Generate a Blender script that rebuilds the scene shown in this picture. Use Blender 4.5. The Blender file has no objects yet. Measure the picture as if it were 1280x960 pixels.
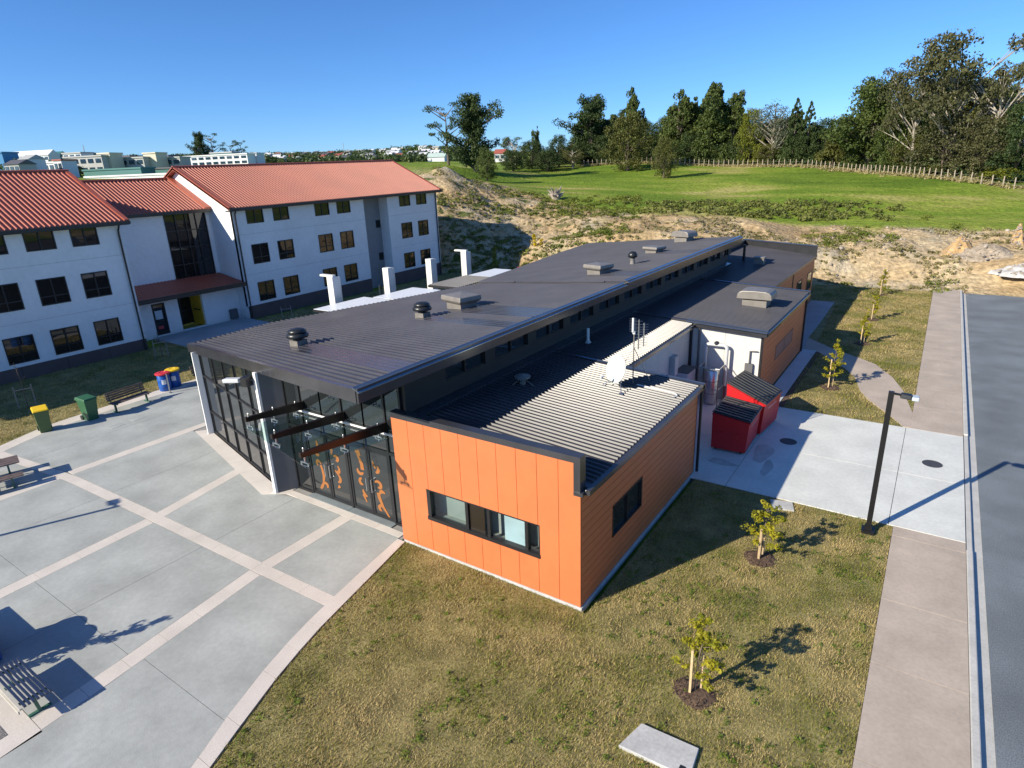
import bpy, bmesh, math, random
import numpy as np
from mathutils import Vector, Matrix

# ------------------------------------------------------------------ camera, sky, sun, exposure
sc = bpy.context.scene
COL = sc.collection
R = math.radians
CAM_H = 10.0
PITCH, ROLL, YAW, FPX = R(19.0), R(2.21), R(-34.6), 776.5
_f = Vector((math.sin(YAW)*math.cos(PITCH), math.cos(YAW)*math.cos(PITCH), -math.sin(PITCH)))
_r = Vector((math.cos(YAW), -math.sin(YAW), 0.0))
_d = _f.cross(_r)
_r2 = math.cos(ROLL)*_r + math.sin(ROLL)*_d
_d2 = -math.sin(ROLL)*_r + math.cos(ROLL)*_d
cam = bpy.data.cameras.new('camera')
cam.sensor_width = 36.0
cam.lens = 36.0*FPX/1280.0
cam.clip_start, cam.clip_end = 0.3, 9000.0
camo = bpy.data.objects.new('camera', cam)
COL.objects.link(camo)
camo.matrix_world = Matrix(((_r2.x, -_d2.x, -_f.x, 0), (_r2.y, -_d2.y, -_f.y, 0), (_r2.z, -_d2.z, -_f.z, CAM_H), (0, 0, 0, 1)))
sc.camera = camo

SUN_EL = R(28.0)
SH = Vector((0.435, 0.90)).normalized()            # the way shadows fall on the ground
world = bpy.data.worlds.new('World')
sc.world = world
world.use_nodes = True
wn = world.node_tree
wn.nodes.clear()
sky = wn.nodes.new('ShaderNodeTexSky')
sky.sky_type = 'NISHITA'
sky.sun_disc = False
sky.sun_elevation = SUN_EL
sky.sun_rotation = math.atan2(-SH.x, -SH.y)
sky.altitude = 2000
sky.air_density = 1.0
sky.dust_density = 0.9
sky.ozone_density = 10.0
bg = wn.nodes.new('ShaderNodeBackground')
bg.inputs['Strength'].default_value = 0.122
wo = wn.nodes.new('ShaderNodeOutputWorld')
hs = wn.nodes.new('ShaderNodeHueSaturation')     # the camera's own colour rendering: a deeper blue everywhere
hs.inputs['Saturation'].default_value = 1.02
wn.links.new(sky.outputs[0], hs.inputs['Color'])
wn.links.new(hs.outputs[0], bg.inputs[0])
wn.links.new(bg.outputs[0], wo.inputs[0])
sl = bpy.data.lights.new('sun', 'SUN')
sl.energy = 5.0
sl.angle = R(0.5)
sl.color = (1.0, 0.91, 0.75)
slo = bpy.data.objects.new('sun', sl)
COL.objects.link(slo)
_ld = Vector((SH.x*math.cos(SUN_EL), SH.y*math.cos(SUN_EL), -math.sin(SUN_EL)))
slo.rotation_euler = _ld.to_track_quat('-Z', 'Y').to_euler()
sc.view_settings.view_transform = 'Standard'
sc.view_settings.look = 'None'
sc.view_settings.exposure = 0.5
sc.view_settings.gamma = 1.0
sc.view_settings.use_curve_mapping = False
sc.cycles.max_bounces = 6
sc.cycles.transparent_max_bounces = 12

rng = np.random.default_rng(7)
random.seed(7)


# ------------------------------------------------------------------ helpers
def ray(px, py):
    v = _r2*((px-640)/FPX) + _d2*((py-480)/FPX) + _f
    return v

def at(px, py, D):
    """world point seen at photo position px,py at horizontal distance D"""
    v = ray(px, py)
    k = D/math.hypot(v.x, v.y)
    return Vector((v.x*k, v.y*k, CAM_H+v.z*k))

def elev(px, py):
    v = ray(px, py)
    return v.z/math.hypot(v.x, v.y)

_mats = {}
def M(name, col, rough=0.7, metal=0.0, var=0.12, scale=2.0, bump=0.0, bscale=60.0, col2=None, spec=0.5, fine=0.0, fscale=80.0, detail=4.0):
    """procedural material: base colour with noise variation at two scales and a fine bump"""
    if name in _mats:
        return _mats[name]
    m = bpy.data.materials.new(name)
    m.use_nodes = True
    nt = m.node_tree
    b = nt.nodes['Principled BSDF']
    b.inputs['Roughness'].default_value = rough
    b.inputs['Metallic'].default_value = metal
    b.inputs['Specular IOR Level'].default_value = spec
    tc = nt.nodes.new('ShaderNodeTexCoord')
    nz = nt.nodes.new('ShaderNodeTexNoise')
    nz.inputs['Scale'].default_value = scale
    nz.inputs['Detail'].default_value = detail
    nt.links.new(tc.outputs['Object'], nz.inputs['Vector'])
    rp = nt.nodes.new('ShaderNodeValToRGB')
    rp.color_ramp.elements[0].position = 0.3
    rp.color_ramp.elements[1].position = 0.7
    c1 = [max(0, c*(1-var)) for c in col]
    c2 = [min(1, c*(1+var)) for c in (col2 or col)]
    rp.color_ramp.elements[0].color = (*c1, 1)
    rp.color_ramp.elements[1].color = (*c2, 1)
    nt.links.new(nz.outputs['Fac'], rp.inputs['Fac'])
    out = rp.outputs['Color']
    if fine > 0:
        n2 = nt.nodes.new('ShaderNodeTexNoise')
        n2.inputs['Scale'].default_value = fscale
        n2.inputs['Detail'].default_value = 3
        nt.links.new(tc.outputs['Object'], n2.inputs['Vector'])
        mr = nt.nodes.new('ShaderNodeMapRange')
        mr.inputs['From Min'].default_value = 0.3
        mr.inputs['From Max'].default_value = 0.7
        mr.inputs['To Min'].default_value = 1-fine
        mr.inputs['To Max'].default_value = 1+fine
        nt.links.new(n2.outputs['Fac'], mr.inputs['Value'])
        mx = nt.nodes.new('ShaderNodeMix')
        mx.data_type = 'RGBA'
        mx.blend_type = 'MULTIPLY'
        mx.inputs[0].default_value = 1
        nt.links.new(out, mx.inputs[6])
        nt.links.new(mr.outputs[0], mx.inputs[7])
        out = mx.outputs[2]
    nt.links.new(out, b.inputs['Base Color'])
    if bump > 0:
        n3 = nt.nodes.new('ShaderNodeTexNoise')
        n3.inputs['Scale'].default_value = bscale
        n3.inputs['Detail'].default_value = 5
        nt.links.new(tc.outputs['Object'], n3.inputs['Vector'])
        bp = nt.nodes.new('ShaderNodeBump')
        bp.inputs['Strength'].default_value = bump
        bp.inputs['Distance'].default_value = 0.02
        nt.links.new(n3.outputs['Fac'], bp.inputs['Height'])
        nt.links.new(bp.outputs[0], b.inputs['Normal'])
    _mats[name] = m
    return m

def leafmat(name, ca, cb, trans=0.25, scale=0.5, rough=0.6):
    """foliage: colour differs from leaf to leaf and from clump to clump, some light comes through"""
    m = bpy.data.materials.new(name)
    m.use_nodes = True
    nt = m.node_tree
    nt.nodes.clear()
    o = nt.nodes.new('ShaderNodeOutputMaterial')
    geo = nt.nodes.new('ShaderNodeNewGeometry')
    tc = nt.nodes.new('ShaderNodeTexCoord')
    nz = nt.nodes.new('ShaderNodeTexNoise')
    nz.inputs['Scale'].default_value = scale
    nt.links.new(tc.outputs['Object'], nz.inputs['Vector'])
    ad = nt.nodes.new('ShaderNodeMath')
    ad.operation = 'MULTIPLY_ADD'
    ad.inputs[1].default_value = 0.5
    nt.links.new(geo.outputs['Random Per Island'], ad.inputs[0])
    mu = nt.nodes.new('ShaderNodeMath')
    mu.operation = 'MULTIPLY_ADD'
    mu.inputs[1].default_value = 1.6
    mu.inputs[2].default_value = -0.55
    nt.links.new(nz.outputs['Fac'], mu.inputs[0])
    nt.links.new(mu.outputs[0], ad.inputs[2])
    rp = nt.nodes.new('ShaderNodeValToRGB')
    rp.color_ramp.elements[0].color = (*ca, 1)
    rp.color_ramp.elements[1].color = (*cb, 1)
    nt.links.new(ad.outputs[0], rp.inputs['Fac'])
    p = nt.nodes.new('ShaderNodeBsdfPrincipled')
    p.inputs['Roughness'].default_value = rough
    p.inputs['Specular IOR Level'].default_value = 0.3
    nt.links.new(rp.outputs[0], p.inputs['Base Color'])
    t = nt.nodes.new('ShaderNodeBsdfTranslucent')
    nt.links.new(rp.outputs[0], t.inputs['Color'])
    mx = nt.nodes.new('ShaderNodeMixShader')
    mx.inputs[0].default_value = trans
    nt.links.new(p.outputs[0], mx.inputs[1])
    nt.links.new(t.outputs[0], mx.inputs[2])
    nt.links.new(mx.outputs[0], o.inputs['Surface'])
    return m

def glassmat(name, tint, ior=1.8, rough=0.02, clear=None):
    m = bpy.data.materials.new(name)
    m.use_nodes = True
    nt = m.node_tree
    nt.nodes.clear()
    o = nt.nodes.new('ShaderNodeOutputMaterial')
    fr = nt.nodes.new('ShaderNodeFresnel')
    fr.inputs['IOR'].default_value = ior
    tc = nt.nodes.new('ShaderNodeTexCoord')
    nz = nt.nodes.new('ShaderNodeTexNoise')
    nz.inputs['Scale'].default_value = 0.7
    nt.links.new(tc.outputs['Object'], nz.inputs['Vector'])
    bp = nt.nodes.new('ShaderNodeBump')
    bp.inputs['Strength'].default_value = 0.06
    bp.inputs['Distance'].default_value = 0.05
    nt.links.new(nz.outputs['Fac'], bp.inputs['Height'])
    gl = nt.nodes.new('ShaderNodeBsdfGlossy')
    gl.inputs['Roughness'].default_value = rough
    gl.inputs['Color'].default_value = (0.95, 0.97, 1, 1)
    nt.links.new(bp.outputs[0], gl.inputs['Normal'])
    if clear:
        df = nt.nodes.new('ShaderNodeBsdfTransparent')
        df.inputs['Color'].default_value = (*clear, 1)
    else:
        df = nt.nodes.new('ShaderNodeBsdfDiffuse')
        rp = nt.nodes.new('ShaderNodeValToRGB')
        rp.color_ramp.elements[0].color = (*[c*0.6 for c in tint], 1)
        rp.color_ramp.elements[1].color = (*[c*1.4 for c in tint], 1)
        nt.links.new(nz.outputs['Fac'], rp.inputs['Fac'])
        nt.links.new(rp.outputs[0], df.inputs['Color'])
    mx = nt.nodes.new('ShaderNodeMixShader')
    if clear:                                   # no mirror on the inner side of a thin sheet
        ge = nt.nodes.new('ShaderNodeNewGeometry')
        iv = nt.nodes.new('ShaderNodeMath')
        iv.operation = 'SUBTRACT'
        iv.inputs[0].default_value = 1.0
        nt.links.new(ge.outputs['Backfacing'], iv.inputs[1])
        ml = nt.nodes.new('ShaderNodeMath')
        ml.operation = 'MULTIPLY'
        nt.links.new(fr.outputs[0], ml.inputs[0])
        nt.links.new(iv.outputs[0], ml.inputs[1])
        nt.links.new(ml.outputs[0], mx.inputs[0])
    else:
        nt.links.new(fr.outputs[0], mx.inputs[0])
    nt.links.new(df.outputs[0], mx.inputs[1])
    nt.links.new(gl.outputs[0], mx.inputs[2])
    nt.links.new(mx.outputs[0], o.inputs['Surface'])
    return m


def link(o, parent=None):
    COL.objects.link(o)
    if parent is not None:
        o.parent = parent
    return o

def tag(o, label=None, cat=None, group=None, kind=None):
    for k, v in (('label', label), ('category', cat), ('group', group), ('kind', kind)):
        if v:
            o[k] = v
    return o

def empty(name, loc=(0, 0, 0), rz=0.0):
    o = bpy.data.objects.new(name, None)
    o.location = loc
    o.rotation_euler = (0, 0, rz)
    o.empty_display_size = 0.2
    return link(o)

def copy_tree(o, parent=None):
    c = o.copy()
    link(c, parent)
    for ch in list(o.children):
        copy_tree(ch, c)
    return c

class MB:
    """collects simple shapes; build() links them as one mesh object"""
    def __init__(self, org=(0, 0, 0)):
        self.v, self.f = [], []
        self.org = org
        self.warp = None
    def add(self, vs, fs):
        n = len(self.v)
        self.v += [tuple(p) for p in vs]
        self.f += [tuple(i+n for i in f) for f in fs]
        return self
    def box(self, x0, x1, y0, y1, z0, z1):
        if x0 > x1: x0, x1 = x1, x0
        if y0 > y1: y0, y1 = y1, y0
        if z0 > z1: z0, z1 = z1, z0
        return self.add([(x0, y0, z0), (x1, y0, z0), (x1, y1, z0), (x0, y1, z0), (x0, y0, z1), (x1, y0, z1), (x1, y1, z1), (x0, y1, z1)],
                        [(3, 2, 1, 0), (4, 5, 6, 7), (0, 1, 5, 4), (1, 2, 6, 5), (2, 3, 7, 6), (3, 0, 4, 7)])
    def prism(self, poly, z0, z1):
        """poly: plan points; z0, z1: numbers or functions of (x, y)"""
        a = 0.0
        for i in range(len(poly)):
            p, q = poly[i], poly[(i+1) % len(poly)]
            a += p[0]*q[1]-q[0]*p[1]
        if a < 0:
            poly = poly[::-1]
        g = lambda z, p: z(p[0], p[1]) if callable(z) else z
        n = len(poly)
        vs = [(p[0], p[1], g(z0, p)) for p in poly]+[(p[0], p[1], g(z1, p)) for p in poly]
        fs = [tuple(range(n-1, -1, -1)), tuple(range(n, 2*n))]+[(i, (i+1) % n, n+(i+1) % n, n+i) for i in range(n)]
        return self.add(vs, fs)
    def bar(self, a, b, w, h, up=(0, 0, 1)):
        """rectangular bar from a to b, w wide and h deep"""
        a, b, up = Vector(a), Vector(b), Vector(up)
        t = (b-a).normalized()
        s = t.cross(up)
        if s.length < 1e-4:
            s = t.cross(Vector((1, 0, 0)))
        s.normalize()
        u = s.cross(t).normalized()
        vs = []
        for p in (a, b):
            for i, j in ((-1, -1), (1, -1), (1, 1), (-1, 1)):
                vs.append(p+s*(i*w/2)+u*(j*h/2))
        return self.add(vs, [(3, 2, 1, 0), (4, 5, 6, 7), (0, 1, 5, 4), (1, 2, 6, 5), (2, 3, 7, 6), (3, 0, 4, 7)])
    def tube(self, pts, r, n=8, cap=True):
        pts = [Vector(p) for p in pts]
        rs = r if isinstance(r, (list, tuple)) else [r]*len(pts)
        base = len(self.v)
        u = None
        for i, p in enumerate(pts):
            t = (pts[min(i+1, len(pts)-1)]-pts[max(i-1, 0)]).normalized()
            if u is None:
                u = t.cross(Vector((0, 0, 1)))
                if u.length < 1e-3:
                    u = t.cross(Vector((1, 0, 0)))
                u.normalize()
            else:
                u = (u-t*u.dot(t)).normalized()
            w = t.cross(u)
            for k in range(n):
                a = 2*math.pi*k/n
                self.v.append(tuple(p+u*(rs[i]*math.cos(a))+w*(rs[i]*math.sin(a))))
        for i in range(len(pts)-1):
            for k in range(n):
                self.f.append((base+i*n+k, base+i*n+(k+1) % n, base+(i+1)*n+(k+1) % n, base+(i+1)*n+k))
        if cap:
            self.f.append(tuple(base+k for k in range(n-1, -1, -1)))
            self.f.append(tuple(base+(len(pts)-1)*n+k for k in range(n)))
        return self
    def lathe(self, c, prof, n=20):
        """prof: (radius, z) pairs round a vertical axis at c"""
        base = len(self.v)
        for r, z in prof:
            for k in range(n):
                a = 2*math.pi*k/n
                self.v.append((c[0]+r*math.cos(a), c[1]+r*math.sin(a), c[2]+z))
        for i in range(len(prof)-1):
            for k in range(n):
                self.f.append((base+i*n+k, base+i*n+(k+1) % n, base+(i+1)*n+(k+1) % n, base+(i+1)*n+k))
        self.f.append(tuple(base+k for k in range(n-1, -1, -1)))
        self.f.append(tuple(base+(len(prof)-1)*n+k for k in range(n)))
        return self
    def mesh(self, name, mat, smooth=False):
        o = self.org
        vs = self.v
        if self.warp:
            vs = [self.warp(p) for p in vs]
        me = bpy.data.meshes.new(name)
        me.from_pydata([(p[0]-o[0], p[1]-o[1], p[2]-o[2]) for p in vs], [], self.f)
        if mat:
            me.materials.append(mat)
        if smooth:
            me.shade_smooth()
        me.update()
        return me
    def build(self, name, mat, parent=None, smooth=False):
        return link(bpy.data.objects.new(name, self.mesh(name, mat, smooth)), parent)

def bevel(o, w=0.02, seg=2):
    md = o.modifiers.new('bevel', 'BEVEL')
    md.width = w
    md.segments = seg
    md.limit_method = 'ANGLE'
    return o

def fast_mesh(name, verts, quads=None, tris=None, mat=None):
    me = bpy.data.meshes.new(name)
    fl = quads if quads is not None else tris
    k = fl.shape[1]
    me.vertices.add(len(verts))
    me.vertices.foreach_set('co', np.ascontiguousarray(verts, dtype=np.float32).ravel())
    me.loops.add(fl.size)
    me.loops.foreach_set('vertex_index', np.ascontiguousarray(fl, dtype=np.int32).ravel())
    me.polygons.add(len(fl))
    me.polygons.foreach_set('loop_start', np.arange(0, fl.size, k, dtype=np.int32))
    me.polygons.foreach_set('loop_total', np.full(len(fl), k, dtype=np.int32))
    if mat:
        me.materials.append(mat)
    me.update(calc_edges=True)
    return me

def inpoly(x, y, poly):
    ins = np.zeros(x.shape, bool)
    n = len(poly)
    for i in range(n):
        x0, y0 = poly[i]
        x1, y1 = poly[(i+1) % n]
        c = ((y0 > y) != (y1 > y)) & (x < (x1-x0)*(y-y0)/((y1-y0) if y1 != y0 else 1e-9)+x0)
        ins ^= c
    return ins

def vnoise(x, y, s, seed=0):
    """smooth value noise in 0..1"""
    x = np.asarray(x)/s
    y = np.asarray(y)/s
    xi, yi = np.floor(x).astype(int), np.floor(y).astype(int)
    fx, fy = x-xi, y-yi
    fx, fy = fx*fx*(3-2*fx), fy*fy*(3-2*fy)
    def h(a, b):
        n = (a*374761393+b*668265263+seed*1442695041) & 0x7fffffff
        n = ((n ^ (n >> 13))*1274126177) & 0x7fffffff
        return ((n ^ (n >> 16)) & 0xffff)/65535.0
    return (h(xi, yi)*(1-fx)+h(xi+1, yi)*fx)*(1-fy)+(h(xi, yi+1)*(1-fx)+h(xi+1, yi+1)*fx)*fy

def sstep(a, b, x):
    t = np.clip((np.asarray(x, float)-a)/(b-a), 0, 1)
    return t*t*(3-2*t)

# ------------------------------------------------------------------ terrain
COLS = {555: [(330, 66), (290, 72), (250, 80), (225, 86), (211, 92), (207, 130)],
        620: [(330, 66), (300, 72), (270, 80), (240, 92), (227, 125), (210, 165)],
        700: [(300, 68), (275, 78), (252, 92), (235, 115), (215, 150), (207, 175)],
        800: [(300, 62), (280, 70), (262, 82), (250, 95), (225, 125), (205, 155)],
        900: [(297, 62), (280, 70), (268, 78), (250, 92), (225, 120), (207, 150)],
        1000: [(330, 58), (300, 66), (275, 78), (250, 92), (225, 115), (208, 140)],
        1100: [(345, 60), (310, 64), (280, 75), (255, 88), (230, 108), (216, 122)],
        1200: [(360, 58), (320, 64), (288, 74), (260, 88), (235, 104), (228, 110)],
        1280: [(372, 57), (325, 62), (291, 73), (265, 86), (240, 102), (234, 108)],
        1420: [(385, 55), (330, 62), (296, 73), (268, 86), (246, 100), (240, 106)]}
CP = []
for px, l in COLS.items():
    for py, D in l:
        CP.append(tuple(at(px, py, D)))
for px in (640, 760, 900, 1040, 1200, 1400, 1700):
    for D, z in ((230, 12.0), (400, 14.0), (1000, 20.0), (2500, 25.0)):
        v = ray(px, 200)
        k = D/math.hypot(v.x, v.y)
        CP.append((v.x*k, v.y*k, z if px < 1300 else z*0.7))
for px in (-250, -100, 0, 100, 200, 300, 400, 480, 530):
    for D, e in ((110, -0.03), (180, 0.0), (260, 0.010), (330, 0.0165), (600, 0.0275), (1050, 0.0305), (1600, 0.018), (3000, 0.006)):
        if D < 200 and px > 420:
            continue
        v = ray(px, 200)
        k = D/math.hypot(v.x, v.y)
        ee = e*(1.0 if px < 350 or D < 500 else 0.93+0.34*max(0, (px-420)/110))
        CP.append((v.x*k, v.y*k, CAM_H+D*ee))
for x in range(-60, 41, 12):
    for y in (-60, -30, -6, 12, 30, 46):
        CP.append((x, y, 0.0))
for x, y in ((-90, -80), (60, -80), (90, 0), (90, 60), (-90, 0), (-80, 30), (300, 0), (0, -400), (-300, -200), (600, 300), (-600, -600), (900, -900)):
    CP.append((x, y, 0.0))
CP = np.array(CP)
_dm = np.hypot(CP[:, None, 0]-CP[None, :, 0], CP[:, None, 1]-CP[None, :, 1])
_n = len(CP)
_A = np.zeros((_n+3, _n+3))
_A[:_n, :_n] = _dm+np.eye(_n)*0.4
_A[:_n, _n] = 1
_A[:_n, _n+1:] = CP[:, :2]/100
_A[_n:, :_n] = _A[:_n, _n:].T
_W = np.linalg.solve(_A, np.concatenate([CP[:, 2], np.zeros(3)]))

def foot(x):
    return 50.0+6.5*sstep(-46, -20, x)+0*x

def terrain(x, y):
    x = np.atleast_1d(np.asarray(x, float))
    y = np.atleast_1d(np.asarray(y, float))
    z = np.zeros_like(x)
    for i in range(0, len(x), 4000):
        s = slice(i, i+4000)
        d = np.hypot(x[s, None]-CP[None, :, 0], y[s, None]-CP[None, :, 1])
        z[s] = d@_W[:_n]+_W[_n]+(x[s]*_W[_n+1]+y[s]*_W[_n+2])/100
    w = np.maximum(sstep(0, 5, y-foot(x)), np.maximum(sstep(56, 76, -x), np.maximum(sstep(14, 40, x), sstep(20, 60, -y))))
    D = np.hypot(x, y)
    dirt = bank(x, y)
    rough = (vnoise(x, y, 3.1, 1)-.5)*0.6+(vnoise(x, y, 1.3, 2)-.5)*0.40+(vnoise(x, y, 0.55, 4)-.5)*0.28
    z = z*w-0.16*(1-w)
    z = z+rough*dirt*w
    z += (vnoise(x, y, 14, 3)-.5)*0.7*w*(1-dirt)*sstep(60, 90, D)
    return z

def bank(x, y):
    """1 on the bare cut bank, 0 on the paddock behind it"""
    x = np.asarray(x, float)
    y = np.asarray(y, float)
    edge = 72.5+9.5*sstep(-24, -46, x)*0+np.where(x < -20, (-20-x)*0.05, 0)
    edge = np.where(x > -5, 74-0.1*(x+5), edge)
    edge = edge+(vnoise(x, y*0+3, 5, 9)-.5)*4
    f = 1-sstep(-1.5, 1.5, y-edge)
    f = f*sstep(-2, 2, y-foot(x))
    big = sstep(-33, -44, x)*(1-sstep(78, 84, y+0.45*(x+50)))*sstep(-2, 2, y-foot(x))
    return np.clip(np.maximum(f, big), 0, 1)*(1-sstep(70, 95, -x))

def tz(x, y):
    return float(terrain([x], [y])[0])

ang = np.concatenate([np.arange(-180, -82, 4.0), np.arange(-82, 12, 0.3), np.arange(12, 180, 4.0)])
rad = np.concatenate([np.array([0.0, 20, 35, 44, 48]), np.arange(50, 100, 0.55), np.geomspace(100, 6000, 90)])
AA, RR = np.meshgrid(np.radians(ang), rad)
gx, gy = (RR*np.sin(AA)).ravel(), (RR*np.cos(AA)).ravel()
gz = terrain(gx, gy)
na, nr = len(ang), len(rad)
I = np.arange(nr-1)[:, None]*na+np.arange(na)[None, :]
J = np.arange(nr-1)[:, None]*na+(np.arange(na)[None, :]+1) % na
quads = np.stack([I, J, J+na, I+na], -1).reshape(-1, 4)[:, ::-1]

def terrainmat():
    m = bpy.data.materials.new('ground_mix')
    m.use_nodes = True
    nt = m.node_tree
    L = nt.links.new
    b = nt.nodes['Principled BSDF']
    b.inputs['Roughness'].default_value = 0.95
    b.inputs['Specular IOR Level'].default_value = 0.15
    tc = nt.nodes.new('ShaderNodeTexCoord')
    def noise(s, d=5, st=None):
        n = nt.nodes.new('ShaderNodeTexNoise')
        n.inputs['Scale'].default_value = s
        n.inputs['Detail'].default_value = d
        if st:
            mp = nt.nodes.new('ShaderNodeMapping')
            mp.inputs['Scale'].default_value = st
            L(tc.outputs['Object'], mp.inputs['Vector'])
            L(mp.outputs[0], n.inputs['Vector'])
        else:
            L(tc.outputs['Object'], n.inputs['Vector'])
        return n.outputs['Fac']
    def ramp(f, stops):
        r = nt.nodes.new('ShaderNodeValToRGB')
        e = r.color_ramp.elements
        while len(e) < len(stops):
            e.new(0.5)
        for k, (p, c) in enumerate(stops):
            e[k].position = p
            e[k].color = (*c, 1)
        L(f, r.inputs['Fac'])
        return r.outputs['Color']
    def mix(f, a, c, t='MIX'):
        x = nt.nodes.new('ShaderNodeMix')
        x.data_type = 'RGBA'
        x.blend_type = t
        if isinstance(f, float):
            x.inputs[0].default_value = f
        else:
            L(f, x.inputs[0])
        L(a, x.inputs[6])
        L(c, x.inputs[7])
        return x.outputs[2]
    field = ramp(noise(0.06, 6, (1, 2.2, 1)), [(0.34, (0.105, 0.175, 0.016)), (0.47, (0.165, 0.245, 0.024)), (0.57, (0.235, 0.285, 0.04)), (0.66, (0.38, 0.35, 0.11))])
    field = mix(1.0, field, ramp(noise(1.3, 8), [(0.3, (0.7, 0.7, 0.7)), (0.7, (1.2, 1.2, 1.2))]), 'MULTIPLY')
    dirt = ramp(noise(0.16, 8), [(0.3, (0.34, 0.235, 0.12)), (0.46, (0.47, 0.345, 0.19)), (0.58, (0.52, 0.41, 0.25)), (0.72, (0.42, 0.38, 0.29))])
    dirt = mix(1.0, dirt, ramp(noise(2.6, 9), [(0.3, (0.62, 0.6, 0.58)), (0.55, (1, 1, 1)), (0.72, (1.25, 1.22, 1.2))]), 'MULTIPLY')
    weeds = ramp(noise(0.5, 9), [(0.56, (0, 0, 0)), (0.64, (1, 1, 1))])
    at_w = nt.nodes.new('ShaderNodeAttribute')
    at_w.attribute_name = 'weedy'
    wmul = nt.nodes.new('ShaderNodeMath')
    wmul.operation = 'MULTIPLY'
    L(weeds, wmul.inputs[0])
    L(at_w.outputs['Fac'], wmul.inputs[1])
    green = ramp(noise(1.7, 5), [(0.3, (0.06, 0.085, 0.02)), (0.7, (0.15, 0.17, 0.05))])
    dirt = mix(wmul.outputs[0], dirt, green)
    at_d = nt.nodes.new('ShaderNodeAttribute')
    at_d.attribute_name = 'bare'
    col = mix(at_d.outputs['Fac'], field, dirt)
    L(col, b.inputs['Base Color'])
    bp = nt.nodes.new('ShaderNodeBump')
    bp.inputs['Strength'].default_value = 0.9
    bp.inputs['Distance'].default_value = 0.3
    L(noise(2.2, 12), bp.inputs['Height'])
    L(bp.outputs[0], b.inputs['Normal'])
    return m

gme = fast_mesh('ground', np.stack([gx, gy, gz], -1), quads=quads, mat=terrainmat())
gme.shade_smooth()
a1 = gme.attributes.new('bare', 'FLOAT', 'POINT')
bv = bank(gx, gy)
a1.data.foreach_set('value', bv.astype(np.float32))
a2 = gme.attributes.new('weedy', 'FLOAT', 'POINT')
a2.data.foreach_set('value', np.clip(0.12+0.95*sstep(-26, -44, gx)+0.5*sstep(70, 76, gy)*(gx > -30), 0, 1).astype(np.float32))
ground = link(bpy.data.objects.new('ground', gme))
tag(ground, kind='structure')

# ------------------------------------------------------------------ lawns, plaza, paths, road
SLAB = M('slab_concrete', (0.395, 0.41, 0.385), 0.75, var=0.16, scale=0.7, bump=0.15, bscale=30, fine=0.06, fscale=9, detail=8)
BAND = M('band_concrete', (0.64, 0.585, 0.52), 0.8, var=0.08, scale=1.1, bump=0.12, bscale=50, fine=0.08, fscale=30)
JOINT = M('joint_dark', (0.10, 0.10, 0.10), 0.9)
PATHM = M('path_concrete', (0.465, 0.39, 0.315), 0.85, var=0.13, scale=0.9, bump=0.15, bscale=60, fine=0.07, fscale=14, detail=8)
PALE = M('pale_concrete', (0.65, 0.66, 0.61), 0.8, var=0.09, scale=0.8, bump=0.12, bscale=40, fine=0.06, fscale=10, detail=8)
KERB = M('kerb_concrete', (0.52, 0.51, 0.47), 0.8, var=0.1, scale=1.5, bump=0.12, fine=0.08, fscale=20)
ASPH = M('asphalt', (0.175, 0.20, 0.215), 0.9, var=0.22, scale=0.5, bump=0.7, bscale=90, fine=0.35, fscale=45, detail=9)
SOIL = M('lawn_soil', (0.19, 0.17, 0.06), 0.95, var=0.35, scale=1.6, bump=0.8, bscale=40, col2=(0.26, 0.22, 0.09), fine=0.3, fscale=18, detail=8)
BARK = M('bark_mulch', (0.11, 0.07, 0.045), 0.95, var=0.4, scale=8, bump=1.0, bscale=60, fine=0.4, fscale=30)
PITGRAVEL = M('pit_gravel', (0.20, 0.19, 0.18), 0.9, var=0.5, scale=30, bump=1.0, bscale=60)

CURVE_O = [(-11.44, 10.86), (-11.22, 9.8), (-11.03, 8.89), (-10.85, 8.0), (-10.68, 7.18), (-10.47, 6.4), (-10.23, 5.63), (-9.8, 4.5), (-9.47, 3.68), (-9.0, 2.6), (-8.4, 1.2), (-7.0, -2.0)]
CURVE_I = [(-11.72, 10.86), (-11.56, 9.8), (-11.42, 8.89), (-11.26, 8.0), (-11.1, 7.18), (-10.9, 6.4), (-10.66, 5.63), (-10.22, 4.5), (-9.84, 3.68), (-9.36, 2.6), (-8.75, 1.2), (-7.35, -2.0)]
LAWN_FRONT = [(-11.50, 10.9), *CURVE_O[1:], (0.12, -2.0), (0.12, 18.64), (-5.6, 18.64), (-5.6, 10.85)]
LAWN_BACK = [(-9.5, 26.71), (0.12, 26.71), (0.12, 57.2), (-12, 57.2), (-27, 56.5), (-42, 50.5), (-42, 20), (-24, 20), (-24, 26)]
PLZ_L = [(-28.4, 1.0), (-29.5, 4.6), (-30.87, 7.43), (-31.7, 9.48), (-31.9, 12.0), (-32.0, 14.3), (-31.95, 17.3), (-31.9, 19.9)]
LAWN_LEFT = [(-28.0, -3.0), *PLZ_L, (-41.2, 19.9), (-41.2, -3.0)]
lawns = []
for poly in (LAWN_FRONT, LAWN_BACK, LAWN_LEFT):
    o = MB().prism(poly, -0.3, 0.0).build('lawn', SOIL)
    tag(o, kind='structure')
    lawns.append(o)

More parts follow.
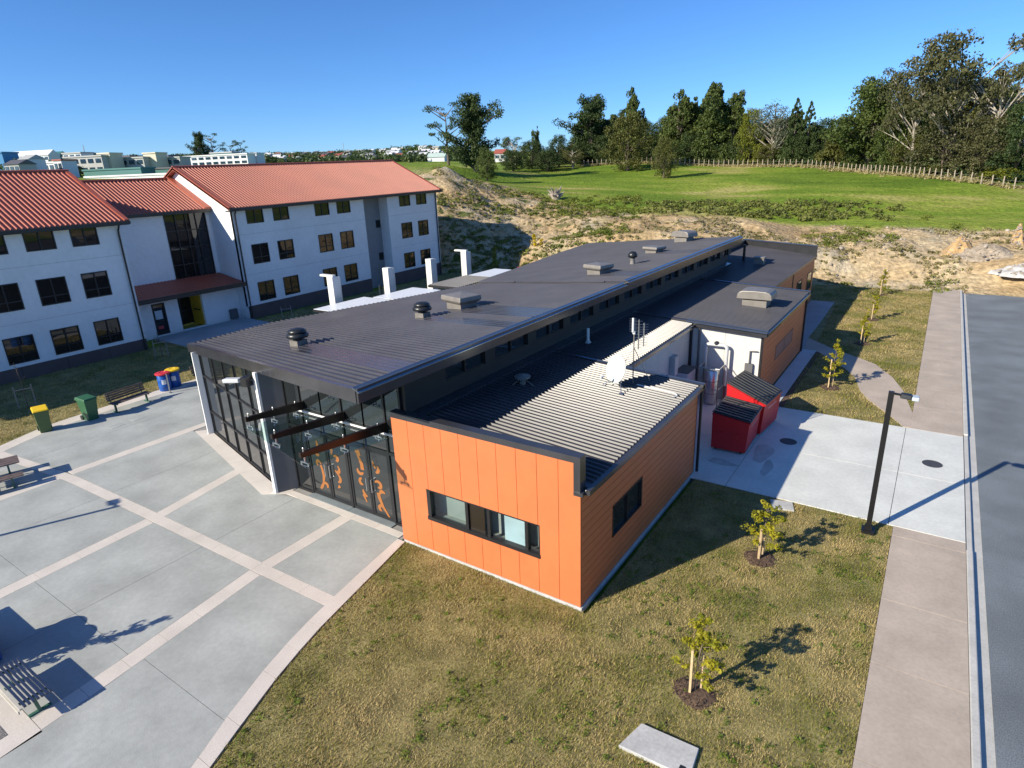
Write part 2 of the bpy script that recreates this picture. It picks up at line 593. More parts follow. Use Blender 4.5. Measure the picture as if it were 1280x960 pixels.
plaza = empty('plaza')
tag(plaza, kind='structure')
bed = MB().prism([(-11.6, 10.9), *CURVE_I[1:], (-28.0, -2.0), *PLZ_L, (-24.2, 19.9), (-24.2, 12.75), (-17.2, 11.0), (-17.0, 11.5), (-11.55, 11.5)], -0.28, 0.012).build('bed', M('bed_concrete', (0.30, 0.29, 0.27), 0.9), plaza)
ZS = 0.03
def lin(pts):
    xs, ys = zip(*pts)
    return lambda t: float(np.interp(t, xs, ys))
r1 = lambda y: -25.35
r2 = lin([(-3, -18.7), (3.5, -18.95), (7.5, -19.2), (11.4, -19.95)])
r3 = lin([(-3, -12.9), (3.6, -13.4), (7.9, -13.95), (11.2, -13.95)])
jb = lin([(-32, 6.95), (-29.4, 7.15), (-24.8, 7.63), (-19.5, 7.78), (-14, 7.88), (-11, 7.95)])
top = lin([(-24.9, 12.42), (-17.45, 10.42), (-17.0, 10.92), (-11.6, 10.92)])
cin = lin([(y, x) for x, y in CURVE_I[::-1]])
lft = lin([(y, x+0.75) for x, y in PLZ_L])
HW = 0.23
off = lambda f, d: (lambda t: f(t)+d)
cst = lambda c: (lambda t: c)

def corner(xf, yf):
    x, y = -18.0, 6.0
    for _ in range(12):
        x = xf(y)
        y = yf(x)
    return (x, y)

def cell(xa, xb, ya, yb, name='slab', mat=SLAB, g=0.006, n=4, z=ZS):
    """a paving piece between two lines x=xa(y), x=xb(y) and two lines y=ya(x), y=yb(x)"""
    xa, xb, ya, yb = off(xa, g), off(xb, -g), off(ya, g), off(yb, -g)
    A, B, C, D = corner(xa, ya), corner(xb, ya), corner(xb, yb), corner(xa, yb)
    pts = []
    for k in range(n):
        x = A[0]+(B[0]-A[0])*k/n
        pts.append((x, ya(x)) if k else A)
    for k in range(n):
        y = B[1]+(C[1]-B[1])*k/n
        pts.append((xb(y), y) if k else B)
    for k in range(n):
        x = C[0]+(D[0]-C[0])*k/n
        pts.append((x, yb(x)) if k else C)
    for k in range(n):
        y = D[1]+(A[1]-D[1])*k/n
        pts.append((xa(y), y) if k else D)
    return MB().prism(pts, 0.0, z).build(name, mat, plaza)

XL = [(lft, cst(-28.2)), (cst(-28.2), off(r1, -HW)), (off(r1, HW), cst(-22.3)), (cst(-22.3), off(r2, -HW)), (off(r2, HW), cst(-16.35)), (cst(-16.35), off(r3, -HW))]
XR = (off(r3, HW), cin)
for xa, xb in XL:
    cell(xa, xb, cst(-2), cst(1.55))
    cell(xa, xb, cst(2.36), cst(4.3))
    cell(xa, xb, cst(4.3), off(jb, -0.19))
cell(*XR, cst(-1.9), cst(1.2))
cell(*XR, cst(1.2), cst(4.42))
cell(*XR, cst(4.42), off(jb, -0.19))
for xa, xb in XL[:2]:
    cell(xa, xb, off(jb, 0.19), cst(11.6))
    cell(xa, xb, cst(11.6), cst(15.6))
    cell(xa, xb, cst(15.6), cst(19.6))
for xa, xb in XL[2:]+[XR]:
    cell(xa, xb, off(jb, 0.19), top)
def band_x(yf, x0, x1, hw, step=0.95):
    n = max(1, round((x1-x0)/step))
    for k in range(n):
        a, b = x0+(x1-x0)*k/n, x0+(x1-x0)*(k+1)/n
        cell(cst(a), cst(b), off(yf, -hw), off(yf, hw), 'paver', BAND, 0.003, 1)
def band_y(xf, y0, y1, hw, step=0.95):
    n = max(1, round((y1-y0)/step))
    for k in range(n):
        a, b = y0+(y1-y0)*k/n, y0+(y1-y0)*(k+1)/n
        cell(off(xf, -hw), off(xf, hw), cst(a), cst(b), 'paver', BAND, 0.003, 1)
band_x(jb, -30.3, -12.2, 0.185)
cell(cst(-12.2), cin, off(jb, -0.185), off(jb, 0.185), 'paver', BAND, 0.003, 2)
band_y(r3, -1.9, 1.55, HW)
for rf in (r2, r3):
    cell(off(rf, -HW), off(rf, HW), cst(10.25), top, 'paver', BAND, 0.003, 1)
band_x(cst(1.955), -28.2, -13.0, 0.40, 1.6)
band_y(r1, 2.36, 7.4, HW)
band_y(r1, 7.82, 19.6, HW)
band_y(r2, 2.36, 7.58, HW)
band_y(r2, 7.97, 10.25, HW)
band_y(r3, 2.36, 7.68, HW)
band_y(r3, 8.07, 10.25, HW)
def strip(A, B, name='paver', mat=BAND):
    for k in range(len(A)-1):
        m = MB()
        e = 0.004
        def lerp(p, q, t): return (p[0]+(q[0]-p[0])*t, p[1]+(q[1]-p[1])*t)
        m.prism([lerp(A[k], A[k+1], e), lerp(A[k], A[k+1], 1-e), lerp(B[k], B[k+1], 1-e), lerp(B[k], B[k+1], e)], 0.0, ZS+0.003)
        m.build(name, mat, plaza)
def resample(pts, n):
    d = [0]
    for p, q in zip(pts, pts[1:]):
        d.append(d[-1]+math.dist(p, q))
    return [(float(np.interp(t, d, [p[0] for p in pts])), float(np.interp(t, d, [p[1] for p in pts]))) for t in np.linspace(0, d[-1], n)]
strip(CURVE_I, CURVE_O)
strip(resample(PLZ_L, 14), [(lft(y), y) for y in [p[1] for p in resample(PLZ_L, 14)]])
strip(resample([(-24.6, 12.86), (-17.33, 11.0)], 8), resample([(-24.95, 12.42), (-17.55, 10.45)], 8))
strip(resample([(-17.33, 11.0), (-16.9, 11.44)], 2), resample([(-17.55, 10.45), (-16.9, 10.93)], 2))
strip(resample([(-16.9, 11.18), (-11.72, 11.18)], 6), resample([(-16.9, 10.93), (-11.72, 10.93)], 6))
DMAT = M('threshold_concrete', (0.20, 0.23, 0.24), 0.7, var=0.15, scale=2)
for xa, xb in ((-16.1, -14.2), (-14.18, -12.3)):
    MB().prism([(xa, 11.19), (xb, 11.19), (xb, 11.5), (xa, 11.5)], 0, 0.045).build('threshold', DMAT, plaza)
# service covers set in the plaza
for (cx, cy, rz) in ((-28.75, 11.0, 0.1), (-28.85, 11.95, 0.1)):
    o = bevel(MB((cx, cy, 0)).box(cx-0.22, cx+0.22, cy-0.3, cy+0.3, 0.028, 0.036).build('service_cover', SLAB, plaza), 0.003, 1)
    o.location = (cx, cy, 0)
    o.rotation_euler = (0, 0, rz)

forecourt = tag(MB().prism([(-43.6, 20.3), (-31.9, 19.92), (-24.5, 19.92), (-24.5, 22.6), (-33, 26.6), (-43.6, 27.3)], -0.25, 0.02).build('forecourt', M('forecourt_concrete', (0.36, 0.39, 0.40), 0.75, var=0.14, scale=0.6, bump=0.1)), kind='structure')

footpath = tag(MB().prism([(0.13, -6), (1.82, -6), (1.82, 58.4), (0.13, 58.4)], -0.3, 0.004).build('footpath', JOINT), kind='structure')
ys = [-5.4, -2.8, -0.2, 2.4, 4.9, 7.42, 9.94, 12.6, 14.97, 18.1, 18.65]
ys2 = [26.72+2.64*k for k in range(13)]
for seq in (ys, ys2):
    for a, b in zip(seq, seq[1:]):
        MB().box(0.13, 1.815, a+0.008, b-0.008, 0.0, 0.03).build('slab', PATHM, footpath)
PATHL = [(-5.6, 39.0), (-4.04, 37.2), (-2.71, 36.0), (-1.79, 35.1), (-0.9, 33.2), (-0.35, 31.3), (0.0, 29.3), (0.128, 28.6), (0.128, 26.8), (-0.1, 26.8), (-0.77, 28.1), (-1.5, 29.3), (-1.98, 30.5), (-2.4, 32.4), (-2.95, 33.6), (-4.6, 36.2), (-5.35, 36.4)]
tag(MB().prism(PATHL, -0.2, 0.024).build('path', PATHM), kind='structure')
SIDEP = [(-7.3, 36.45), (-5.35, 36.42), (-5.6, 39.0), (-5.6, 43), (-5.75, 50.2), (-7.3, 50.2)]
tag(MB().prism(SIDEP, -0.2, 0.018).build('path', M('side_path', (0.36, 0.37, 0.37), 0.8, var=0.12, scale=0.8)), kind='structure')

driveway = tag(MB().prism([(-9.6, 18.66), (1.82, 18.66), (1.82, 26.7), (-9.6, 26.7)], -0.3, 0.002).build('driveway', JOINT), kind='structure')
for xa, xb in ((-9.55, -4.6), (-4.6, 0.0), (0.0, 1.82)):
    for ya, yb in ((18.66, 22.4), (22.4, 26.7)):
        MB().box(xa+0.008, xb-0.008, ya+0.008, yb-0.008, 0.0, 0.034).build('slab', PALE, driveway)
DAMP = M('damp_concrete', (0.47, 0.48, 0.44), 0.6, var=0.15, scale=1.5, fine=0.1, fscale=8)
for (cx, cy, rx, ry, ph) in ((-4.15, 21.7, 0.30, 0.95, 0.3), (-3.75, 20.6, 0.16, 0.7, 1.1), (-5.2, 20.3, 0.5, 0.22, 2.0)):
    MB().prism([(cx+rx*math.cos(a)*(1+.22*math.sin(3*a+ph)), cy+ry*math.sin(a)*(1+.18*math.cos(2*a+ph))) for a in np.linspace(0, 2*math.pi, 26)[:-1]], 0.02, 0.0375).build('damp_stain', DAMP, driveway)
tag(MB().box(-5.42, -4.72, 26.71, 36.3, -0.2, 0.045).build('path', M('ramp_concrete', (0.55, 0.57, 0.58), 0.75, var=0.08, scale=1)), kind='structure')
tag(MB().box(-4.72, -4.48, 26.71, 36.1, -0.2, 0.02).build('garden_bed_ground', BARK), kind='structure')

kerb = tag(MB().box(1.825, 1.975, 18.3, 27.0, -0.3, 0.0).box(1.825, 1.975, -6, 18.3, -0.3, 0.04).box(1.825, 1.975, 27.0, 58.4, -0.3, 0.04).build('kerb', KERB), kind='structure')
bevel(kerb, 0.025, 2)
tag(MB().prism([(1.975, -6), (2.2, -6), (2.2, 58.2), (1.975, 58.2)], -0.3, lambda x, y: -0.085-0.06*(x-1.975)).build('gutter_channel_road', KERB), kind='structure')
tag(MB().prism([(2.2, -8), (13, -8), (13, 56.4), (7, 57.2), (5.4, 57.6), (2.2, 58.3)], -0.3, -0.086).build('road', ASPH), kind='structure')
# ---- grass blades on the lawns (one mass per lawn, nobody could count them)
def grassmat():
    m = leafmat('grass_blades', (0.13, 0.165, 0.02), (0.60, 0.47, 0.20), trans=0.2, scale=0.55, rough=0.8)
    nt = m.node_tree
    rp = [n for n in nt.nodes if n.type == 'VALTORGB'][0]
    e = rp.color_ramp.elements
    e[0].position, e[1].position = 0.0, 1.0
    a = e.new(0.34); a.color = (0.225, 0.22, 0.04, 1)
    a = e.new(0.52); a.color = (0.40, 0.325, 0.11, 1)
    a = e.new(0.75); a.color = (0.54, 0.405, 0.19, 1)
    return m
GRASS = grassmat()
def blades(name, poly, n, length, width, holes=(), label=''):
    P = np.array(poly)
    x0, y0 = P.min(0)
    x1, y1 = P.max(0)
    k = int(n*(x1-x0)*(y1-y0))
    x = rng.uniform(x0, x1, k)
    y = rng.uniform(y0, y1, k)
    ok = inpoly(x, y, poly)
    for h in holes:
        ok &= ~inpoly(x, y, h)
    x, y = x[ok], y[ok]
    k = len(x)
    a = rng.uniform(0, 2*np.pi, k)
    tilt = rng.uniform(0.5, 1.25, k)
    patchy = 0.5+1.0*vnoise(x, y, 0.8, 5)
    ln = length*rng.uniform(0.5, 1.2, k)*patchy
    w = width*rng.uniform(0.6, 1.3, k)
    dx, dy = np.cos(a), np.sin(a)
    v = np.zeros((k, 3, 3))
    v[:, 0] = np.stack([x-dy*w, y+dx*w, np.zeros(k)-0.002], -1)
    v[:, 1] = np.stack([x+dy*w, y-dx*w, np.zeros(k)-0.002], -1)
    v[:, 2] = np.stack([x+dx*ln*np.sin(tilt), y+dy*ln*np.sin(tilt), 0.004+ln*np.cos(tilt)], -1)
    o = link(bpy.data.objects.new(name, fast_mesh(name, v.reshape(-1, 3), tris=np.arange(3*k).reshape(-1, 3), mat=GRASS)))
    tag(o, label, 'grass', kind='stuff')
    return o
PAD = [(-3.45, 7.95), (-3.28, 8.62), (-2.2, 8.66), (-2.15, 8.0)]
RING = lambda c, r: [(c[0]+r*math.cos(a), c[1]+r*math.sin(a)) for a in np.linspace(0, 2*math.pi, 15)[:-1]]
SAP = [(-2.70, 9.92), (-2.69, 15.19), (-3.19, 30.3), (-2.80, 38.93), (-2.88, 45.4), (-3.15, 54.2)]
blades('grass', LAWN_FRONT, 1500, 0.062, 0.0075, [PAD]+[RING(c, 0.42) for c in SAP[:2]], 'patchy straw and green mown grass in front of the orange wing')
def tufts(poly, n, seed, label):
    P = np.array(poly)
    r = np.random.default_rng(seed)
    x = r.uniform(P[:, 0].min(), P[:, 0].max(), n)
    y = r.uniform(P[:, 1].min(), P[:, 1].max(), n)
    ok = inpoly(x, y, poly) & (vnoise(x, y, 1.6, 15)+0.35*r.random(n) > 0.62)
    x, y = x[ok], y[ok]
    k = 22
    cx = np.repeat(x, k)+r.normal(size=len(x)*k)*np.repeat(r.uniform(0.02, 0.08, len(x)), k)
    cy = np.repeat(y, k)+r.normal(size=len(x)*k)*np.repeat(r.uniform(0.02, 0.08, len(x)), k)
    ok = inpoly(cx+0.05, cy, poly) & inpoly(cx-0.05, cy-0.05, poly)
    cx, cy = cx[ok], cy[ok]
    n = len(cx)
    a = r.uniform(0, 6.28, n)
    s_ = r.uniform(0.012, 0.028, n)
    z = r.uniform(0.015, 0.06, n)
    tl = r.uniform(-0.5, 0.5, n)
    dx, dy = np.cos(a)*s_, np.sin(a)*s_
    v = np.stack([np.stack([cx-dx, cy-dy, z], -1), np.stack([cx+dy*.6, cy-dx*.6, z+s_*tl], -1), np.stack([cx+dx, cy+dy, z+s_*.3], -1), np.stack([cx-dy*.6, cy+dx*.6, z-s_*tl], -1)], 1).reshape(-1, 3)
    o = link(bpy.data.objects.new('lawn_weeds', fast_mesh('lawn_weeds', v, quads=np.arange(4*n).reshape(-1, 4), mat=leafmat('clover_'+str(seed), (0.07, 0.13, 0.012), (0.20, 0.27, 0.03), 0.25, 2.0))))
    tag(o, label, 'weeds', kind='stuff')
tufts(LAWN_FRONT, 1500, 3, 'small bright green weeds dotted over the front lawn')
blades('grass', [(-4.45, 26.8), (0.1, 26.8), (0.1, 57), (-12, 57), (-24, 56), (-24, 52), (-5.6, 50.3)], 420, 0.09, 0.014, [PATHL, SIDEP]+[RING(c, 0.4) for c in SAP[2:]], 'sunlit mown grass between the concrete path and footpath')
blades('grass', LAWN_LEFT, 330, 0.08, 0.014, (), 'mown grass strip shaded by the white apartment building')
blades('grass', [(-42, 27), (-28, 27), (-27, 56), (-42, 50)], 150, 0.09, 0.018, (), 'shaded grass between the apartment building and the hall')

# ------------------------------------------------------------------ materials for buildings
ORANGE = M('orange_panel', (0.62, 0.172, 0.058), 0.55, var=0.05, scale=0.8, bump=0.04, bscale=8, fine=0.03, fscale=5)
ROOF = M('dark_roof_metal', (0.058, 0.056, 0.062), 0.36, var=0.14, scale=0.6, spec=0.55, fine=0.06, fscale=4)
FLASH = M('dark_flashing', (0.04, 0.04, 0.046), 0.22, var=0.15, scale=1.5, spec=0.7)
BLACK = M('black_frame', (0.015, 0.015, 0.017), 0.45, var=0.15)
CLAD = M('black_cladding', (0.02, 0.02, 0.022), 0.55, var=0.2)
GREYW = M('grey_render', (0.12, 0.12, 0.125), 0.75, var=0.08, scale=1.0)
WHITE = M('white_paint', (0.80, 0.79, 0.77), 0.6, var=0.03, scale=0.8)
BUFFW = M('white_block', (0.60, 0.59, 0.56), 0.7, var=0.05, scale=0.7, fine=0.03, fscale=6)
CONC = M('plain_concrete', (0.48, 0.48, 0.46), 0.85, var=0.12, scale=2, bump=0.1, fine=0.1, fscale=15)
STEEL = M('stainless_steel', (0.55, 0.56, 0.57), 0.3, metal=0.9, var=0.06)
GLASS = glassmat('dark_glass', (0.018, 0.021, 0.022), 2.0)
GLASSR = glassmat('room_glass', (0.02, 0.02, 0.02), 1.5, clear=(0.88, 0.93, 0.92))
GLASSC = glassmat('clear_glass', (0.02, 0.02, 0.02), 1.6, clear=(0.74, 0.86, 0.84))
LETTER = M('orange_film', (0.34, 0.125, 0.03), 0.5, var=0.05)

HALL = (-15.0, 22.0, 0.0)
hall = empty('community_hall', HALL)
tag(hall, 'long dark-roofed hall with a glass front and bright orange panelled wing', 'building')
def hb():
    return MB(HALL)

def clip_line(poly, p0, d):
    """parameters where the line p0 + t d crosses the polygon, in pairs"""
    ts = []
    n = len(poly)
    for i in range(n):
        a, b = poly[i], poly[(i+1) % n]
        ex, ey = b[0]-a[0], b[1]-a[1]
        den = d[0]*ey-d[1]*ex
        if abs(den) < 1e-9:
            continue
        t = ((a[0]-p0[0])*ey-(a[1]-p0[1])*ex)/den
        s = ((a[0]-p0[0])*d[1]-(a[1]-p0[1])*d[0])/den
        if 0 <= s < 1:
            ts.append(t)
    ts.sort()
    return [(ts[i], ts[i+1]) for i in range(0, len(ts)-1, 2)]

def ribs(m, poly, zf, d, pitch=0.22, wb=0.09, wt=0.035, h=0.05, lift=0.002):
    d = Vector(d).normalized()
    nrm = Vector((-d.y, d.x))
    offs = [p[0]*nrm.x+p[1]*nrm.y for p in poly]
    o = min(offs)+pitch/2
    while o < max(offs):
        p0 = (nrm.x*o, nrm.y*o)
        for t0, t1 in clip_line(poly, p0, d):
            if t1-t0 < 0.1:
                continue
            vs = []
            for t in (t0, t1):
                c = Vector(p0)+d*t
                for k, hh in ((-wb/2, 0), (-wt/2, h), (wt/2, h), (wb/2, 0)):
                    q = c+nrm*k
                    vs.append((q.x, q.y, zf(q.x, q.y)+hh+lift))
            m.add(vs, [(0, 1, 5, 4), (1, 2, 6, 5), (2, 3, 7, 6), (3, 2, 1, 0), (4, 5, 6, 7)])
        o += pitch
    return m

# ---- hall roof: two sheets, the rear one a small step higher
zr = lambda x, y: 5.18+0.103*(x+11.0)
zr2 = lambda x, y: 5.18+0.103*(x+11.0)+0.10
RF = [(-11.0, 9.38), (-24.75, 12.86), (-25.0, 16.9), (-20.4, 26.95), (-11.0, 24.85)]
RB = [(-11.0, 24.7), (-20.45, 26.8), (-20.9, 28.4), (-21.6, 32.4), (-23.5, 40.8), (-24.7, 48.0), (-22.0, 47.1), (-17.4, 45.7), (-11.0, 43.0)]
UD = (0.967, -0.254)
m = hb()
m.prism(RF, lambda x, y: zr(x, y)-0.10, zr)
o = m.build('roof', ROOF, hall)
o['label'] = 'front part of the dark ribbed main roof'
ribs(hb(), RF, zr, UD).build('roof_rib', ROOF, o)
m = hb()
m.prism(RB, lambda x, y: zr2(x, y)-0.16, zr2)
o2 = m.build('roof', ROOF, hall)
o2['label'] = 'rear part of the dark ribbed main roof'
ribs(hb(), RB, zr2, UD).build('roof_rib', ROOF, o2)
m = hb()                                                    # smooth flashing sheets below the hatches
for (cx, cy, w) in ((-18.1, 13.1, 0.9), (-16.5, 17.8, 0.8), (-16.0, 19.7, 1.5)):
    L = (-11.1-cx)/0.967
    a, b = Vector((cx, cy)), Vector((cx, cy))+Vector(UD)*L
    n = Vector((0.254, 0.967))*(w/2)
    P = [a-n, b-n, b+n, a+n]
    m.prism([(p.x, p.y) for p in P], lambda x, y: zr(x, y)+0.0, lambda x, y: zr(x, y)+0.042)
m.build('tray_flashing', M('tray_metal', (0.05, 0.045, 0.05), 0.2, var=0.25, scale=0.8, spec=0.8), o)
m = hb()
m2 = hb()
for (cx, cy, w) in ((-13.7, 27.65, 1.5), (-14.2, 36.2, 1.5), (-14.6, 43.0, 1.6)):
    L = (-11.1-cx)/0.967
    a, b = Vector((cx, cy)), Vector((cx, cy))+Vector(UD)*L
    n = Vector((0.254, 0.967))*(w/2)
    P = [a-n, b-n, b+n, a+n]
    m.prism([(p.x, p.y) for p in P], lambda x, y: zr2(x, y)+0.0, lambda x, y: zr2(x, y)+0.042)
m.build('tray_flashing', bpy.data.materials['tray_metal'], o2)
def edge_beam(m, a, b, zf, w, dz0, dz1, inward):
    """a fascia along plan edge a-b, w thick towards the inside"""
    a, b = Vector(a), Vector(b)
    n = Vector(inward).normalized()*w
    return m.prism([tuple(a), tuple(b), tuple(b+n), tuple(a+n)], lambda x, y: zf(x, y)+dz0, lambda x, y: zf(x, y)+dz1)
SKYF = M('sky_tinted_flashing', (0.30, 0.36, 0.42), 0.2, metal=0.85, var=0.08, scale=1)  # light blue metal puts a sky reflection into the colour of the sloped edges
def cap_strip(a, b, z, w=0.2, drop=0.10, out=(1, 0)):
    """folded metal edge that slopes outwards"""
    a, b, n = Vector(a), Vector(b), Vector(out).normalized()*w
    m = hb()
    za = z if not callable(z) else z(*a)
    zb_ = z if not callable(z) else z(*b)
    m.add([(a.x, a.y, za), (b.x, b.y, zb_), (b.x+n.x, b.y+n.y, zb_-drop), (a.x+n.x, a.y+n.y, za-drop),
           (a.x, a.y, za-0.02), (b.x, b.y, zb_-0.02), (b.x+n.x, b.y+n.y, zb_-drop-0.02), (a.x+n.x, a.y+n.y, za-drop-0.02)],
          [(3, 2, 1, 0), (4, 5, 6, 7), (0, 1, 5, 4), (1, 2, 6, 5), (2, 3, 7, 6), (3, 0, 4, 7)])
    o = m.build('cap_flashing', SKYF, hall)
    return o
cap_strip((-11.02, 9.30), (-11.02, 24.75), 5.28, 0.22, 0.11)
cap_strip((-11.02, 24.76), (-11.02, 43.1), 5.37, 0.22, 0.11)
cap_strip((-8.7, 26.42), (-5.3, 26.42), lambda x, y: 3.70-0.055*(x+11.5), 0.2, 0.09, (0, -1))
cap_strip((-11.3, 35.95), (-5.3, 35.95), lambda x, y: 3.70-0.055*(x+11.5), 0.14, 0.05, (0, -1))
cap_strip((-13.2, 53.0), (-7.26, 50.0), 4.06, 0.2, 0.08, (0, -1))
cap_strip((-11.4, 19.1), (-5.6, 19.1), lambda x, y: 3.68-0.07*(x+11.5), 0.16, 0.07, (0, -1))
edge_beam(hb(), (-24.86, 12.80), (-10.93, 9.30), zr, 0.14, -0.30, 0.05, (0.254, 0.967)).build('fascia', FLASH, hall)
edge_beam(hb(), (-10.86, 9.32), (-10.86, 24.75), lambda x, y: 5.18, 0.15, -0.30, 0.075, (-1, 0)).build('fascia', FLASH, hall)
edge_beam(hb(), (-10.86, 24.75), (-10.86, 43.1), lambda x, y: 5.28, 0.15, -0.40, 0.06, (-1, 0)).build('fascia', FLASH, hall)
edge_beam(hb(), (-10.86, 43.1), (-24.8, 48.1), zr2, 0.12, -0.3, 0.03, (-0.33, -0.94)).build('fascia', FLASH, hall)
edge_beam(hb(), (-25.06, 16.9), (-24.82, 12.86), zr, 0.1, -0.25, 0.02, (1, 0)).build('gutter', FLASH, hall)
edge_beam(hb(), (-20.45, 27.0), (-25.06, 16.9), zr, 0.1, -0.25, 0.02, (0.9, -0.4)).build('gutter', FLASH, hall)
SOFF = M('dark_soffit', (0.10, 0.10, 0.105), 0.7, var=0.08)
m = hb()
m.prism([(-11.1, 9.55), (-24.6, 12.95), (-24.2, 13.4), (-17.2, 11.4), (-11.1, 11.5)], lambda x, y: zr(x, y)-0.26, lambda x, y: zr(x, y)-0.11)
m.build('soffit', SOFF, hall)
# ---- hall walls (mostly hidden) and the clerestory towards the low wing
WH = [(-24.0, 13.1), (-24.2, 17.0), (-19.9, 26.8), (-20.4, 29), (-22.8, 41), (-22.0, 46.4), (-11.9, 42.2), (-11.9, 11.7), (-16.9, 11.9)]
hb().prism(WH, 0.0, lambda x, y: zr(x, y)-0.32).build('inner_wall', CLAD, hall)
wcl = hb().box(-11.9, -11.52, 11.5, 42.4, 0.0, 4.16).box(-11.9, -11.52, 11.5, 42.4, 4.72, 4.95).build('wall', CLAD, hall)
for k in range(12):
    y0 = 13.25+2.53*k
    hb().box(-11.86, -11.50, y0-0.55 if k else 11.5, y0, 4.16, 4.72).build('pier', CLAD, hall)
    if k == 11:
        hb().box(-11.86, -11.50, y0+1.98, 42.4, 4.16, 4.72).build('pier', CLAD, hall)
    w = hb().box(-11.66, -11.54, y0, y0+1.98, 4.16, 4.20).box(-11.66, -11.54, y0, y0+1.98, 4.68, 4.72).box(-11.66, -11.54, y0+0.96, y0+1.01, 4.20, 4.68).build('window', BLACK, hall)
    hb().box(-11.62, -11.60, y0, y0+1.98, 4.20, 4.68).build('pane', GLASS, w)

# ---- slanted glass wall with white end blades
GA, GB = Vector((-24.05, 12.80)), Vector((-17.40, 11.10))
gd = (GB-GA).normalized()
gn = Vector((gd.y, -gd.x))
gz = lambda x, y: zr(x, y)-0.26
stops = [0, 0.235, 0.415, 0.595, 0.79, 1.0]
gw = hb()
L = (GB-GA).length
for t in stops:
    p = GA+gd*(L*t)
    gw.bar((p.x, p.y, 0.03), (p.x, p.y, gz(p.x, p.y)), 0.06, 0.10, (gn.x, gn.y, 0))
def rail(m, z, h=0.06):
    m.bar((GA.x, GA.y, z), (GB.x, GB.y, z), 0.09, h)
for z in (0.08, 1.0, 2.55):
    rail(gw, z)
gw.bar((GA.x, GA.y, gz(*GA)-0.05), (GB.x, GB.y, gz(*GB)-0.05), 0.09, 0.08)
curt = gw.build('glass_wall', BLACK, hall)
zz = [0.11, 0.97, 1.03, 2.52, 2.58, None]
for a, b in zip(stops, stops[1:]):
    pa, pb = GA+gd*(L*a+0.03), GA+gd*(L*b-0.03)
    n = gn*(-0.012)
    for z0, z1 in ((0.11, 0.97), (1.03, 2.52), (2.58, None)):
        m = hb()
        m.prism([tuple(pa), tuple(pb), tuple(pb+n), tuple(pa+n)], z0, (lambda x, y: gz(x, y)-0.09) if z1 is None else z1)
        m.build('pane', GLASS, curt)
def blade(p, w, t, name='end_blade', mat=WHITE):
    q = p+gn*0.28
    s = gd*t
    m = hb()
    m.prism([tuple(p-gn*w), tuple(p-gn*w+s), tuple(q+s), tuple(q)], 0.0, lambda x, y: gz(x, y)-0.002)
    return m.build(name, mat, hall)
blade(GA-gd*0.12, 0.1, 0.10)
# return wall between glass wall and entrance: grey side, white edge
m = hb()
m.prism([(-17.30, 10.84), (-17.18, 10.81), (-16.86, 11.40), (-16.86, 11.9), (-17.3, 11.9)], 0.0, lambda x, y: gz(x, y)-0.002)
m.build('return_wall', GREYW, hall)
m = hb()
m.prism([(-17.40, 10.80), (-17.19, 10.745), (-17.17, 10.82), (-17.38, 10.875)], 0.0, lambda x, y: gz(x, y)-0.004)
m.build('end_blade', WHITE, hall)

# ---- entrance: fixed panes, two pairs of doors, transom glazing
EY = 11.46
ent = hb()
xs_e = [-16.86, -16.10, -14.17, -12.33, -11.68]
for x in xs_e:
    ent.box(x-0.035, x+0.035, EY-0.05, EY+0.05, 0.0, gz(x, 0)-0.003)
ent.box(-16.86, -11.68, EY-0.045, EY+0.045, 2.32, 2.42)
ent.box(-16.86, -16.1, EY-0.045, EY+0.045, 0.0, 0.09)
ent.box(-12.33, -11.68, EY-0.045, EY+0.045, 0.0, 0.09)
ent.prism([(-16.86, EY-0.04), (-11.68, EY-0.04), (-11.68, EY+0.04), (-16.86, EY+0.04)], lambda x, y: gz(x, y)-0.10, lambda x, y: gz(x, y)-0.004)
entf = ent.build('entrance_frame', BLACK, hall)
for a, b in zip(xs_e, xs_e[1:]):
    for mm in ([a, b],) if b-a < 1 else ([a, (a+b)/2-0.0], [(a+b)/2, b]):
        x0, x1 = mm[0]+0.036, mm[1]-0.036
        if x1-x0 < 0.1:
            continue
        m = hb()
        m.prism([(x0, EY-0.01), (x1, EY-0.01), (x1, EY+0.01), (x0, EY+0.01)], 2.43, lambda x, y: gz(x, y)-0.11)
        m.build('pane', GLASS, entf)
for a, b in ((-16.86, -16.10), (-12.33, -11.68)):
    hb().box(a+0.036, b-0.036, EY-0.01, EY+0.01, 0.1, 2.31).build('pane', GLASS, entf)

def ribbon(m, pts, w, y, zoff=0.0):
    """a flat brush stroke on the door glass: pts are (x, z, width factor)"""
    P = [Vector((p[0], p[1])) for p in pts]
    L, Rr = [], []
    for i, p in enumerate(P):
        t = (P[min(i+1, len(P)-1)]-P[max(i-1, 0)]).normalized()
        n = Vector((-t.y, t.x))
        k = w*pts[i][2]/2
        L.append(p+n*k)
        Rr.append(p-n*k)
    n0 = len(P)
    vs = [(q.x, y, q.y) for q in L]+[(q.x, y, q.y) for q in Rr]
    m.add(vs, [(i, i+1, n0+i+1, n0+i) for i in range(n0-1)])
def curl(cx, cz, r, a0, a1, n=12, taper=True, shrink=0.35):
    out = []
    for k in range(n+1):
        t = k/n
        a = R(a0+(a1-a0)*t)
        rr = r*(1-(1-shrink)*t)
        out.append((cx+rr*math.cos(a), cz+rr*math.sin(a), (0.55+0.75*math.sin(math.pi*min(1, t*1.05))) if taper else 1))
    return out
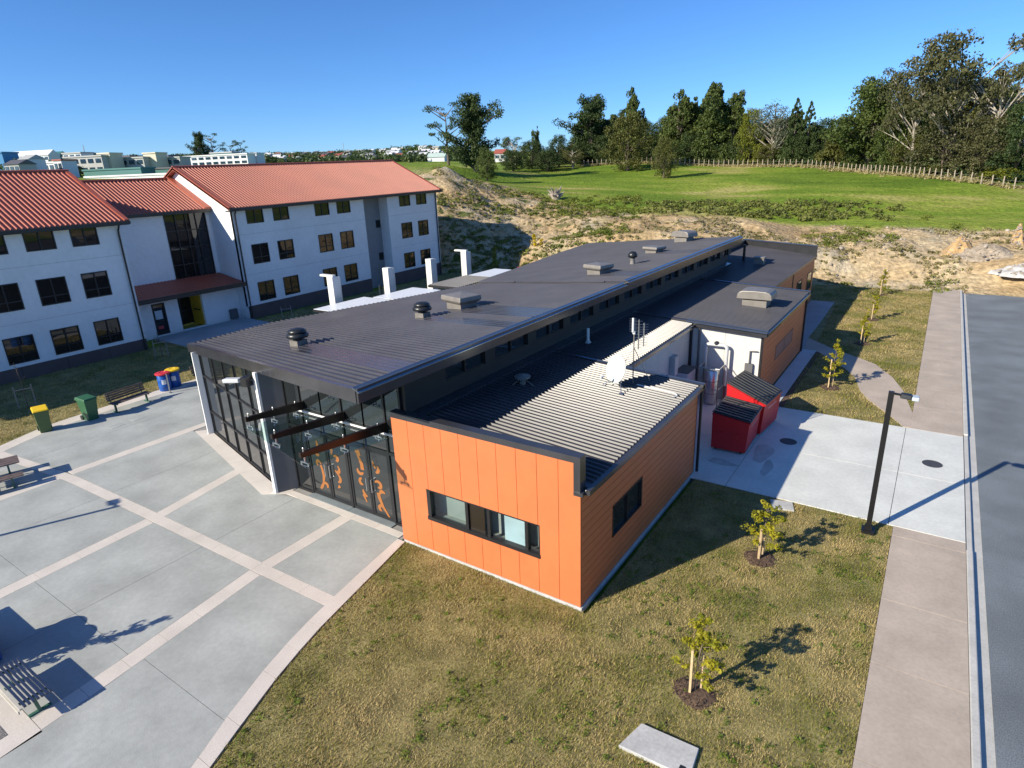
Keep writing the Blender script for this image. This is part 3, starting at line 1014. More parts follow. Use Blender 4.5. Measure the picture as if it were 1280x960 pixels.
def strokes(kind, x):
    """the painted scrolls on each of the four leaves, x = centre of the leaf"""
    if kind == 0:
        return [[(x-.02, .38, .6), (x+.08, .55, 1), (x+.14, .80, 1.3), (x+.12, 1.02, 1.2), (x+.06, 1.2, 1)], curl(x-.04, 1.22, .13, 10, 250), curl(x+.2, .47, .12, 150, -60), [(x-.1, .3, .8), (x, .42, 1.2), (x+.1, .56, .8)], curl(x+.02, 1.62, .15, 100, 320), [(x-.02, 1.76, 1), (x+.05, 1.9, 1.3), (x+.02, 2.05, .6)]]
    if kind == 1:
        return [curl(x-.12, 1.22, .17, 60, -150), curl(x-.14, .86, .22, 80, -70), [(x-.05, .66, 1.2), (x-.15, .56, .5)], curl(x-.06, 1.60, .12, 150, -120), [(x-.26, 1.72, .8), (x-.22, 1.88, 1.4), (x-.3, 2.1, .9)]]
    if kind == 2:
        return [[(x-.05, 2.15, .5), (x+.02, 1.95, 1), (x+.13, 1.72, 1.5), (x+.14, 1.52, 1.6)], curl(x+.0, 1.50, .17, -20, -200), [(x-.1, 2.1, 1), (x+.06, 2.12, 1.4), (x+.1, 1.98, .8)], curl(x+.06, 1.08, .14, 90, 300), curl(x+.27, .72, .24, 150, 240), [(x+.05, .66, 1.2), (x+.17, .42, .5)]]
    return [curl(x-.2, 1.66, .2, 60, -70), [(x-.27, 1.95, .4), (x-.24, 1.8, 1.2), (x-.16, 1.72, .6)], curl(x-.12, 1.15, .16, 150, -120), curl(x-.02, .86, .16, 30, 170), [(x-.17, .9, 1.4), (x-.13, .7, 1.5), (x-.02, .45, 1.1), (x+.1, .3, .9), (x+.24, .1, .7)], curl(x-.1, .36, .13, 60, 280)]
for k, (a, b) in enumerate(((-16.06, -15.15), (-15.13, -14.21), (-14.13, -13.26), (-13.24, -12.37))):
    d = hb()
    d.box(a, a+0.07, EY-0.03, EY+0.03, 0.06, 2.31).box(b-0.07, b, EY-0.03, EY+0.03, 0.06, 2.31).box(a+0.07, b-0.07, EY-0.03, EY+0.03, 2.24, 2.31).box(a+0.07, b-0.07, EY-0.03, EY+0.03, 0.06, 0.16)
    dd = d.build('door', BLACK, hall)
    hb().box(a+0.07, b-0.07, EY-0.008, EY+0.008, 0.16, 2.24).build('pane', GLASS, dd)
    hx = b-0.10 if k % 2 == 0 else a+0.10
    h = hb()
    h.tube([(hx, EY-0.03, 0.90), (hx, EY-0.10, 0.90), (hx, EY-0.10, 1.32), (hx, EY-0.03, 1.32)], 0.018, 8)
    h.build('handle', STEEL, dd)
    for j, st in enumerate(strokes(k, (a+b)/2)):
        st = [(min(max(p[0], a+0.09), b-0.09), p[1], p[2]) for p in st]
        s = hb()
        ribbon(s, st, 0.095, EY-0.0125-0.0006*j)
        s.build('painted_scroll', LETTER, dd)

# ---- glass canopy over the entrance: fin beams rising outwards, glass hung below on clamps
cn = hb()
cn.tube([(-16.3, 11.36, 3.02), (-11.9, 11.36, 3.02)], 0.03, 8)
canopy = cn.build('entrance_canopy', WHITE, hall)
BEAMS = ((-15.95, 9.42), (-14.07, 8.95), (-12.33, 8.52))
BRN = M('dark_brown_steel', (0.014, 0.008, 0.007), 0.4, var=0.1)
zc = lambda y: 3.22+(11.42-y)*0.105
for x, y0 in BEAMS:
    m = hb()
    w = 0.045
    vs = []
    for xx in (x-w, x+w):
        vs += [(xx, y0, zc(y0)-0.07), (xx, 11.42, zc(11.42)-0.15), (xx, 11.42, zc(11.42)+0.13), (xx, y0, zc(y0)+0.07)]
    m.add(vs, [(0, 1, 2, 3), (7, 6, 5, 4), (0, 4, 5, 1), (1, 5, 6, 2), (2, 6, 7, 3), (3, 7, 4, 0)])
    m.build('beam', BRN, canopy)
    for yy in (y0+0.12, (y0+11.3)/2, 11.15):
        c = hb()
        zz_ = zc(yy)-0.25
        c.box(x-0.13, x+0.13, yy-0.018, yy+0.018, zz_, zz_+0.03).box(x-0.014, x+0.014, yy-0.014, yy+0.014, zz_, zz_+0.2)
        c.lathe((x-0.13, yy, zz_), [(0.032, -0.04), (0.032, 0.03)], 8).lathe((x+0.13, yy, zz_), [(0.032, -0.04), (0.032, 0.03)], 8)
        c.build('clamp', STEEL, canopy)
        hb().lathe((x, yy, zc(yy)+0.02), [(0.025, 0.0), (0.025, 0.14), (0.01, 0.16)], 8).build('bolt', STEEL, canopy)
for (xa, xb, ya, yb) in ((-16.15, -14.08, 9.47, 8.97), (-14.06, -12.1, 8.97, 8.48)):
    m = hb()
    m.prism([(xa, ya), (xb, yb), (xb, 11.34), (xa, 11.34)], lambda x, y: zc(y)-0.29, lambda x, y: zc(y)-0.277)
    m.build('pane', GLASSC, canopy)
# floodlight on the blade
fl = hb()
fl.bar((-17.35, 10.78, 4.02), (-17.9, 10.62, 3.97), 0.04, 0.04)
flo = fl.build('floodlight', STEEL, hall)
fm = hb()
fm.bar((-17.85, 10.64, 3.98), (-18.45, 10.45, 3.93), 0.24, 0.13)
bevel(fm.build('lamp_housing', M('grey_lamp', (0.55, 0.57, 0.6), 0.35, var=0.05), flo), 0.03)
fm = hb()
fm.bar((-17.42, 10.66, 4.0), (-17.62, 10.60, 4.0), 0.3, 0.3)
fm.build('gear_box', BLACK, flo)

# ---- orange wing
WX0, WX1, WY0, WY1 = -11.52, -5.78, 10.90, 19.05
PT, PL = 3.86, 3.16
hb().box(WX0+0.06, WX1-0.06, WY0+0.5, WY1-0.02, 0.0, 3.1).build('inner_wall', CLAD, hall)
hb().box(WX0+0.03, WX1+0.03, WY0-0.012, WY1, -0.1, 0.07).build('footing', CONC, hall)
FX0, FX1, FZ0, FZ1 = -10.46, -6.88, 1.06, 1.98
pw = (WX1-WX0)/10
for k in range(10):
    xa, xb = WX0+pw*k+0.006, WX0+pw*(k+1)-0.006
    segs = []
    wa, wb = max(xa, FX0), min(xb, FX1)
    ptop = PT
    if wb-wa <= 0.02:
        segs = [(xa, xb, 0.08, PT)]
    else:
        segs = [(xa, xb, 0.08, FZ0), (xa, xb, FZ1, PT)]
        if wa-xa > 0.02:
            segs.append((xa, wa, FZ0, FZ1))
        if xb-wb > 0.02:
            segs.append((wb, xb, FZ0, FZ1))
    if k == 9:
        segs = [(xa, xb, 0.08, PL), (xa, WX1-0.17, PL, PT)]
    m = hb()
    for (a, b, c, d) in segs:
        m.box(a, b, WY0, WY0+0.05, c, d)
    m.build('panel', ORANGE, hall)
hb().box(WX0, WX1-0.01, WY0+0.045, WY0+0.10, 0.0, FZ0-0.02).box(WX0, WX1-0.01, WY0+0.045, WY0+0.10, FZ1+0.02, PL).box(WX0, FX0-0.02, WY0+0.045, WY0+0.10, FZ0-0.02, FZ1+0.02).box(FX1+0.02, WX1-0.01, WY0+0.045, WY0+0.10, FZ0-0.02, FZ1+0.02).build('backing_wall', CLAD, hall)
hb().box(WX0, WX1-0.2, WY0+0.05, WY0+0.2, PL, PT).build('parapet', CLAD, hall)
cap = hb()
cap.box(WX0-0.01, WX1-0.001, WY0-0.02, WY0+0.24, PT+0.002, PT+0.16)
cap.box(WX1-0.168, WX1-0.001, WY0-0.022, WY0+0.24, PL, PT+0.001)
cap.box(WX1-0.17, WX1+0.06, WY0-0.025, WY0+0.24, PL-0.10, PL+0.0)
cap.build('parapet_cap', FLASH, hall)
# front window: frame, sill, three lights, blind, a pale room behind
fw = hb()
fw.box(FX0, FX1, WY0-0.03, WY0+0.12, FZ0, FZ0+0.10).box(FX0, FX1, WY0+0.02, WY0+0.12, FZ1-0.05, FZ1).box(FX0, FX0+0.12, WY0+0.0, WY0+0.12, FZ0+0.1, FZ1-0.05).box(FX1-0.05, FX1, WY0+0.02, WY0+0.12, FZ0+0.1, FZ1-0.05)
for x in (-9.12, -8.42, -7.28):
    fw.box(x-0.045, x+0.045, WY0+0.02, WY0+0.12, FZ0+0.10, FZ1-0.05)
fwo = fw.build('window', BLACK, hall)
for a, b in ((FX0+0.12, -9.165), (-8.375, -7.325), (-7.235, FX1-0.05)):
    hb().box(a, b, WY0+0.085, WY0+0.092, FZ0+0.1, FZ1-0.05).build('pane', GLASSR, fwo)
hb().box(-9.07, -8.60, WY0+0.075, WY0+0.085, FZ0+0.1, FZ1-0.05).box(-8.60, -8.57, WY0+0.06, WY0+0.085, FZ0+0.1, FZ1-0.05).build('opening_shade', M('dark_opening', (0.02, 0.014, 0.008), 0.4), fwo)  # near-black sheet stands in for the shade inside the open sash
hb().box(-8.0, -7.34, WY0+0.13, WY0+0.15, FZ0+0.02, FZ1).build('blind', M('pale_blind', (0.50, 0.58, 0.64), 0.7), fwo)
room = hb()
room.box(FX0-0.2, FX1+0.2, WY0+0.42, WY0+0.45, FZ0-0.3, FZ1+0.3).box(FX0-0.2, FX1+0.2, WY0+0.13, WY0+0.42, FZ0-0.04, FZ0)
room.build('room_back', M('room_wall', (0.30, 0.32, 0.31), 0.8, var=0.1, scale=1.2), fwo)
# side boards
SYW0, SYW1, SZW0, SZW1 = 12.60, 14.48, 1.06, 1.96
bh = (3.06-0.08)/14
hb().box(WX1-0.08, WX1-0.045, WY0+0.06, WY1-0.02, 0.05, SZW0).box(WX1-0.08, WX1-0.045, WY0+0.06, WY1-0.02, SZW1, 3.06).box(WX1-0.08, WX1-0.045, WY0+0.06, SYW0, SZW0, SZW1).box(WX1-0.08, WX1-0.045, SYW1, WY1-0.02, SZW0, SZW1).build('backing_wall', CLAD, hall)
for k in range(14):
    z0, z1 = 0.08+bh*k+0.006, 0.08+bh*(k+1)-0.006
    m = hb()
    lo, hi = max(z0, SZW0), min(z1, SZW1)
    if hi-lo > 0.03:
        m.box(WX1-0.04, WX1, WY0+0.052, SYW0, z0, z1).box(WX1-0.04, WX1, SYW1, WY1-0.06, z0, z1)
        if lo-z0 > 0.02: m.box(WX1-0.04, WX1, SYW0, SYW1, z0, lo)
        if z1-hi > 0.02: m.box(WX1-0.04, WX1, SYW0, SYW1, hi, z1)
    else:
        m.box(WX1-0.04, WX1, WY0+0.052, WY1-0.06, z0, z1)
    m.build('board', ORANGE, hall)
sw = hb()
sw.box(WX1-0.09, WX1+0.012, SYW0, SYW0+0.06, SZW0, SZW1).box(WX1-0.09, WX1+0.012, SYW1-0.06, SYW1, SZW0, SZW1).box(WX1-0.09, WX1+0.012, SYW0, SYW1, SZW0-0.01, SZW0+0.05).box(WX1-0.09, WX1+0.012, SYW0, SYW1, SZW1-0.05, SZW1).box(WX1-0.09, WX1, (SYW0+SYW1)/2-0.02, (SYW0+SYW1)/2+0.02, SZW0, SZW1)
swo = sw.build('window', BLACK, hall)
hb().box(WX1-0.06, WX1-0.05, SYW0+0.05, SYW1-0.05, SZW0+0.05, SZW1-0.05).build('pane', GLASS, swo)
# wing roof, falling to a gutter on the long side
zl = lambda x, y: 3.60-0.070*(x+11.5)
PR = [(-11.5, WY0+0.25), (-5.72, WY0+0.25), (-5.72, WY1), (-11.5, WY1)]
wr = hb().prism(PR, lambda x, y: zl(x, y)-0.06, zl).build('roof', ROOF, hall)
wr['label'] = 'low ribbed roof of the orange wing'
ribs(hb(), [(-11.2, 11.35), (-5.74, 11.35), (-5.74, WY1-0.15), (-11.2, WY1-0.15)], zl, (1, 0), 0.19, 0.066, 0.028, 0.046).build('roof_rib', ROOF, wr)
hb().box(-5.72, -5.60, WY0+0.10, WY1+0.05, 3.07, 3.20).build('gutter', FLASH, hall)
edge_beam(hb(), (-11.5, WY1-0.12), (-5.6, WY1-0.12), zl, 0.24, -0.1, 0.06, (0, 1)).build('flashing', FLASH, hall)
m = hb(); m.prism([(-11.5, 11.15), (-11.2, 11.15), (-11.2, 42.2), (-11.5, 42.2)], 3.5, lambda x, y: 3.72-0.2*(x+11.5)); m.build('flashing', FLASH, hall)
hb().tube([(-5.68, WY1+0.03, 3.1), (-5.68, WY1+0.03, 0.1)], 0.05, 8).build('downpipe', BLACK, hall)
hb().box(-8.6, -5.79, WY1-0.02, WY1+0.03, 0.0, 3.1).build('end_wall', GREYW, hall)
# ---- link block behind it
hb().box(-11.5, -8.62, WY1, 26.45, 0, 3.2).build('inner_wall', CLAD, hall)
PK = [(-11.5, 19.18), (-8.42, 19.18), (-8.42, 26.45), (-11.5, 26.45)]
kr = hb().prism(PK, lambda x, y: zl(x, y)-0.10, lambda x, y: zl(x, y)-0.04).build('roof', ROOF, hall)
kr['label'] = 'ribbed roof of the link behind the orange wing'
ribs(hb(), [(-11.2, 19.3), (-8.44, 19.3), (-8.44, 26.4), (-11.2, 26.4)], lambda x, y: zl(x, y)-0.04, (1, 0), 0.19, 0.066, 0.028, 0.046).build('roof_rib', ROOF, kr)
hb().box(-8.42, -8.32, 19.1, 26.45, 3.20, 3.33).build('gutter', FLASH, hall)
for k in range(6):
    a = WY1+(26.45-WY1)*k/6
    hb().box(-8.63, -8.57, a+0.006, a+(26.45-WY1)/6-0.006, 0.05, 3.2).build('panel', BUFFW, hall)
# ---- kitchen block: white end wall, board side
KY0, KY1, KX1 = 26.5, 35.9, -5.48
hb().box(-11.5, KX1-0.06, KY0+0.05, KY1, 0, 3.1).build('inner_wall', CLAD, hall)
for a, b in ((-8.6, -7.05), (-7.04, KX1-0.09)):
    hb().box(a, b, KY0, KY0+0.05, 0.05, 3.15).build('panel', BUFFW, hall)
hb().box(KX1-0.09, KX1, KY0-0.01, KY0+0.1, 0.05, 3.12).build('corner_trim', BLACK, hall)
bh2 = 3.05/12
for k in range(12):
    hb().box(KX1-0.04, KX1, KY0+0.1, KY1-0.06, 0.06+bh2*k+0.006, 0.06+bh2*(k+1)-0.006).build('board', ORANGE, hall)
kw = hb()
kw.box(KX1-0.05, KX1+0.015, 29.2, 33.0, 1.95, 1.98).box(KX1-0.05, KX1+0.015, 29.2, 33.0, 1.30, 1.33).box(KX1-0.05, KX1+0.015, 29.2, 29.24, 1.3, 1.98).box(KX1-0.05, KX1+0.015, 32.96, 33.0, 1.3, 1.98).box(KX1-0.05, KX1+0.015, 31.05, 31.1, 1.3, 1.98)
kwo = kw.build('window', M('brown_frame', (0.16, 0.07, 0.05), 0.6), hall)
hb().box(KX1, KX1+0.008, 29.24, 32.96, 1.33, 1.95).build('louvre_pane', M('brown_louvre', (0.30, 0.13, 0.10), 0.6, var=0.1), kwo)
zk = lambda x, y: 3.62-0.055*(x+11.5)
KP = [(-11.5, KY0-0.15), (KX1+0.12, KY0-0.15), (KX1+0.12, KY1), (-11.5, KY1)]
kro = hb().prism(KP, lambda x, y: zk(x, y)-0.12, zk).build('roof', ROOF, hall)
kro['label'] = 'roof of the white-ended kitchen block'
ribs(hb(), [(-11.2, KY0+0.1), (KX1+0.1, KY0+0.1), (KX1+0.1, KY1-0.1), (-11.2, KY1-0.1)], zk, (1, 0), 0.21, 0.06, 0.03, 0.022).build('roof_rib', ROOF, kro)
edge_beam(hb(), (-8.7, KY0-0.20), (KX1+0.16, KY0-0.20), zk, 0.22, -0.22, 0.05, (0, 1)).build('flashing', FLASH, hall)
edge_beam(hb(), (-11.4, KY1-0.12), (KX1+0.16, KY1-0.12), zk, 0.24, -0.2, 0.06, (0, 1)).build('flashing', FLASH, hall)
hb().box(KX1+0.12, KX1+0.2, KY0-0.15, KY1, 3.10, 3.24).build('gutter', FLASH, hall)
hb().tube([(KX1+0.05, KY1-0.02, 3.1), (KX1+0.05, KY1-0.02, 0.05)], 0.05, 8).build('downpipe', BLACK, hall)
hb().tube([(-8.50, KY0-0.08, 3.2), (-8.50, KY0-0.08, 0.1)], 0.055, 8).build('downpipe', BLACK, hall)
hb().tube([(-8.15, KY0-0.06, 3.15), (-8.15, KY0-0.06, 0.1)], 0.05, 8).build('downpipe', GREYW, hall)
# ---- rear block
RX1, RY1 = -7.36, 50.1
hb().box(-14.5, RX1-0.05, KY1, RY1-0.2, 0, 3.2).build('inner_wall', CLAD, hall)
for k in range(12):
    m = hb()
    z0, z1 = 0.06+bh2*k+0.006, 0.06+bh2*(k+1)-0.006
    m.box(RX1-0.04, RX1, KY1+0.02, RY1-0.1, z0, z1)
    m.build('board', ORANGE, hall)
for (a, b, c, d) in ((39.7, 40.3, 1.2, 2.3), (43.9, 45.6, 0.15, 2.35), (47.6, 49.3, 1.1, 2.4)):
    w = hb().box(RX1-0.02, RX1+0.03, a, b, c, c+0.07).box(RX1-0.02, RX1+0.03, a, b, d-0.07, d).box(RX1-0.02, RX1+0.03, a, a+0.07, c, d).box(RX1-0.02, RX1+0.03, b-0.07, b, c, d).build('window', BLACK, hall)
    hb().box(RX1, RX1+0.012, a+0.07, b-0.07, c+0.07, d-0.07).build('pane', GLASS, w)
hb().box(RX1-0.02, RX1+0.035, 42.3, 42.55, 0.05, 3.1).build('corner_trim', BLACK, hall)
zb = lambda x, y: 3.62-0.05*(x+13)
RP = [(-14.3, KY1+0.12), (RX1+0.12, KY1+0.12), (RX1+0.12, RY1), (-14.3, RY1+3.5)]
rro = hb().prism(RP, lambda x, y: zb(x, y)-0.12, zb).build('roof', ROOF, hall)
rro['label'] = 'roof of the rear block'
ribs(hb(), RP, zb, (1, 0), 0.22, 0.06, 0.03, 0.018).build('roof_rib', ROOF, rro)
edge_beam(hb(), (-13.2, RY1+2.9), (RX1+0.1, RY1-0.1), lambda x, y: 3.36, 0.2, -0.3, 0.62, (0, -1)).build('parapet', CLAD, hall)
edge_beam(hb(), (-13.25, RY1+2.95), (RX1+0.12, RY1-0.06), lambda x, y: 3.36, 0.28, 0.62, 0.67, (0, -1)).build('parapet_cap', FLASH, hall)
hb().box(-13.25, -13.0, 44.0, RY1+2.9, 3.4, 4.0).build('parapet', FLASH, hall)
# ---- translucent walkway covers on the far side
TRANS = M('milky_sheet', (0.80, 0.83, 0.85), 0.35, var=0.03)
for (a, b, c, d, z, mt) in ((-27.5, -25.2, 21.3, 24.95, 3.30, TRANS), (-26.9, -24.6, 25.1, 28.5, 3.30, TRANS), (-26.2, -23.8, 29.2, 33.0, 3.38, ROOF), (-26.1, -23.4, 33.1, 36.2, 3.40, TRANS)):
    m = hb()
    m.box(a, b, c, d, z-0.04, z)
    o = m.build('walkway_cover', mt, hall)
    hb().box(a-0.06, a, c, d, z-0.14, z-0.02).box(a, b, c-0.05, c, z-0.14, z-0.02).box(a, b, d, d+0.05, z-0.14, z-0.02).build('cover_frame', BLACK, o)
    if mt is ROOF:
        ribs(hb(), [(a, c), (b, c), (b, d), (a, d)], lambda x, y: z, (1, 0), 0.2).build('roof_rib', ROOF, o)
    hb().box(a+0.3, a+0.4, (c+d)/2-0.05, (c+d)/2+0.05, 0, z-0.04).build('post', BLACK, o)

# ------------------------------------------------------------------ white apartment building with red roofs
APT = (-46.0, 25.0, 0.0)
apt = empty('apartment_building', APT)
tag(apt, 'three-storey white building with red ribbed roofs and dark windows beyond the plaza', 'building')
WALLW = M('white_render', (0.82, 0.83, 0.83), 0.75, var=0.05, scale=0.5, bump=0.05, bscale=30, fine=0.03, fscale=4, detail=7)
PLINTH = M('brown_plinth', (0.115, 0.085, 0.08), 0.8, var=0.1, scale=1)
REDROOF = M('red_roof_metal', (0.42, 0.108, 0.062), 0.5, var=0.08, scale=0.4, spec=0.5, fine=0.05, fscale=3)
DARKG = M('dark_gutter', (0.03, 0.028, 0.028), 0.4, var=0.1)
WGLASS = glassmat('window_glass', (0.020, 0.018, 0.017), 1.6)
CURT = M('pale_curtain', (0.30, 0.28, 0.25), 0.9, var=0.25, scale=3)
def dzR(y):
    return 0.28+0.011*(y-39.0)
warpR = lambda p: (p[0], p[1], p[2]+dzR(p[1]))
def ab(w=None):
    m = MB(APT)
    m.warp = w
    return m

def apt_window(x, y0, y1, z0, z1, w=None, rnd=None):
    """window in a wall facing +x: frame, mullion, transom, panes"""
    t = 0.06
    ym = (y0+y1)/2
    f = ab(w)
    f.box(x-0.10, x+0.03, y0, y1, z0, z0+t).box(x-0.10, x+0.03, y0, y1, z1-t, z1).box(x-0.10, x+0.03, y0, y0+t, z0+t, z1-t).box(x-0.10, x+0.03, y1-t, y1, z0+t, z1-t)
    f.box(x-0.08, x+0.015, ym-0.035, ym+0.035, z0+t, z1-t)
    zt = z0+0.32*(z1-z0)
    big = z1-z0 > 1.2
    if big:
        f.box(x-0.08, x+0.012, y0+t, y1-t, zt-0.03, zt+0.03)
    o = f.build('window', BLACK, apt)
    for a, b in ((y0+t, ym-0.035), (ym+0.035, y1-t)):
        if big:
            ab(w).box(x-0.05, x-0.03, a, b, z0+t, zt-0.03).build('pane', WGLASS, o)
            ab(w).box(x-0.05, x-0.03, a, b, zt+0.03, z1-t).build('pane', WGLASS, o)
        else:
            ab(w).box(x-0.05, x-0.03, a, b, z0+t, z1-t).build('pane', WGLASS, o)
    return o

def wall_with_holes(x, thick, ya, yb, za, zb, holes, mat, w=None, name='wall'):
    """wall facing +x between ya..yb, za..zb with rectangular openings"""
    m = ab(w)
    ysx = sorted({ya, yb, *[h[0] for h in holes], *[h[1] for h in holes]})
    for a, b in zip(ysx, ysx[1:]):
        if b-a < 1e-6:
            continue
        hs = sorted([(h[2], h[3]) for h in holes if h[0] <= a+1e-6 and h[1] >= b-1e-6])
        z = za
        for h0, h1 in hs:
            if h0 > z:
                m.box(x-thick, x, a, b, z, h0)
            z = h1
        if z < zb:
            m.box(x-thick, x, a, b, z, zb)
    return m.build(name, mat, apt)

ROWS = ((0.93, 2.38), (3.77, 5.23), (6.75, 7.90))
PLT = 0.72
def gable_roof(ya, yb, xf, xr, ze, zrg, w=None, over=0.45, label=None):
    """ridge at xr along y; eave over the wall face xf"""
    xe = xf+0.40
    ye = ze-0.02
    sl = (zrg-ye)/(xe-xr)
    zf = lambda x, y: zrg-sl*abs(x-xr)
    xb = xr-(xe-xr)
    a, b = ya-over, yb+over
    m = ab(w)
    m.prism([(xr, a), (xe, a), (xe, b), (xr, b)], lambda x, y: zf(x, y)-0.14, zf)
    o = m.build('roof', REDROOF, apt)
    if label:
        o['label'] = label
    m = ab(w)
    m.prism([(xb, a), (xr, a), (xr, b), (xb, b)], lambda x, y: zf(x, y)-0.14, zf)
    m.build('roof_slope', REDROOF, o)
    m = ab(w)
    ribs(m, [(xr, a+0.25), (xe, a+0.25), (xe, b-0.25), (xr, b-0.25)], zf, (1, 0), 0.26, 0.10, 0.06, 0.055)
    m.build('roof_rib', REDROOF, o)
    m = ab(w)
    m.tube([(xr, a, zrg+0.02), (xr, b, zrg+0.02)], 0.11, 8)
    m.build('ridge_cap', REDROOF, o)
    for (c, d) in ((a, a+0.26), (b-0.26, b)):
        m = ab(w)
        m.prism([(xr, c), (xe, c), (xe, d), (xr, d)], lambda x, y: zf(x, y)-0.17, lambda x, y: zf(x, y)+0.07)
        m.prism([(xb, c), (xr, c), (xr, d), (xb, d)], lambda x, y: zf(x, y)-0.17, lambda x, y: zf(x, y)+0.07)
        m.build('barge_cap', REDROOF, o)
    m = ab(w)
    m.box(xe-0.02, xe+0.13, a, b, ye-0.20, ye-0.02)
    m.build('gutter', DARKG, apt)
    m = ab(w)
    m.box(xf-0.1, xe-0.02, a, b, ye-0.24, ye-0.16)
    m.build('soffit', DARKG, apt)
    return zf
def gable_end(y0, y1, xf, xb, xr, ze, zrg, w=None):
    m = ab(w)
    vs = []
    prof = [(xf, -0.6), (xf, ze-0.1), (xr, zrg-0.18), (xb, ze-0.1), (xb, -0.6)]
    for y in (y0, y1):
        vs += [(x, y, z) for x, z in prof]
    n = len(prof)
    m.add(vs, [tuple(range(n)), tuple(range(2*n-1, n-1, -1))]+[(i, i+n, (i+1) % n+n, (i+1) % n) for i in range(n)])
    return m.build('gable_wall', WALLW, apt)
def downpipe(x, y, ztop, w=None):
    m = ab(w)
    m.tube([(x+0.35, y, ztop), (x+0.12, y, ztop-0.3), (x+0.09, y, ztop-0.5), (x+0.09, y, 0.0)], 0.055, 8)
    m.build('downpipe', DARKG, apt)
# left wing
XW = -41.0
LY0, LY1 = -4.0, 18.65
lw = [(13.63, 15.09), (15.9, 17.32), (11.37, 12.80), (9.1, 10.53), (5.2, 6.65), (3.0, 4.4), (-1.0, .45)]
holes = [(a, b, z0, z1) for a, b in lw for z0, z1 in ROWS]
wall_with_holes(XW, 0.25, LY0, LY1, PLT, 8.0, holes, WALLW)
for h in holes:
    apt_window(XW, *h)
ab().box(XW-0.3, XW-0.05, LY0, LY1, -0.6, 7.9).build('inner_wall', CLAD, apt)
for k in range(10):
    a = LY0+(LY1-LY0)*k/10
    ab().box(XW-0.2, XW+0.02, a+0.008, a+(LY1-LY0)/10-0.008, -0.8, PLT-0.004).build('plinth_panel', PLINTH, apt)
gable_end(LY1-0.25, LY1, XW-0.002, XW-12, XW-6, 8.0, 10.95)
gable_end(LY0, LY0+0.25, XW-0.002, XW-12, XW-6, 8.0, 10.95)
gable_roof(LY0, LY1, XW, XW-6.0, 8.0, 10.95, None, 0.42, 'red ribbed roof nearest the photo edge')
downpipe(XW, 18.45, 7.75)
# right wing
XR = -43.05
RY0, RYE = 27.40, 50.2
rw = [(28.5, 29.95), (30.82, 32.27), (34.83, 36.33), (37.17, 38.66)]
rw2 = [(44.78, 46.27), (47.15, 48.62)]
h1 = [(a, b, z0, z1) for a, b in rw for z0, z1 in ROWS]
h2 = [(a, b, z0, z1) for a, b in rw2 for z0, z1 in ROWS]
wall_with_holes(XR, 0.25, RY0, 40.25, PLT, 8.0, h1, WALLW, warpR)
wall_with_holes(XR, 0.25, 43.2, RYE, PLT, 8.0, h2, WALLW, warpR)
for h in h1+h2:
    apt_window(XR, *h, w=warpR)
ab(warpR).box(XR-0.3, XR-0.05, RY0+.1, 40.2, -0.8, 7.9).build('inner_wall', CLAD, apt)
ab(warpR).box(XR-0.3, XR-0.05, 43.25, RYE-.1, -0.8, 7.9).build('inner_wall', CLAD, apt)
GREYB = M('grey_recess', (0.26, 0.27, 0.28), 0.8, var=0.06)
hr = [(40.45, 41.0, 2.0, 2.7), (40.45, 41.0, 5.0, 5.7), (42.55, 43.1, 2.0, 2.7), (42.55, 43.1, 5.0, 5.7)]
wall_with_holes(XR-1.1, 0.2, 40.0, 43.4, -0.8, 8.0, hr, GREYB, warpR, 'recess_wall')
for h in hr:
    apt_window(XR-1.1, *h, w=warpR)
ab(warpR).box(XR-1.1, XR-0.26, 40.0, 40.249, -0.8, 8.0).box(XR-1.1, XR-0.26, 43.201, 43.4, -0.8, 8.0).build('recess_return', WALLW, apt)
for (a, b, n) in ((RY0, 40.25, 6), (43.2, RYE, 3)):
    for k in range(n):
        c, d = a+(b-a)*k/n, a+(b-a)*(k+1)/n
        ab(warpR).box(XR-0.2, XR+0.02, c+0.008, d-0.008, -1.0, PLT-0.004).build('plinth_panel', PLINTH, apt)
gable_end(RY0, RY0+0.25, XR-0.002, XR-12, XR-6, 8.0, 10.95, warpR)
gable_end(RYE-0.25, RYE, XR-0.002, XR-12, XR-6, 8.0, 10.95, warpR)
gable_roof(RY0, RYE, XR, XR-6.0, 8.0, 10.95, warpR, 0.42, 'long red ribbed roof beside the bare bank')
downpipe(XR, 27.55, 8.0)
downpipe(XR, 49.95, 8.4)
JW = M('wall_joint', (0.55, 0.55, 0.55), 0.8)
for z in (3.05, 6.0):
    ab().box(XW-0.02, XW+0.004, LY0, LY1-0.02, z, z+0.025).build('wall_joint', JW, apt)
    ab(warpR).box(XR-0.02, XR+0.004, RY0+0.02, 40.2, z, z+0.025).build('wall_joint', JW, apt)
    ab(warpR).box(XR-0.02, XR+0.004, 43.25, RYE-0.02, z, z+0.025).build('wall_joint', JW, apt)
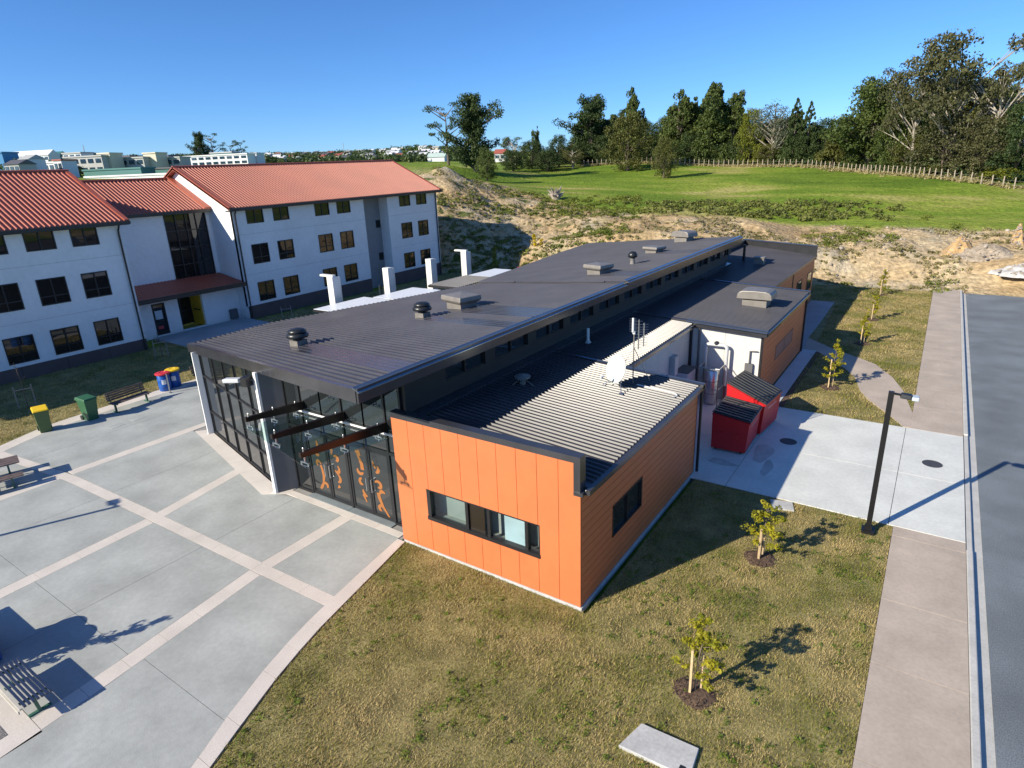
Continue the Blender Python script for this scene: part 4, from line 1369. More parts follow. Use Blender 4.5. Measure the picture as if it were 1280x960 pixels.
# link between the wings with a tall stair window, and a lower entrance under a red canopy
XM = -46.0
gzh = [(23.95, 27.05, 3.05, 7.95)]
wall_with_holes(XM, 0.25, 17.5, 27.4, 2.6, 8.1, gzh, WALLW)
f = ab()
for k in range(5):
    y = 23.95+3.1*k/4
    f.box(XM-0.12, XM+0.02, y-0.03, y+0.03, 3.05, 7.95)
for k in range(5):
    z = 3.08+4.84*k/4
    f.box(XM-0.12, XM+0.015, 23.95, 27.05, z-0.03, z+0.03)
sw2 = f.build('stair_window', BLACK, apt)
for k in range(4):
    for j in range(4):
        a, z = 23.95+3.1*k/4, 3.08+4.84*j/4
        ab().box(XM-0.07, XM-0.055, a+0.03, a+0.745, z+0.03, z+1.18).build('pane', WGLASS, sw2)
ab().box(XM-0.4, XM-0.25, 17.5, 27.4, 2.6, 8.0).build('inner_wall', CLAD, apt)
zfm = gable_roof(18.2, 27.35, XM, XM-4.1, 8.12, 10.3, None, 0.0, 'short red roof of the link between the wings')
m = ab(); m.prism([(XM-4.1, 26.95), (XM+0.45, 26.95), (XM+0.45, 27.38), (XM-4.1, 27.38)], lambda x, y: zfm(x, y)-0.1, lambda x, y: zfm(x, y)+0.16); m.build('apron_flashing', REDROOF, apt)
XG = -44.1
dh = [(20.85, 21.75, 0.02, 2.2), (22.7, 24.5, 0.0, 2.35)]
wall_with_holes(XG, 0.22, 19.4, 27.38, -0.3, 2.62, dh, WALLW)
ab().box(XM-0.2, XG-0.0, 19.4, 27.38, 2.50, 2.60).build('entrance_ceiling', WALLW, apt)
m = ab(); m.prism([(XM, 19.2), (XG+1.25, 19.2), (XG+1.25, 27.35), (XM, 27.35)], lambda x, y: 2.66+(XG+1.25-x)*0.16-0.0, lambda x, y: 2.78+(XG+1.25-x)*0.17); co = m.build('entrance_canopy', REDROOF, apt)
m = ab(); m.box(XG+1.25, XG+1.36, 19.2, 27.35, 2.50, 2.80); m.build('gutter', DARKG, co)
m = ab(); ribs(m, [(XM, 19.3), (XG+1.25, 19.3), (XG+1.25, 27.3), (XM, 27.3)], lambda x, y: 2.78+(XG+1.25-x)*0.17, (1, 0), 0.26, 0.08, 0.05, 0.03); m.build('roof_rib', REDROOF, co)
d1 = ab().box(XG-0.10, XG+0.01, 20.85, 20.95, 0.02, 2.2).box(XG-0.10, XG+0.01, 21.65, 21.75, 0.02, 2.2).box(XG-0.10, XG+0.01, 20.95, 21.65, 2.1, 2.2).box(XG-0.10, XG+0.01, 20.95, 21.65, 0.02, 0.2).build('door', BLACK, apt)
ab().box(XG-0.07, XG-0.05, 20.95, 21.65, 0.2, 2.1).build('pane', WGLASS, d1)
ab().box(XG-0.05, XG-0.03, 21.0, 21.5, 1.1, 1.7).build('notice', M('pale_notice', (0.55, 0.65, 0.72), 0.6), d1)
ab().box(XG-0.05, XG-0.03, 21.05, 21.4, 0.42, 0.62).build('notice', M('red_notice', (0.55, 0.06, 0.06), 0.6), d1)
ab().box(XG-2.3, XG-2.2, 22.7, 25.6, 0.0, 2.5).build('inner_wall', CLAD, apt)
d2 = ab()
for y in (22.75, 23.6, 24.42):
    d2.box(XG-1.62, XG-1.54, y-0.04, y+0.04, 0.0, 2.35)
d2.box(XG-1.62, XG-1.54, 22.7, 24.5, 2.25, 2.35).box(XG-1.62, XG-1.54, 22.7, 24.5, 1.0, 1.06)
d2o = d2.build('inner_door', BLACK, apt)
ab().box(XG-1.6, XG-1.58, 22.8, 24.4, 0.05, 2.25).build('pane', WGLASS, d2o)
yp = ab().box(XG-1.6, XG-0.22, 24.44, 24.5, 0.0, 2.35).build('side_panel', M('yellow_panel', (0.55, 0.36, 0.03), 0.6, var=0.08), apt)
ab().box(XG-1.3, XG-0.4, 24.425, 24.438, 1.05, 1.15).build('dark_stripe', BLACK, yp)
ab().box(XG-0.2, XG+0.28, 26.4, 26.95, 0.0, 0.75).build('meter_box', GREYW, apt)

# ------------------------------------------------------------------ white concrete fins along the walkway
FIN = M('fin_concrete', (0.70, 0.70, 0.66), 0.8, var=0.06, scale=1.2, fine=0.04, fscale=8)
fins = []
for k, (y, zt_, arm) in enumerate(((23.4, 4.62, True), (27.8, 4.5, False), (31.85, 4.52, False), (35.7, 4.55, True))):
    o = empty('concrete_fin', (-28.5, y+0.3, 0))
    m = MB()
    m.box(-0.25, 0.24, -0.26, 0.16, 0, zt_)
    bevel(m.build('slab', FIN, o), 0.015, 1)
    m = MB()
    m.box(-0.18, 0.19, 0.162, 0.36, 0, zt_-0.06)
    m.build('rib', FIN, o)
    m = MB()
    if arm:
        m.box(-0.85, 0.24, -0.22, 0.0, zt_+0.003, zt_+0.11)
        m.build('roof_arm', FIN, o)
    fins.append(o)
for o, l in zip(fins, ('white concrete fin with a roof arm, first beyond the hall roof', 'white concrete fin without an arm in front of the grey recess', 'wide white concrete fin at the far corner of the apartment building', 'white concrete fin with a roof arm against the shaded bank')):
    tag(o, l, 'pillar', 'white concrete fins along the covered walkway')

# ------------------------------------------------------------------ roof equipment
GALV = M('dull_vent_metal', (0.235, 0.215, 0.19), 0.45, metal=0.2, var=0.1, scale=3)
VBLK = M('black_vent', (0.02, 0.022, 0.024), 0.35, var=0.15)
tilt = -math.atan(0.103)
def mushroom(x, y, s, label):
    o = empty('roof_ventilator', (x, y, zr(x, y)+0.0))
    MB().box(-0.26*s, 0.26*s, -0.26*s, 0.26*s, -0.06, 0.28*s).build('upstand', GALV, o)
    MB().lathe((0, 0, 0), [(0.2*s, 0.281*s), (0.2*s, 0.42*s)], 16).build('neck', VBLK, o)
    MB().lathe((0, 0, 0), [(0.44*s, 0.40*s), (0.47*s, 0.46*s), (0.43*s, 0.56*s), (0.36*s, 0.60*s)], 20).lathe((0, 0, 0), [(0.36*s, 0.601*s), (0.40*s, 0.66*s), (0.28*s, 0.75*s), (0.06*s, 0.79*s)], 20).build('cowl', VBLK, o, True)
    tag(o, label, 'roof vent', 'roof ventilators on the hall')
mushroom(-18.05, 13.15, 0.82, 'black round-capped roof vent nearest the glass front')
mushroom(-16.45, 17.85, 0.82, 'black round-capped roof vent beside a square metal roof hood')
o = empty('roof_ventilator', (-13.3, 30.9, zr2(-13.3, 30.9)))
MB().lathe((0, 0, 0), [(0.16, -0.05), (0.12, 0.2), (0.12, 0.35)], 12).build('pipe', GALV, o)
MB().lathe((0, 0, 0), [(0.1, 0.34), (0.24, 0.40), (0.25, 0.52), (0.17, 0.66), (0.05, 0.7)], 14).build('cowl', VBLK, o, True)
tag(o, 'small black ball-shaped vent on the rear half of the main roof', 'roof vent', 'roof ventilators on the hall')
def hood(x, y, z, sx, sy, sh, label, rz=-0.257, dome=False):
    o = empty('roof_hood', (x, y, z), rz)
    MB().box(-sx*0.40, sx*0.40, -sy*0.40, sy*0.40, -0.1, sh*0.42).build('upstand', GALV, o)
    m = MB()
    n = 7
    if dome:
        # rolled cowl: half-round ends
        vs, k = [], 9
        for yy in (-sy*0.52, sy*0.52):
            for i in range(k):
                a = math.pi*i/(k-1)
                vs.append((sx*0.58*math.copysign(abs(math.cos(a))**0.45, math.cos(a)), yy, sh*0.50+sh*0.55*math.sin(a)**0.6))
        m.add(vs, [tuple(range(k-1, -1, -1)), tuple(range(k, 2*k))]+[(i, i+1, k+i+1, k+i) for i in range(k-1)]+[(0, k, 2*k-1, k-1)])
    else:
        m.add([(-sx*.46, -sy*.46, sh*.44), (sx*.46, -sy*.46, sh*.44), (sx*.46, sy*.46, sh*.44), (-sx*.46, sy*.46, sh*.44),
               (-sx*.56, -sy*.56, sh*.62), (sx*.56, -sy*.56, sh*.62), (sx*.56, sy*.56, sh*.62), (-sx*.56, sy*.56, sh*.62),
               (-sx*.54, -sy*.54, sh*.90), (sx*.54, -sy*.54, sh*.90), (sx*.54, sy*.54, sh*.90), (-sx*.54, sy*.54, sh*.90), (0, 0, sh)],
              [(3, 2, 1, 0)]+[(a+i, a+(i+1) % 4, a+4+(i+1) % 4, a+4+i) for a in (0, 4) for i in range(4)]+[(8+i, 8+(i+1) % 4, 12) for i in range(4)])
    bevel(m.build('cowl', GALV, o), 0.03, 2)
    tag(o, label, 'roof hood', 'square metal hoods on the roofs')
    return o
hood(-16.0, 19.75, zr(-16, 19.75), 1.2, 1.0, 0.64, 'square metal roof hood with a thin cable, in the middle of the front roof')
hood(-13.7, 27.7, zr2(-13.7, 27.7), 1.02, 0.92, 0.56, 'square metal roof hood just behind the step in the main roof')
hood(-14.2, 36.2, zr2(-14.2, 36.2), 0.95, 0.9, 0.45, 'flat square metal roof hood, third along the main roof')
hood(-14.6, 42.6, zr2(-14.6, 42.6), 1.2, 1.1, 0.72, 'large rounded metal roof hood at the far end of the main roof', dome=True)
hood(-6.95, 31.2, zk(-6.95, 31.2), 1.4, 1.15, 0.74, 'large rounded metal hood on the roof of the white-walled kitchen block', 0.0, True)
o = empty('roof_pipe', (-10.78, 20.95, zl(-10.78, 20.95)))
MB().lathe((0, 0, 0), [(0.055, -0.1), (0.055, 0.56)], 10).build('pipe', WHITE, o)
MB().lathe((0, 0, 0), [(0.13, -0.02), (0.07, 0.09)], 10).build('boot', CONC, o)
tag(o, 'short white vent pipe on the shaded low roof', 'pipe')
o = empty('roof_flue', (-10.35, 15.6, zl(-10.35, 15.6)))
MB().lathe((0, 0, 0), [(0.1, -0.05), (0.1, 0.25)], 10).build('pipe', GALV, o)
MB().lathe((0, 0, 0), [(0.26, 0.24), (0.26, 0.30), (0.05, 0.36)], 12).build('cap', GALV, o)
for a in range(3):
    an = a*2.1
    MB().bar((0.1*math.cos(an), 0.1*math.sin(an), 0.2), (0.45*math.cos(an), 0.45*math.sin(an), 0.0), 0.02, 0.02).build('stay', GALV, o)
tag(o, 'low flue cap with stays in the shaded strip of the orange wing roof', 'flue')
o = empty('roof_flue', (-11.0, 44.5, zb(-11.0, 44.5)))
MB().lathe((0, 0, 0), [(0.09, -0.05), (0.09, 1.1)], 10).build('pipe', VBLK, o)
MB().box(0.9, 1.5, -0.9, -0.4, -0.15, 0.35).build('box', GALV, o)
MB().box(0.85, 1.55, -0.95, -0.35, 0.351, 0.42).build('cap', GALV, o)
tag(o, 'black flue pipe and small box vent on the rear block roof', 'flue')

# satellite dish
dz0 = zl(-7.8, 17.1)
dish = empty('satellite_dish', (-7.8, 17.15, dz0))
nd = Vector((-0.42, -0.9, 0.32)).normalized()
q = nd.to_track_quat('Z', 'Y')
c0 = Vector((0, 0, 0.62))
m = MB()
prof = []
nseg, nring = 28, 6
vs = []
for sgn in (0, 1):
    for i in range(nring+1):
        r = 0.46*i/nring
        for k in range(nseg):
            a = 2*math.pi*k/nseg
            p = Vector((r*math.cos(a)*0.94, r*math.sin(a)*1.0, 0.35*r*r-0.02*sgn))
            vs.append(tuple(q@p+c0))
fs = []
n1 = (nring+1)*nseg
for i in range(nring):
    for k in range(nseg):
        a, b = i*nseg+k, i*nseg+(k+1) % nseg
        fs.append((a, b, b+nseg, a+nseg))
        fs.append((n1+a+nseg, n1+b+nseg, n1+b, n1+a))
for k in range(nseg):
    a, b = nring*nseg+k, nring*nseg+(k+1) % nseg
    fs.append((a, b, n1+b, n1+a))
m.add(vs, fs)
m.build('reflector', M('dish_white', (0.66, 0.68, 0.62), 0.55, var=0.05), dish, True)
low = q@Vector((0, -0.42, 0.06))+c0
feed = c0+nd*0.55+(low-c0)*0.75
MB().tube([low, feed], 0.014, 8).build('feed_arm', GALV, dish)
MB().tube([feed, feed+(c0-feed).normalized()*0.12], 0.04, 10).build('receiver', WHITE, dish)
MB().tube([(0.05, 0.12, 0), (0.05, 0.12, 0.6), tuple(c0-nd*0.03)], 0.022, 8).build('mast', GALV, dish)
for (dx, dy) in ((-0.5, -0.15), (0.35, -0.45)):
    MB().tube([(0.05, 0.12, 0.42), (dx, dy, 0.03)], 0.014, 8).box(dx-0.07, dx+0.07, dy-0.05, dy+0.05, -0.005, 0.02).build('brace', STEEL, dish)
tag(dish, 'white satellite dish on the low ribbed roof of the orange wing', 'dish')
# aerial
am = empty('aerial_mast', (-7.52, 17.75, zl(-7.52, 17.75)))
MB().tube([(0, 0, 0), (0, 0, 2.15)], 0.02, 8).build('mast', GALV, am)
MB().tube([(0, 0, 1.25), (-0.62, -0.25, 0.02)], 0.012, 6).build('brace', STEEL, am)
MB().tube([(0, 0, 1.25), (0.35, 0.55, 0.02)], 0.012, 6).build('brace', STEEL, am)
for j, (ox, oy, z0_, z1_) in enumerate(((-0.02, -0.06, 1.75, 2.2), (0.14, 0.02, 1.2, 2.15), (0.30, 0.05, 1.3, 2.05))):
    MB().tube([(ox, oy, z0_), (ox, oy, z1_)], 0.02 if j else 0.032, 6).build('boom', WHITE if j == 0 else STEEL, am)
    e = MB()
    n = 9
    for k in range(n):
        z = z0_+(z1_-z0_)*(k+0.5)/n
        L = 0.10+0.02*(j == 2)
        e.tube([(ox-L, oy-L*0.5, z), (ox+L, oy+L*0.5, z)], 0.005, 4)
    eo = e.build('element', STEEL, am)
    eo['kind'] = 'stuff'
MB().lathe((0, 0, 0), [(0.05, 1.68), (0.05, 1.78)], 8).build('amplifier', WHITE, am)
tag(am, 'television aerial mast with stay rods behind the satellite dish', 'aerial')
cable = MB().tube([(-7.35, 17.7, zl(-7.3, 17.6)+0.06), (-6.6, 17.7, zl(-6.6, 17.6)+0.06), (-6.15, 17.7, zl(-6.1, 17.6)+0.06), (-6.0, 17.62, zl(-6, 17.6)+0.06), (-5.97, 17.5, zl(-6, 17.6)+0.06), (-6.05, 17.4, zl(-6, 17.6)+0.06)], 0.018, 6).build('aerial_cable', WHITE)
tag(cable, 'white cable looping across the low roof below the aerial', 'cable')

# ------------------------------------------------------------------ plaza furniture
def gp(px, py, z=0.0):
    v = ray(px, py)
    t = (z-CAM_H)/v.z
    return (v.x*t, v.y*t)
BINGREEN = M('bin_green', (0.035, 0.13, 0.06), 0.45, var=0.08)
BINOLIVE = M('bin_olive', (0.075, 0.13, 0.045), 0.45, var=0.08)
LIDY = M('lid_yellow', (0.85, 0.55, 0.015), 0.45, var=0.05)
LIDR = M('lid_red', (0.62, 0.035, 0.05), 0.45, var=0.05)
BLUE = M('drum_blue', (0.012, 0.10, 0.42), 0.4, var=0.08)
LABELM = M('label_white', (0.75, 0.76, 0.78), 0.5, var=0.05)
PINKM = M('label_pink', (0.55, 0.25, 0.40), 0.5)
RUBBER = M('rubber', (0.02, 0.02, 0.02), 0.7)
TIMB = M('weathered_slat', (0.14, 0.105, 0.095), 0.65, var=0.2, scale=6)
GRNST = M('green_steel', (0.04, 0.13, 0.085), 0.5, var=0.1)

def wheelie(x, y, rz, body, lid, lab, label):
    o = empty('wheelie_bin', (x, y, 0.03), rz)          # local front = +x
    m = MB()
    a, b, c, d = 0.23, 0.21, 0.33, 0.27
    h = 0.98
    m.add([(-a, -b, 0.0), (a, -b, 0.0), (a, b, 0.0), (-a, b, 0.0), (-c, -d, h), (c, -d, h), (c, d, h), (-c, d, h)],
          [(3, 2, 1, 0), (4, 5, 6, 7), (0, 1, 5, 4), (1, 2, 6, 5), (2, 3, 7, 6), (3, 0, 4, 7)])
    m.box(-c-0.02, c+0.02, -d-0.02, d+0.02, h-0.06, h-0.002)
    bevel(m.build('body', body, o), 0.02)
    m = MB()
    m.add([(-0.40, -0.295, h), (0.38, -0.295, h), (0.38, 0.295, h), (-0.40, 0.295, h), (-0.36, -0.27, h+0.10), (0.33, -0.27, h+0.06), (0.33, 0.27, h+0.06), (-0.36, 0.27, h+0.10)],
          [(3, 2, 1, 0), (4, 5, 6, 7), (0, 1, 5, 4), (1, 2, 6, 5), (2, 3, 7, 6), (3, 0, 4, 7)])
    bevel(m.build('lid', lid, o), 0.025)
    for s in (-1, 1):
        MB().tube([(-0.27, s*0.20, 0.10), (-0.27, s*0.26, 0.10)], 0.11, 14).build('wheel', RUBBER, o)
    MB().tube([(-0.38, -0.25, h-0.06), (-0.47, -0.25, h-0.02), (-0.47, 0.25, h-0.02), (-0.38, 0.25, h-0.06)], 0.016, 8).build('handle', body, o)
    m = MB()
    m.add([(0.292, -0.13, 0.62), (0.292, 0.13, 0.62), (0.315, 0.13, 0.86), (0.315, -0.13, 0.86)], [(0, 1, 2, 3)])
    m.build('sticker', LABELM, o)
    if lab:
        MB().add([(0.300, -0.12, 0.72), (0.300, 0.12, 0.72), (0.312, 0.12, 0.82), (0.312, -0.12, 0.82)], [(0, 1, 2, 3)]).build('sticker', lab, o)
    tag(o, label, 'wheelie bin', 'wheelie bins at the plaza edge')
wheelie(-31.0, 9.15, -0.25, BINOLIVE, LIDY, None, 'green wheelie bin with a yellow lid at the plaza edge')
wheelie(-30.72, 10.85, 0.1, BINGREEN, BINGREEN, PINKM, 'green wheelie bin with a green lid beside the slatted bench')

def drum(x, y, rz, lid, label, z=0.03):
    o = empty('drum_bin', (x, y, z), rz)
    MB().lathe((0, 0, 0), [(0.25, 0), (0.285, 0.04), (0.29, 0.25), (0.30, 0.27), (0.29, 0.29), (0.29, 0.56), (0.30, 0.58), (0.29, 0.60), (0.285, 0.80), (0.26, 0.84)], 22).build('barrel', BLUE, o, True)
    MB().lathe((0, 0, 0), [(0.34, 0.86), (0.355, 0.88), (0.355, 0.92), (0.33, 0.94), (0.15, 0.955), (0.14, 0.94)], 24).build('lid', lid, o)
    m = MB()
    vs = []
    for zz_ in (0.38, 0.62):
        for k in range(5):
            a = -0.35+0.7*k/4
            vs.append((0.297*math.cos(a), 0.297*math.sin(a), zz_))
    m.add(vs, [(k, k+1, k+6, k+5) for k in range(4)])
    m.build('sticker', LABELM, o)
    tag(o, label, 'bin', 'blue drum bins')
drum(-31.62, 14.75, -0.5, LIDR, 'blue drum bin with a red lid beside the steel post')
drum(-31.80, 15.35, -0.5, LIDY, 'blue drum bin with a yellow lid between the post and the bench')
po = empty('steel_post', (-30.98, 14.62, 0.03))
MB().lathe((0, 0, 0), [(0.03, 0), (0.03, 1.0)], 10).build('tube', STEEL, po)
MB().lathe((0, 0, 0), [(0.08, 0), (0.08, 0.02)], 12).build('base_plate', STEEL, po)
tag(po, 'slim steel post standing in front of the red-lidded drum', 'post')
for k, (px, py, lid, l) in enumerate(((651, 334.5, LIDR, 'blue drum bin with a red lid peeping over the hall roof edge'), (659.5, 334.5, LIDY, 'blue drum bin with a yellow lid peeping over the hall roof edge'))):
    x, y = gp(px, py, 0.9)
    drum(x, y, -0.6, lid, l, 0.0)

def back_bench(x, y, rz, label, group='slatted benches along the plaza edge'):
    o = empty('park_bench', (x, y, 0.03), rz)           # local x along the bench, sits facing -y
    L = 1.85
    for k in range(4):
        MB().box(-L/2, L/2, -0.26+0.125*k, -0.26+0.125*k+0.1, 0.42+0.01*(k == 0), 0.455).build('seat_slat', TIMB, o)
    for k in range(4):
        z = 0.52+0.10*k
        y0 = 0.24+0.03*k
        MB().bar((-L/2, y0, z+0.04), (L/2, y0, z+0.04), 0.03, 0.085, (0, 0, 1)).build('back_slat', TIMB, o)
    for s in (-1, 1):
        m = MB()
        x_ = s*(L/2-0.16)
        m.bar((x_, -0.24, 0.40), (x_, 0.24, 0.40), 0.06, 0.04).bar((x_, -0.02, 0.0), (x_, -0.02, 0.39), 0.07, 0.07, (0, 1, 0)).bar((x_, -0.24, 0.012), (x_, 0.2, 0.012), 0.07, 0.024).bar((x_, 0.27, 0.40), (x_, 0.375, 0.90), 0.05, 0.04, (0, 1, 0))
        m.build('leg', GRNST, o)
    tag(o, label, 'bench', group)
    return o
back_bench(-30.68, 12.62, R(90)+0.14, 'brown slatted bench beside the green-lidded wheelie bin')
back_bench(-31.15, 17.0, R(90)+0.05, 'brown slatted bench beside the yellow-lidded drum, partly behind the white post')

NAVY = M('navy_slat', (0.025, 0.035, 0.07), 0.28, var=0.15, scale=5, spec=0.8)
SLATL = M('pale_slat', (0.50, 0.47, 0.40), 0.5, var=0.1, scale=5)
def flat_bench(x, y, label):
    o = empty('backless_bench', (x, y, 0.03))
    L = 1.72
    n = 8
    for k in range(n):
        y0 = -0.23+0.075*k
        MB().box(-L/2, L/2, y0, y0+0.048, 0.41-0.01*(k == 0), 0.445-0.012*(k == 0)).build('seat_slat', SLATL if k == 0 else NAVY, o)
    MB().box(-L/2, L/2, -0.262, -0.238, 0.33, 0.40).build('front_slat', SLATL, o)
    for s in (-1, 1):
        m = MB()
        x_ = s*(L/2-0.22)
        m.bar((x_, -0.22, 0.388), (x_, 0.34, 0.388), 0.05, 0.04).bar((x_, 0.1, 0.0), (x_, 0.06, 0.37), 0.06, 0.06, (0, 1, 0)).bar((x_, -0.1, 0.015), (x_, 0.30, 0.015), 0.07, 0.03)
        m.build('leg', GRNST, o)
    tag(o, label, 'bench', 'backless benches near the planting pit')
    return o
flat_bench(-14.28, 2.45, 'dark blue backless slatted bench casting its shadow on the pale band')
flat_bench(-17.65, 2.42, 'backless slatted bench just outside the photo, only its shadow showing')
drum(-16.72, 2.46, 0.6, LIDR, 'blue drum bin with a red lid just outside the photo near the bench')
drum(-16.16, 2.44, 0.6, LIDY, 'blue drum bin with a yellow lid just outside the photo near the bench')
pit = tag(MB().box(-15.1, -13.5, 0.5, 1.95, 0.0, 0.036).build('planting_pit_ground', PITGRAVEL), kind='structure')

pt = empty('picnic_table', (-26.75, 5.85, 0.03), R(-14))      # long axis = local y
for k in range(4):
    MB().box(-0.40+0.205*k, -0.40+0.205*k+0.185, -0.95, 0.95, 0.72, 0.76).build('top_plank', TIMB, pt)
for s in (-1, 1):
    for k in range(2):
        x0 = s*0.82-0.19+0.2*k
        MB().box(x0, x0+0.18, -0.95, 0.95, 0.42, 0.46).build('seat_plank', TIMB, pt)
for y_ in (-0.6, 0.6):
    m = MB()
    m.bar((-0.30, y_, 0.70), (0.30, y_, 0.70), 0.06, 0.05).bar((-0.95, y_, 0.40), (0.95, y_, 0.40), 0.06, 0.05)
    for s in (-1, 1):
        m.bar((s*0.22, y_, 0.68), (s*0.42, y_, 0.0), 0.05, 0.06, (1, 0, 0)).bar((s*0.42, y_, 0.02), (s*0.88, y_, 0.02), 0.06, 0.04).bar((s*0.86, y_, 0.0), (s*0.86, y_, 0.39), 0.05, 0.05, (1, 0, 0))
    m.build('leg_frame', GRNST, pt)
tag(pt, 'grey timber picnic table with attached bench seats at the photo edge', 'picnic table')

# ------------------------------------------------------------------ lamp posts
POLE = M('black_pole', (0.012, 0.012, 0.013), 0.35, var=0.1)
def lamp(x, y, rz, label):
    o = empty('street_lamp', (x, y, 0.0), rz)
    MB().box(-0.065, 0.065, -0.065, 0.065, 0.10, 4.2).build('pole', POLE, o)
    MB().box(-0.16, 0.16, -0.16, 0.16, 0.0, 0.10).box(-0.09, 0.09, -0.09, 0.09, 0.10, 0.22).build('base', POLE, o)
    MB().bar((0.0, 0, 4.16), (0.28, 0, 4.14), 0.05, 0.05).build('arm', POLE, o)
    m = MB()
    m.add([(0.2, -0.10, 4.08), (0.46, -0.13, 4.06), (0.46, 0.13, 4.06), (0.2, 0.10, 4.08), (0.22, -0.07, 4.2), (0.46, -0.10, 4.18), (0.46, 0.10, 4.18), (0.22, 0.07, 4.2)],
          [(3, 2, 1, 0), (4, 5, 6, 7), (0, 1, 5, 4), (1, 2, 6, 5), (2, 3, 7, 6), (3, 0, 4, 7)])
    bevel(m.build('head', POLE, o), 0.02)
    bevel(MB().box(0.462, 0.62, -0.12, 0.12, 4.05, 4.15).build('lens', M('lamp_lens', (0.5, 0.56, 0.6), 0.15, var=0.05), o), 0.02)
    tag(o, label, 'street lamp')
lamp(-0.45, 18.0, 0.05, 'black square street lamp post at the edge of the concrete driveway')
lamp(-24.5, 0.45, R(150), 'black street lamp post outside the photo, its shadow lying across the plaza')

# ------------------------------------------------------------------ red skips, tank and wall gear
SKIPR = M('skip_red', (0.50, 0.012, 0.015), 0.42, var=0.1, scale=2)
LIDB = M('skip_lid', (0.025, 0.027, 0.03), 0.4, var=0.2)
def skip(x, y, rz, W, Lg, hb_, hf, label, group='red rubbish skips behind the orange wing'):
    o = empty('rubbish_skip', (x, y, 0.034), rz)        # x from 0 (tall hinge side) to W (front), y from 0 to Lg
    m = MB()
    i = 0.08
    m.add([(0.02, 0.0, 0.10), (W-i, 0.0, 0.10), (W-i, Lg, 0.10), (0.02, Lg, 0.10), (0, 0.0, hb_), (W, 0.0, hf), (W, Lg, hf), (0, Lg, hb_)],
          [(3, 2, 1, 0), (4, 5, 6, 7), (0, 1, 5, 4), (1, 2, 6, 5), (2, 3, 7, 6), (3, 0, 4, 7)])
    m.build('body', SKIPR, o)
    m = MB()
    m.bar((W+0.01, 0.0, hf-0.03), (W+0.01, Lg, hf-0.03), 0.05, 0.06).bar((0, -0.012, hb_-0.04), (W, -0.012, hf-0.04), 0.04, 0.06)
    m.build('rim', SKIPR, o)
    for a in (0.3, 0.72):
        MB().box(W*a-0.05, W*a+0.05, -0.03, -0.002, 0.62, 0.80).build('lifting_pocket', SKIPR, o)
    for yy in (0.12, Lg-0.12):
        for xx in (0.15, W-0.25):
            MB().tube([(xx, yy-0.03, 0.055), (xx, yy+0.03, 0.055)], 0.055, 10).build('wheel', RUBBER, o)
    half = Lg/2
    sl = (hf-hb_)/W
    for k in range(2):
        m = MB()
        y0, y1 = k*half+0.012, (k+1)*half-0.012
        zl_ = lambda x_, y_: hb_+sl*x_+0.012
        m.prism([(-0.03, y0), (W+0.05, y0), (W+0.05, y1), (-0.03, y1)], zl_, lambda x_, y_: zl_(x_, y_)+0.03)
        n = 4
        for j in range(n):
            c = y0+(y1-y0)*(j+0.5)/n
            m.prism([(0.03, c-0.055), (W, c-0.055), (W, c+0.055), (0.03, c+0.055)], lambda x_, y_: zl_(x_, y_)+0.028, lambda x_, y_: zl_(x_, y_)+0.075)
        bevel(m.build('lid', LIDB, o), 0.02, 2)
    m = MB()
    m.add([(W-0.028, Lg*0.25, hf-0.36), (W-0.028, Lg*0.75, hf-0.36), (W-0.012, Lg*0.75, hf-0.26), (W-0.012, Lg*0.25, hf-0.26)], [(0, 1, 2, 3)])
    m.build('sticker', M('faded_lettering', (0.62, 0.35, 0.36), 0.5, var=0.3, scale=18), o)
    m = MB()
    m.add([(W-0.02, Lg*0.55, hf-0.22), (W-0.02, Lg*0.63, hf-0.22), (W-0.008, Lg*0.63, hf-0.14), (W-0.008, Lg*0.55, hf-0.14)], [(0, 1, 2, 3)])
    m.build('sticker', LABELM, o)
    tag(o, label, 'skip', group)
skip(-5.86, 21.15, 0.02, 1.30, 1.85, 1.44, 1.26, 'red rubbish skip with a wavy black lid, the nearer of the two')
skip(-5.98, 23.30, -0.10, 1.48, 1.9, 1.86, 1.30, 'red rubbish skip with a steep black lid, behind the nearer skip')

tk = empty('steel_water_heater', (-7.3, 25.75, 0.034))
MB().lathe((0, 0, 0), [(0.26, 0.06), (0.28, 0.1), (0.28, 1.5), (0.2, 1.58)], 22).build('cylinder', STEEL, tk, True)
for z in (0.5, 1.05):
    MB().lathe((0, 0, 0), [(0.285, z), (0.285, z+0.03)], 22).build('strap', GALV, tk)
tag(tk, 'stainless steel cylinder inside a pipe cage by the white wall', 'tank')
cg = empty('pipe_cage', (-7.3, 25.75, 0.034))
for (x_, y_) in ((-0.45, -0.4), (0.42, -0.42), (-0.45, 0.35), (0.42, 0.35)):
    MB().tube([(x_, y_, 0), (x_, y_, 1.72)], 0.025, 8).build('post', GALV, cg)
for z in (0.8, 1.72):
    MB().tube([(-0.45, 0.35, z), (-0.45, -0.4, z), (0.42, -0.42, z), (0.42, 0.35, z)], 0.022, 8).build('rail', STEEL, cg)
tag(cg, 'grey pipe cage standing round the steel cylinder', 'cage')
ar = empty('ventilation_pipe', (-7.3, 26.2, 0.034))
pts = [(-0.45, 0, 0)]+[(-0.45, 0, 2.4)]+[(-0.45+0.14*(1-math.cos(a)), 0, 2.4+0.14*math.sin(a)) for a in np.linspace(0.3, math.pi/2, 4)]+[(0.45-0.14*(1-math.cos(a)), 0, 2.4+0.14*math.sin(a)) for a in np.linspace(math.pi/2, 0.3, 4)]+[(0.45, 0, 2.4), (0.45, 0, 0)]
MB().tube(pts, 0.075, 12).build('pipe', M('pale_pipe', (0.60, 0.61, 0.60), 0.4, var=0.08), ar, True)
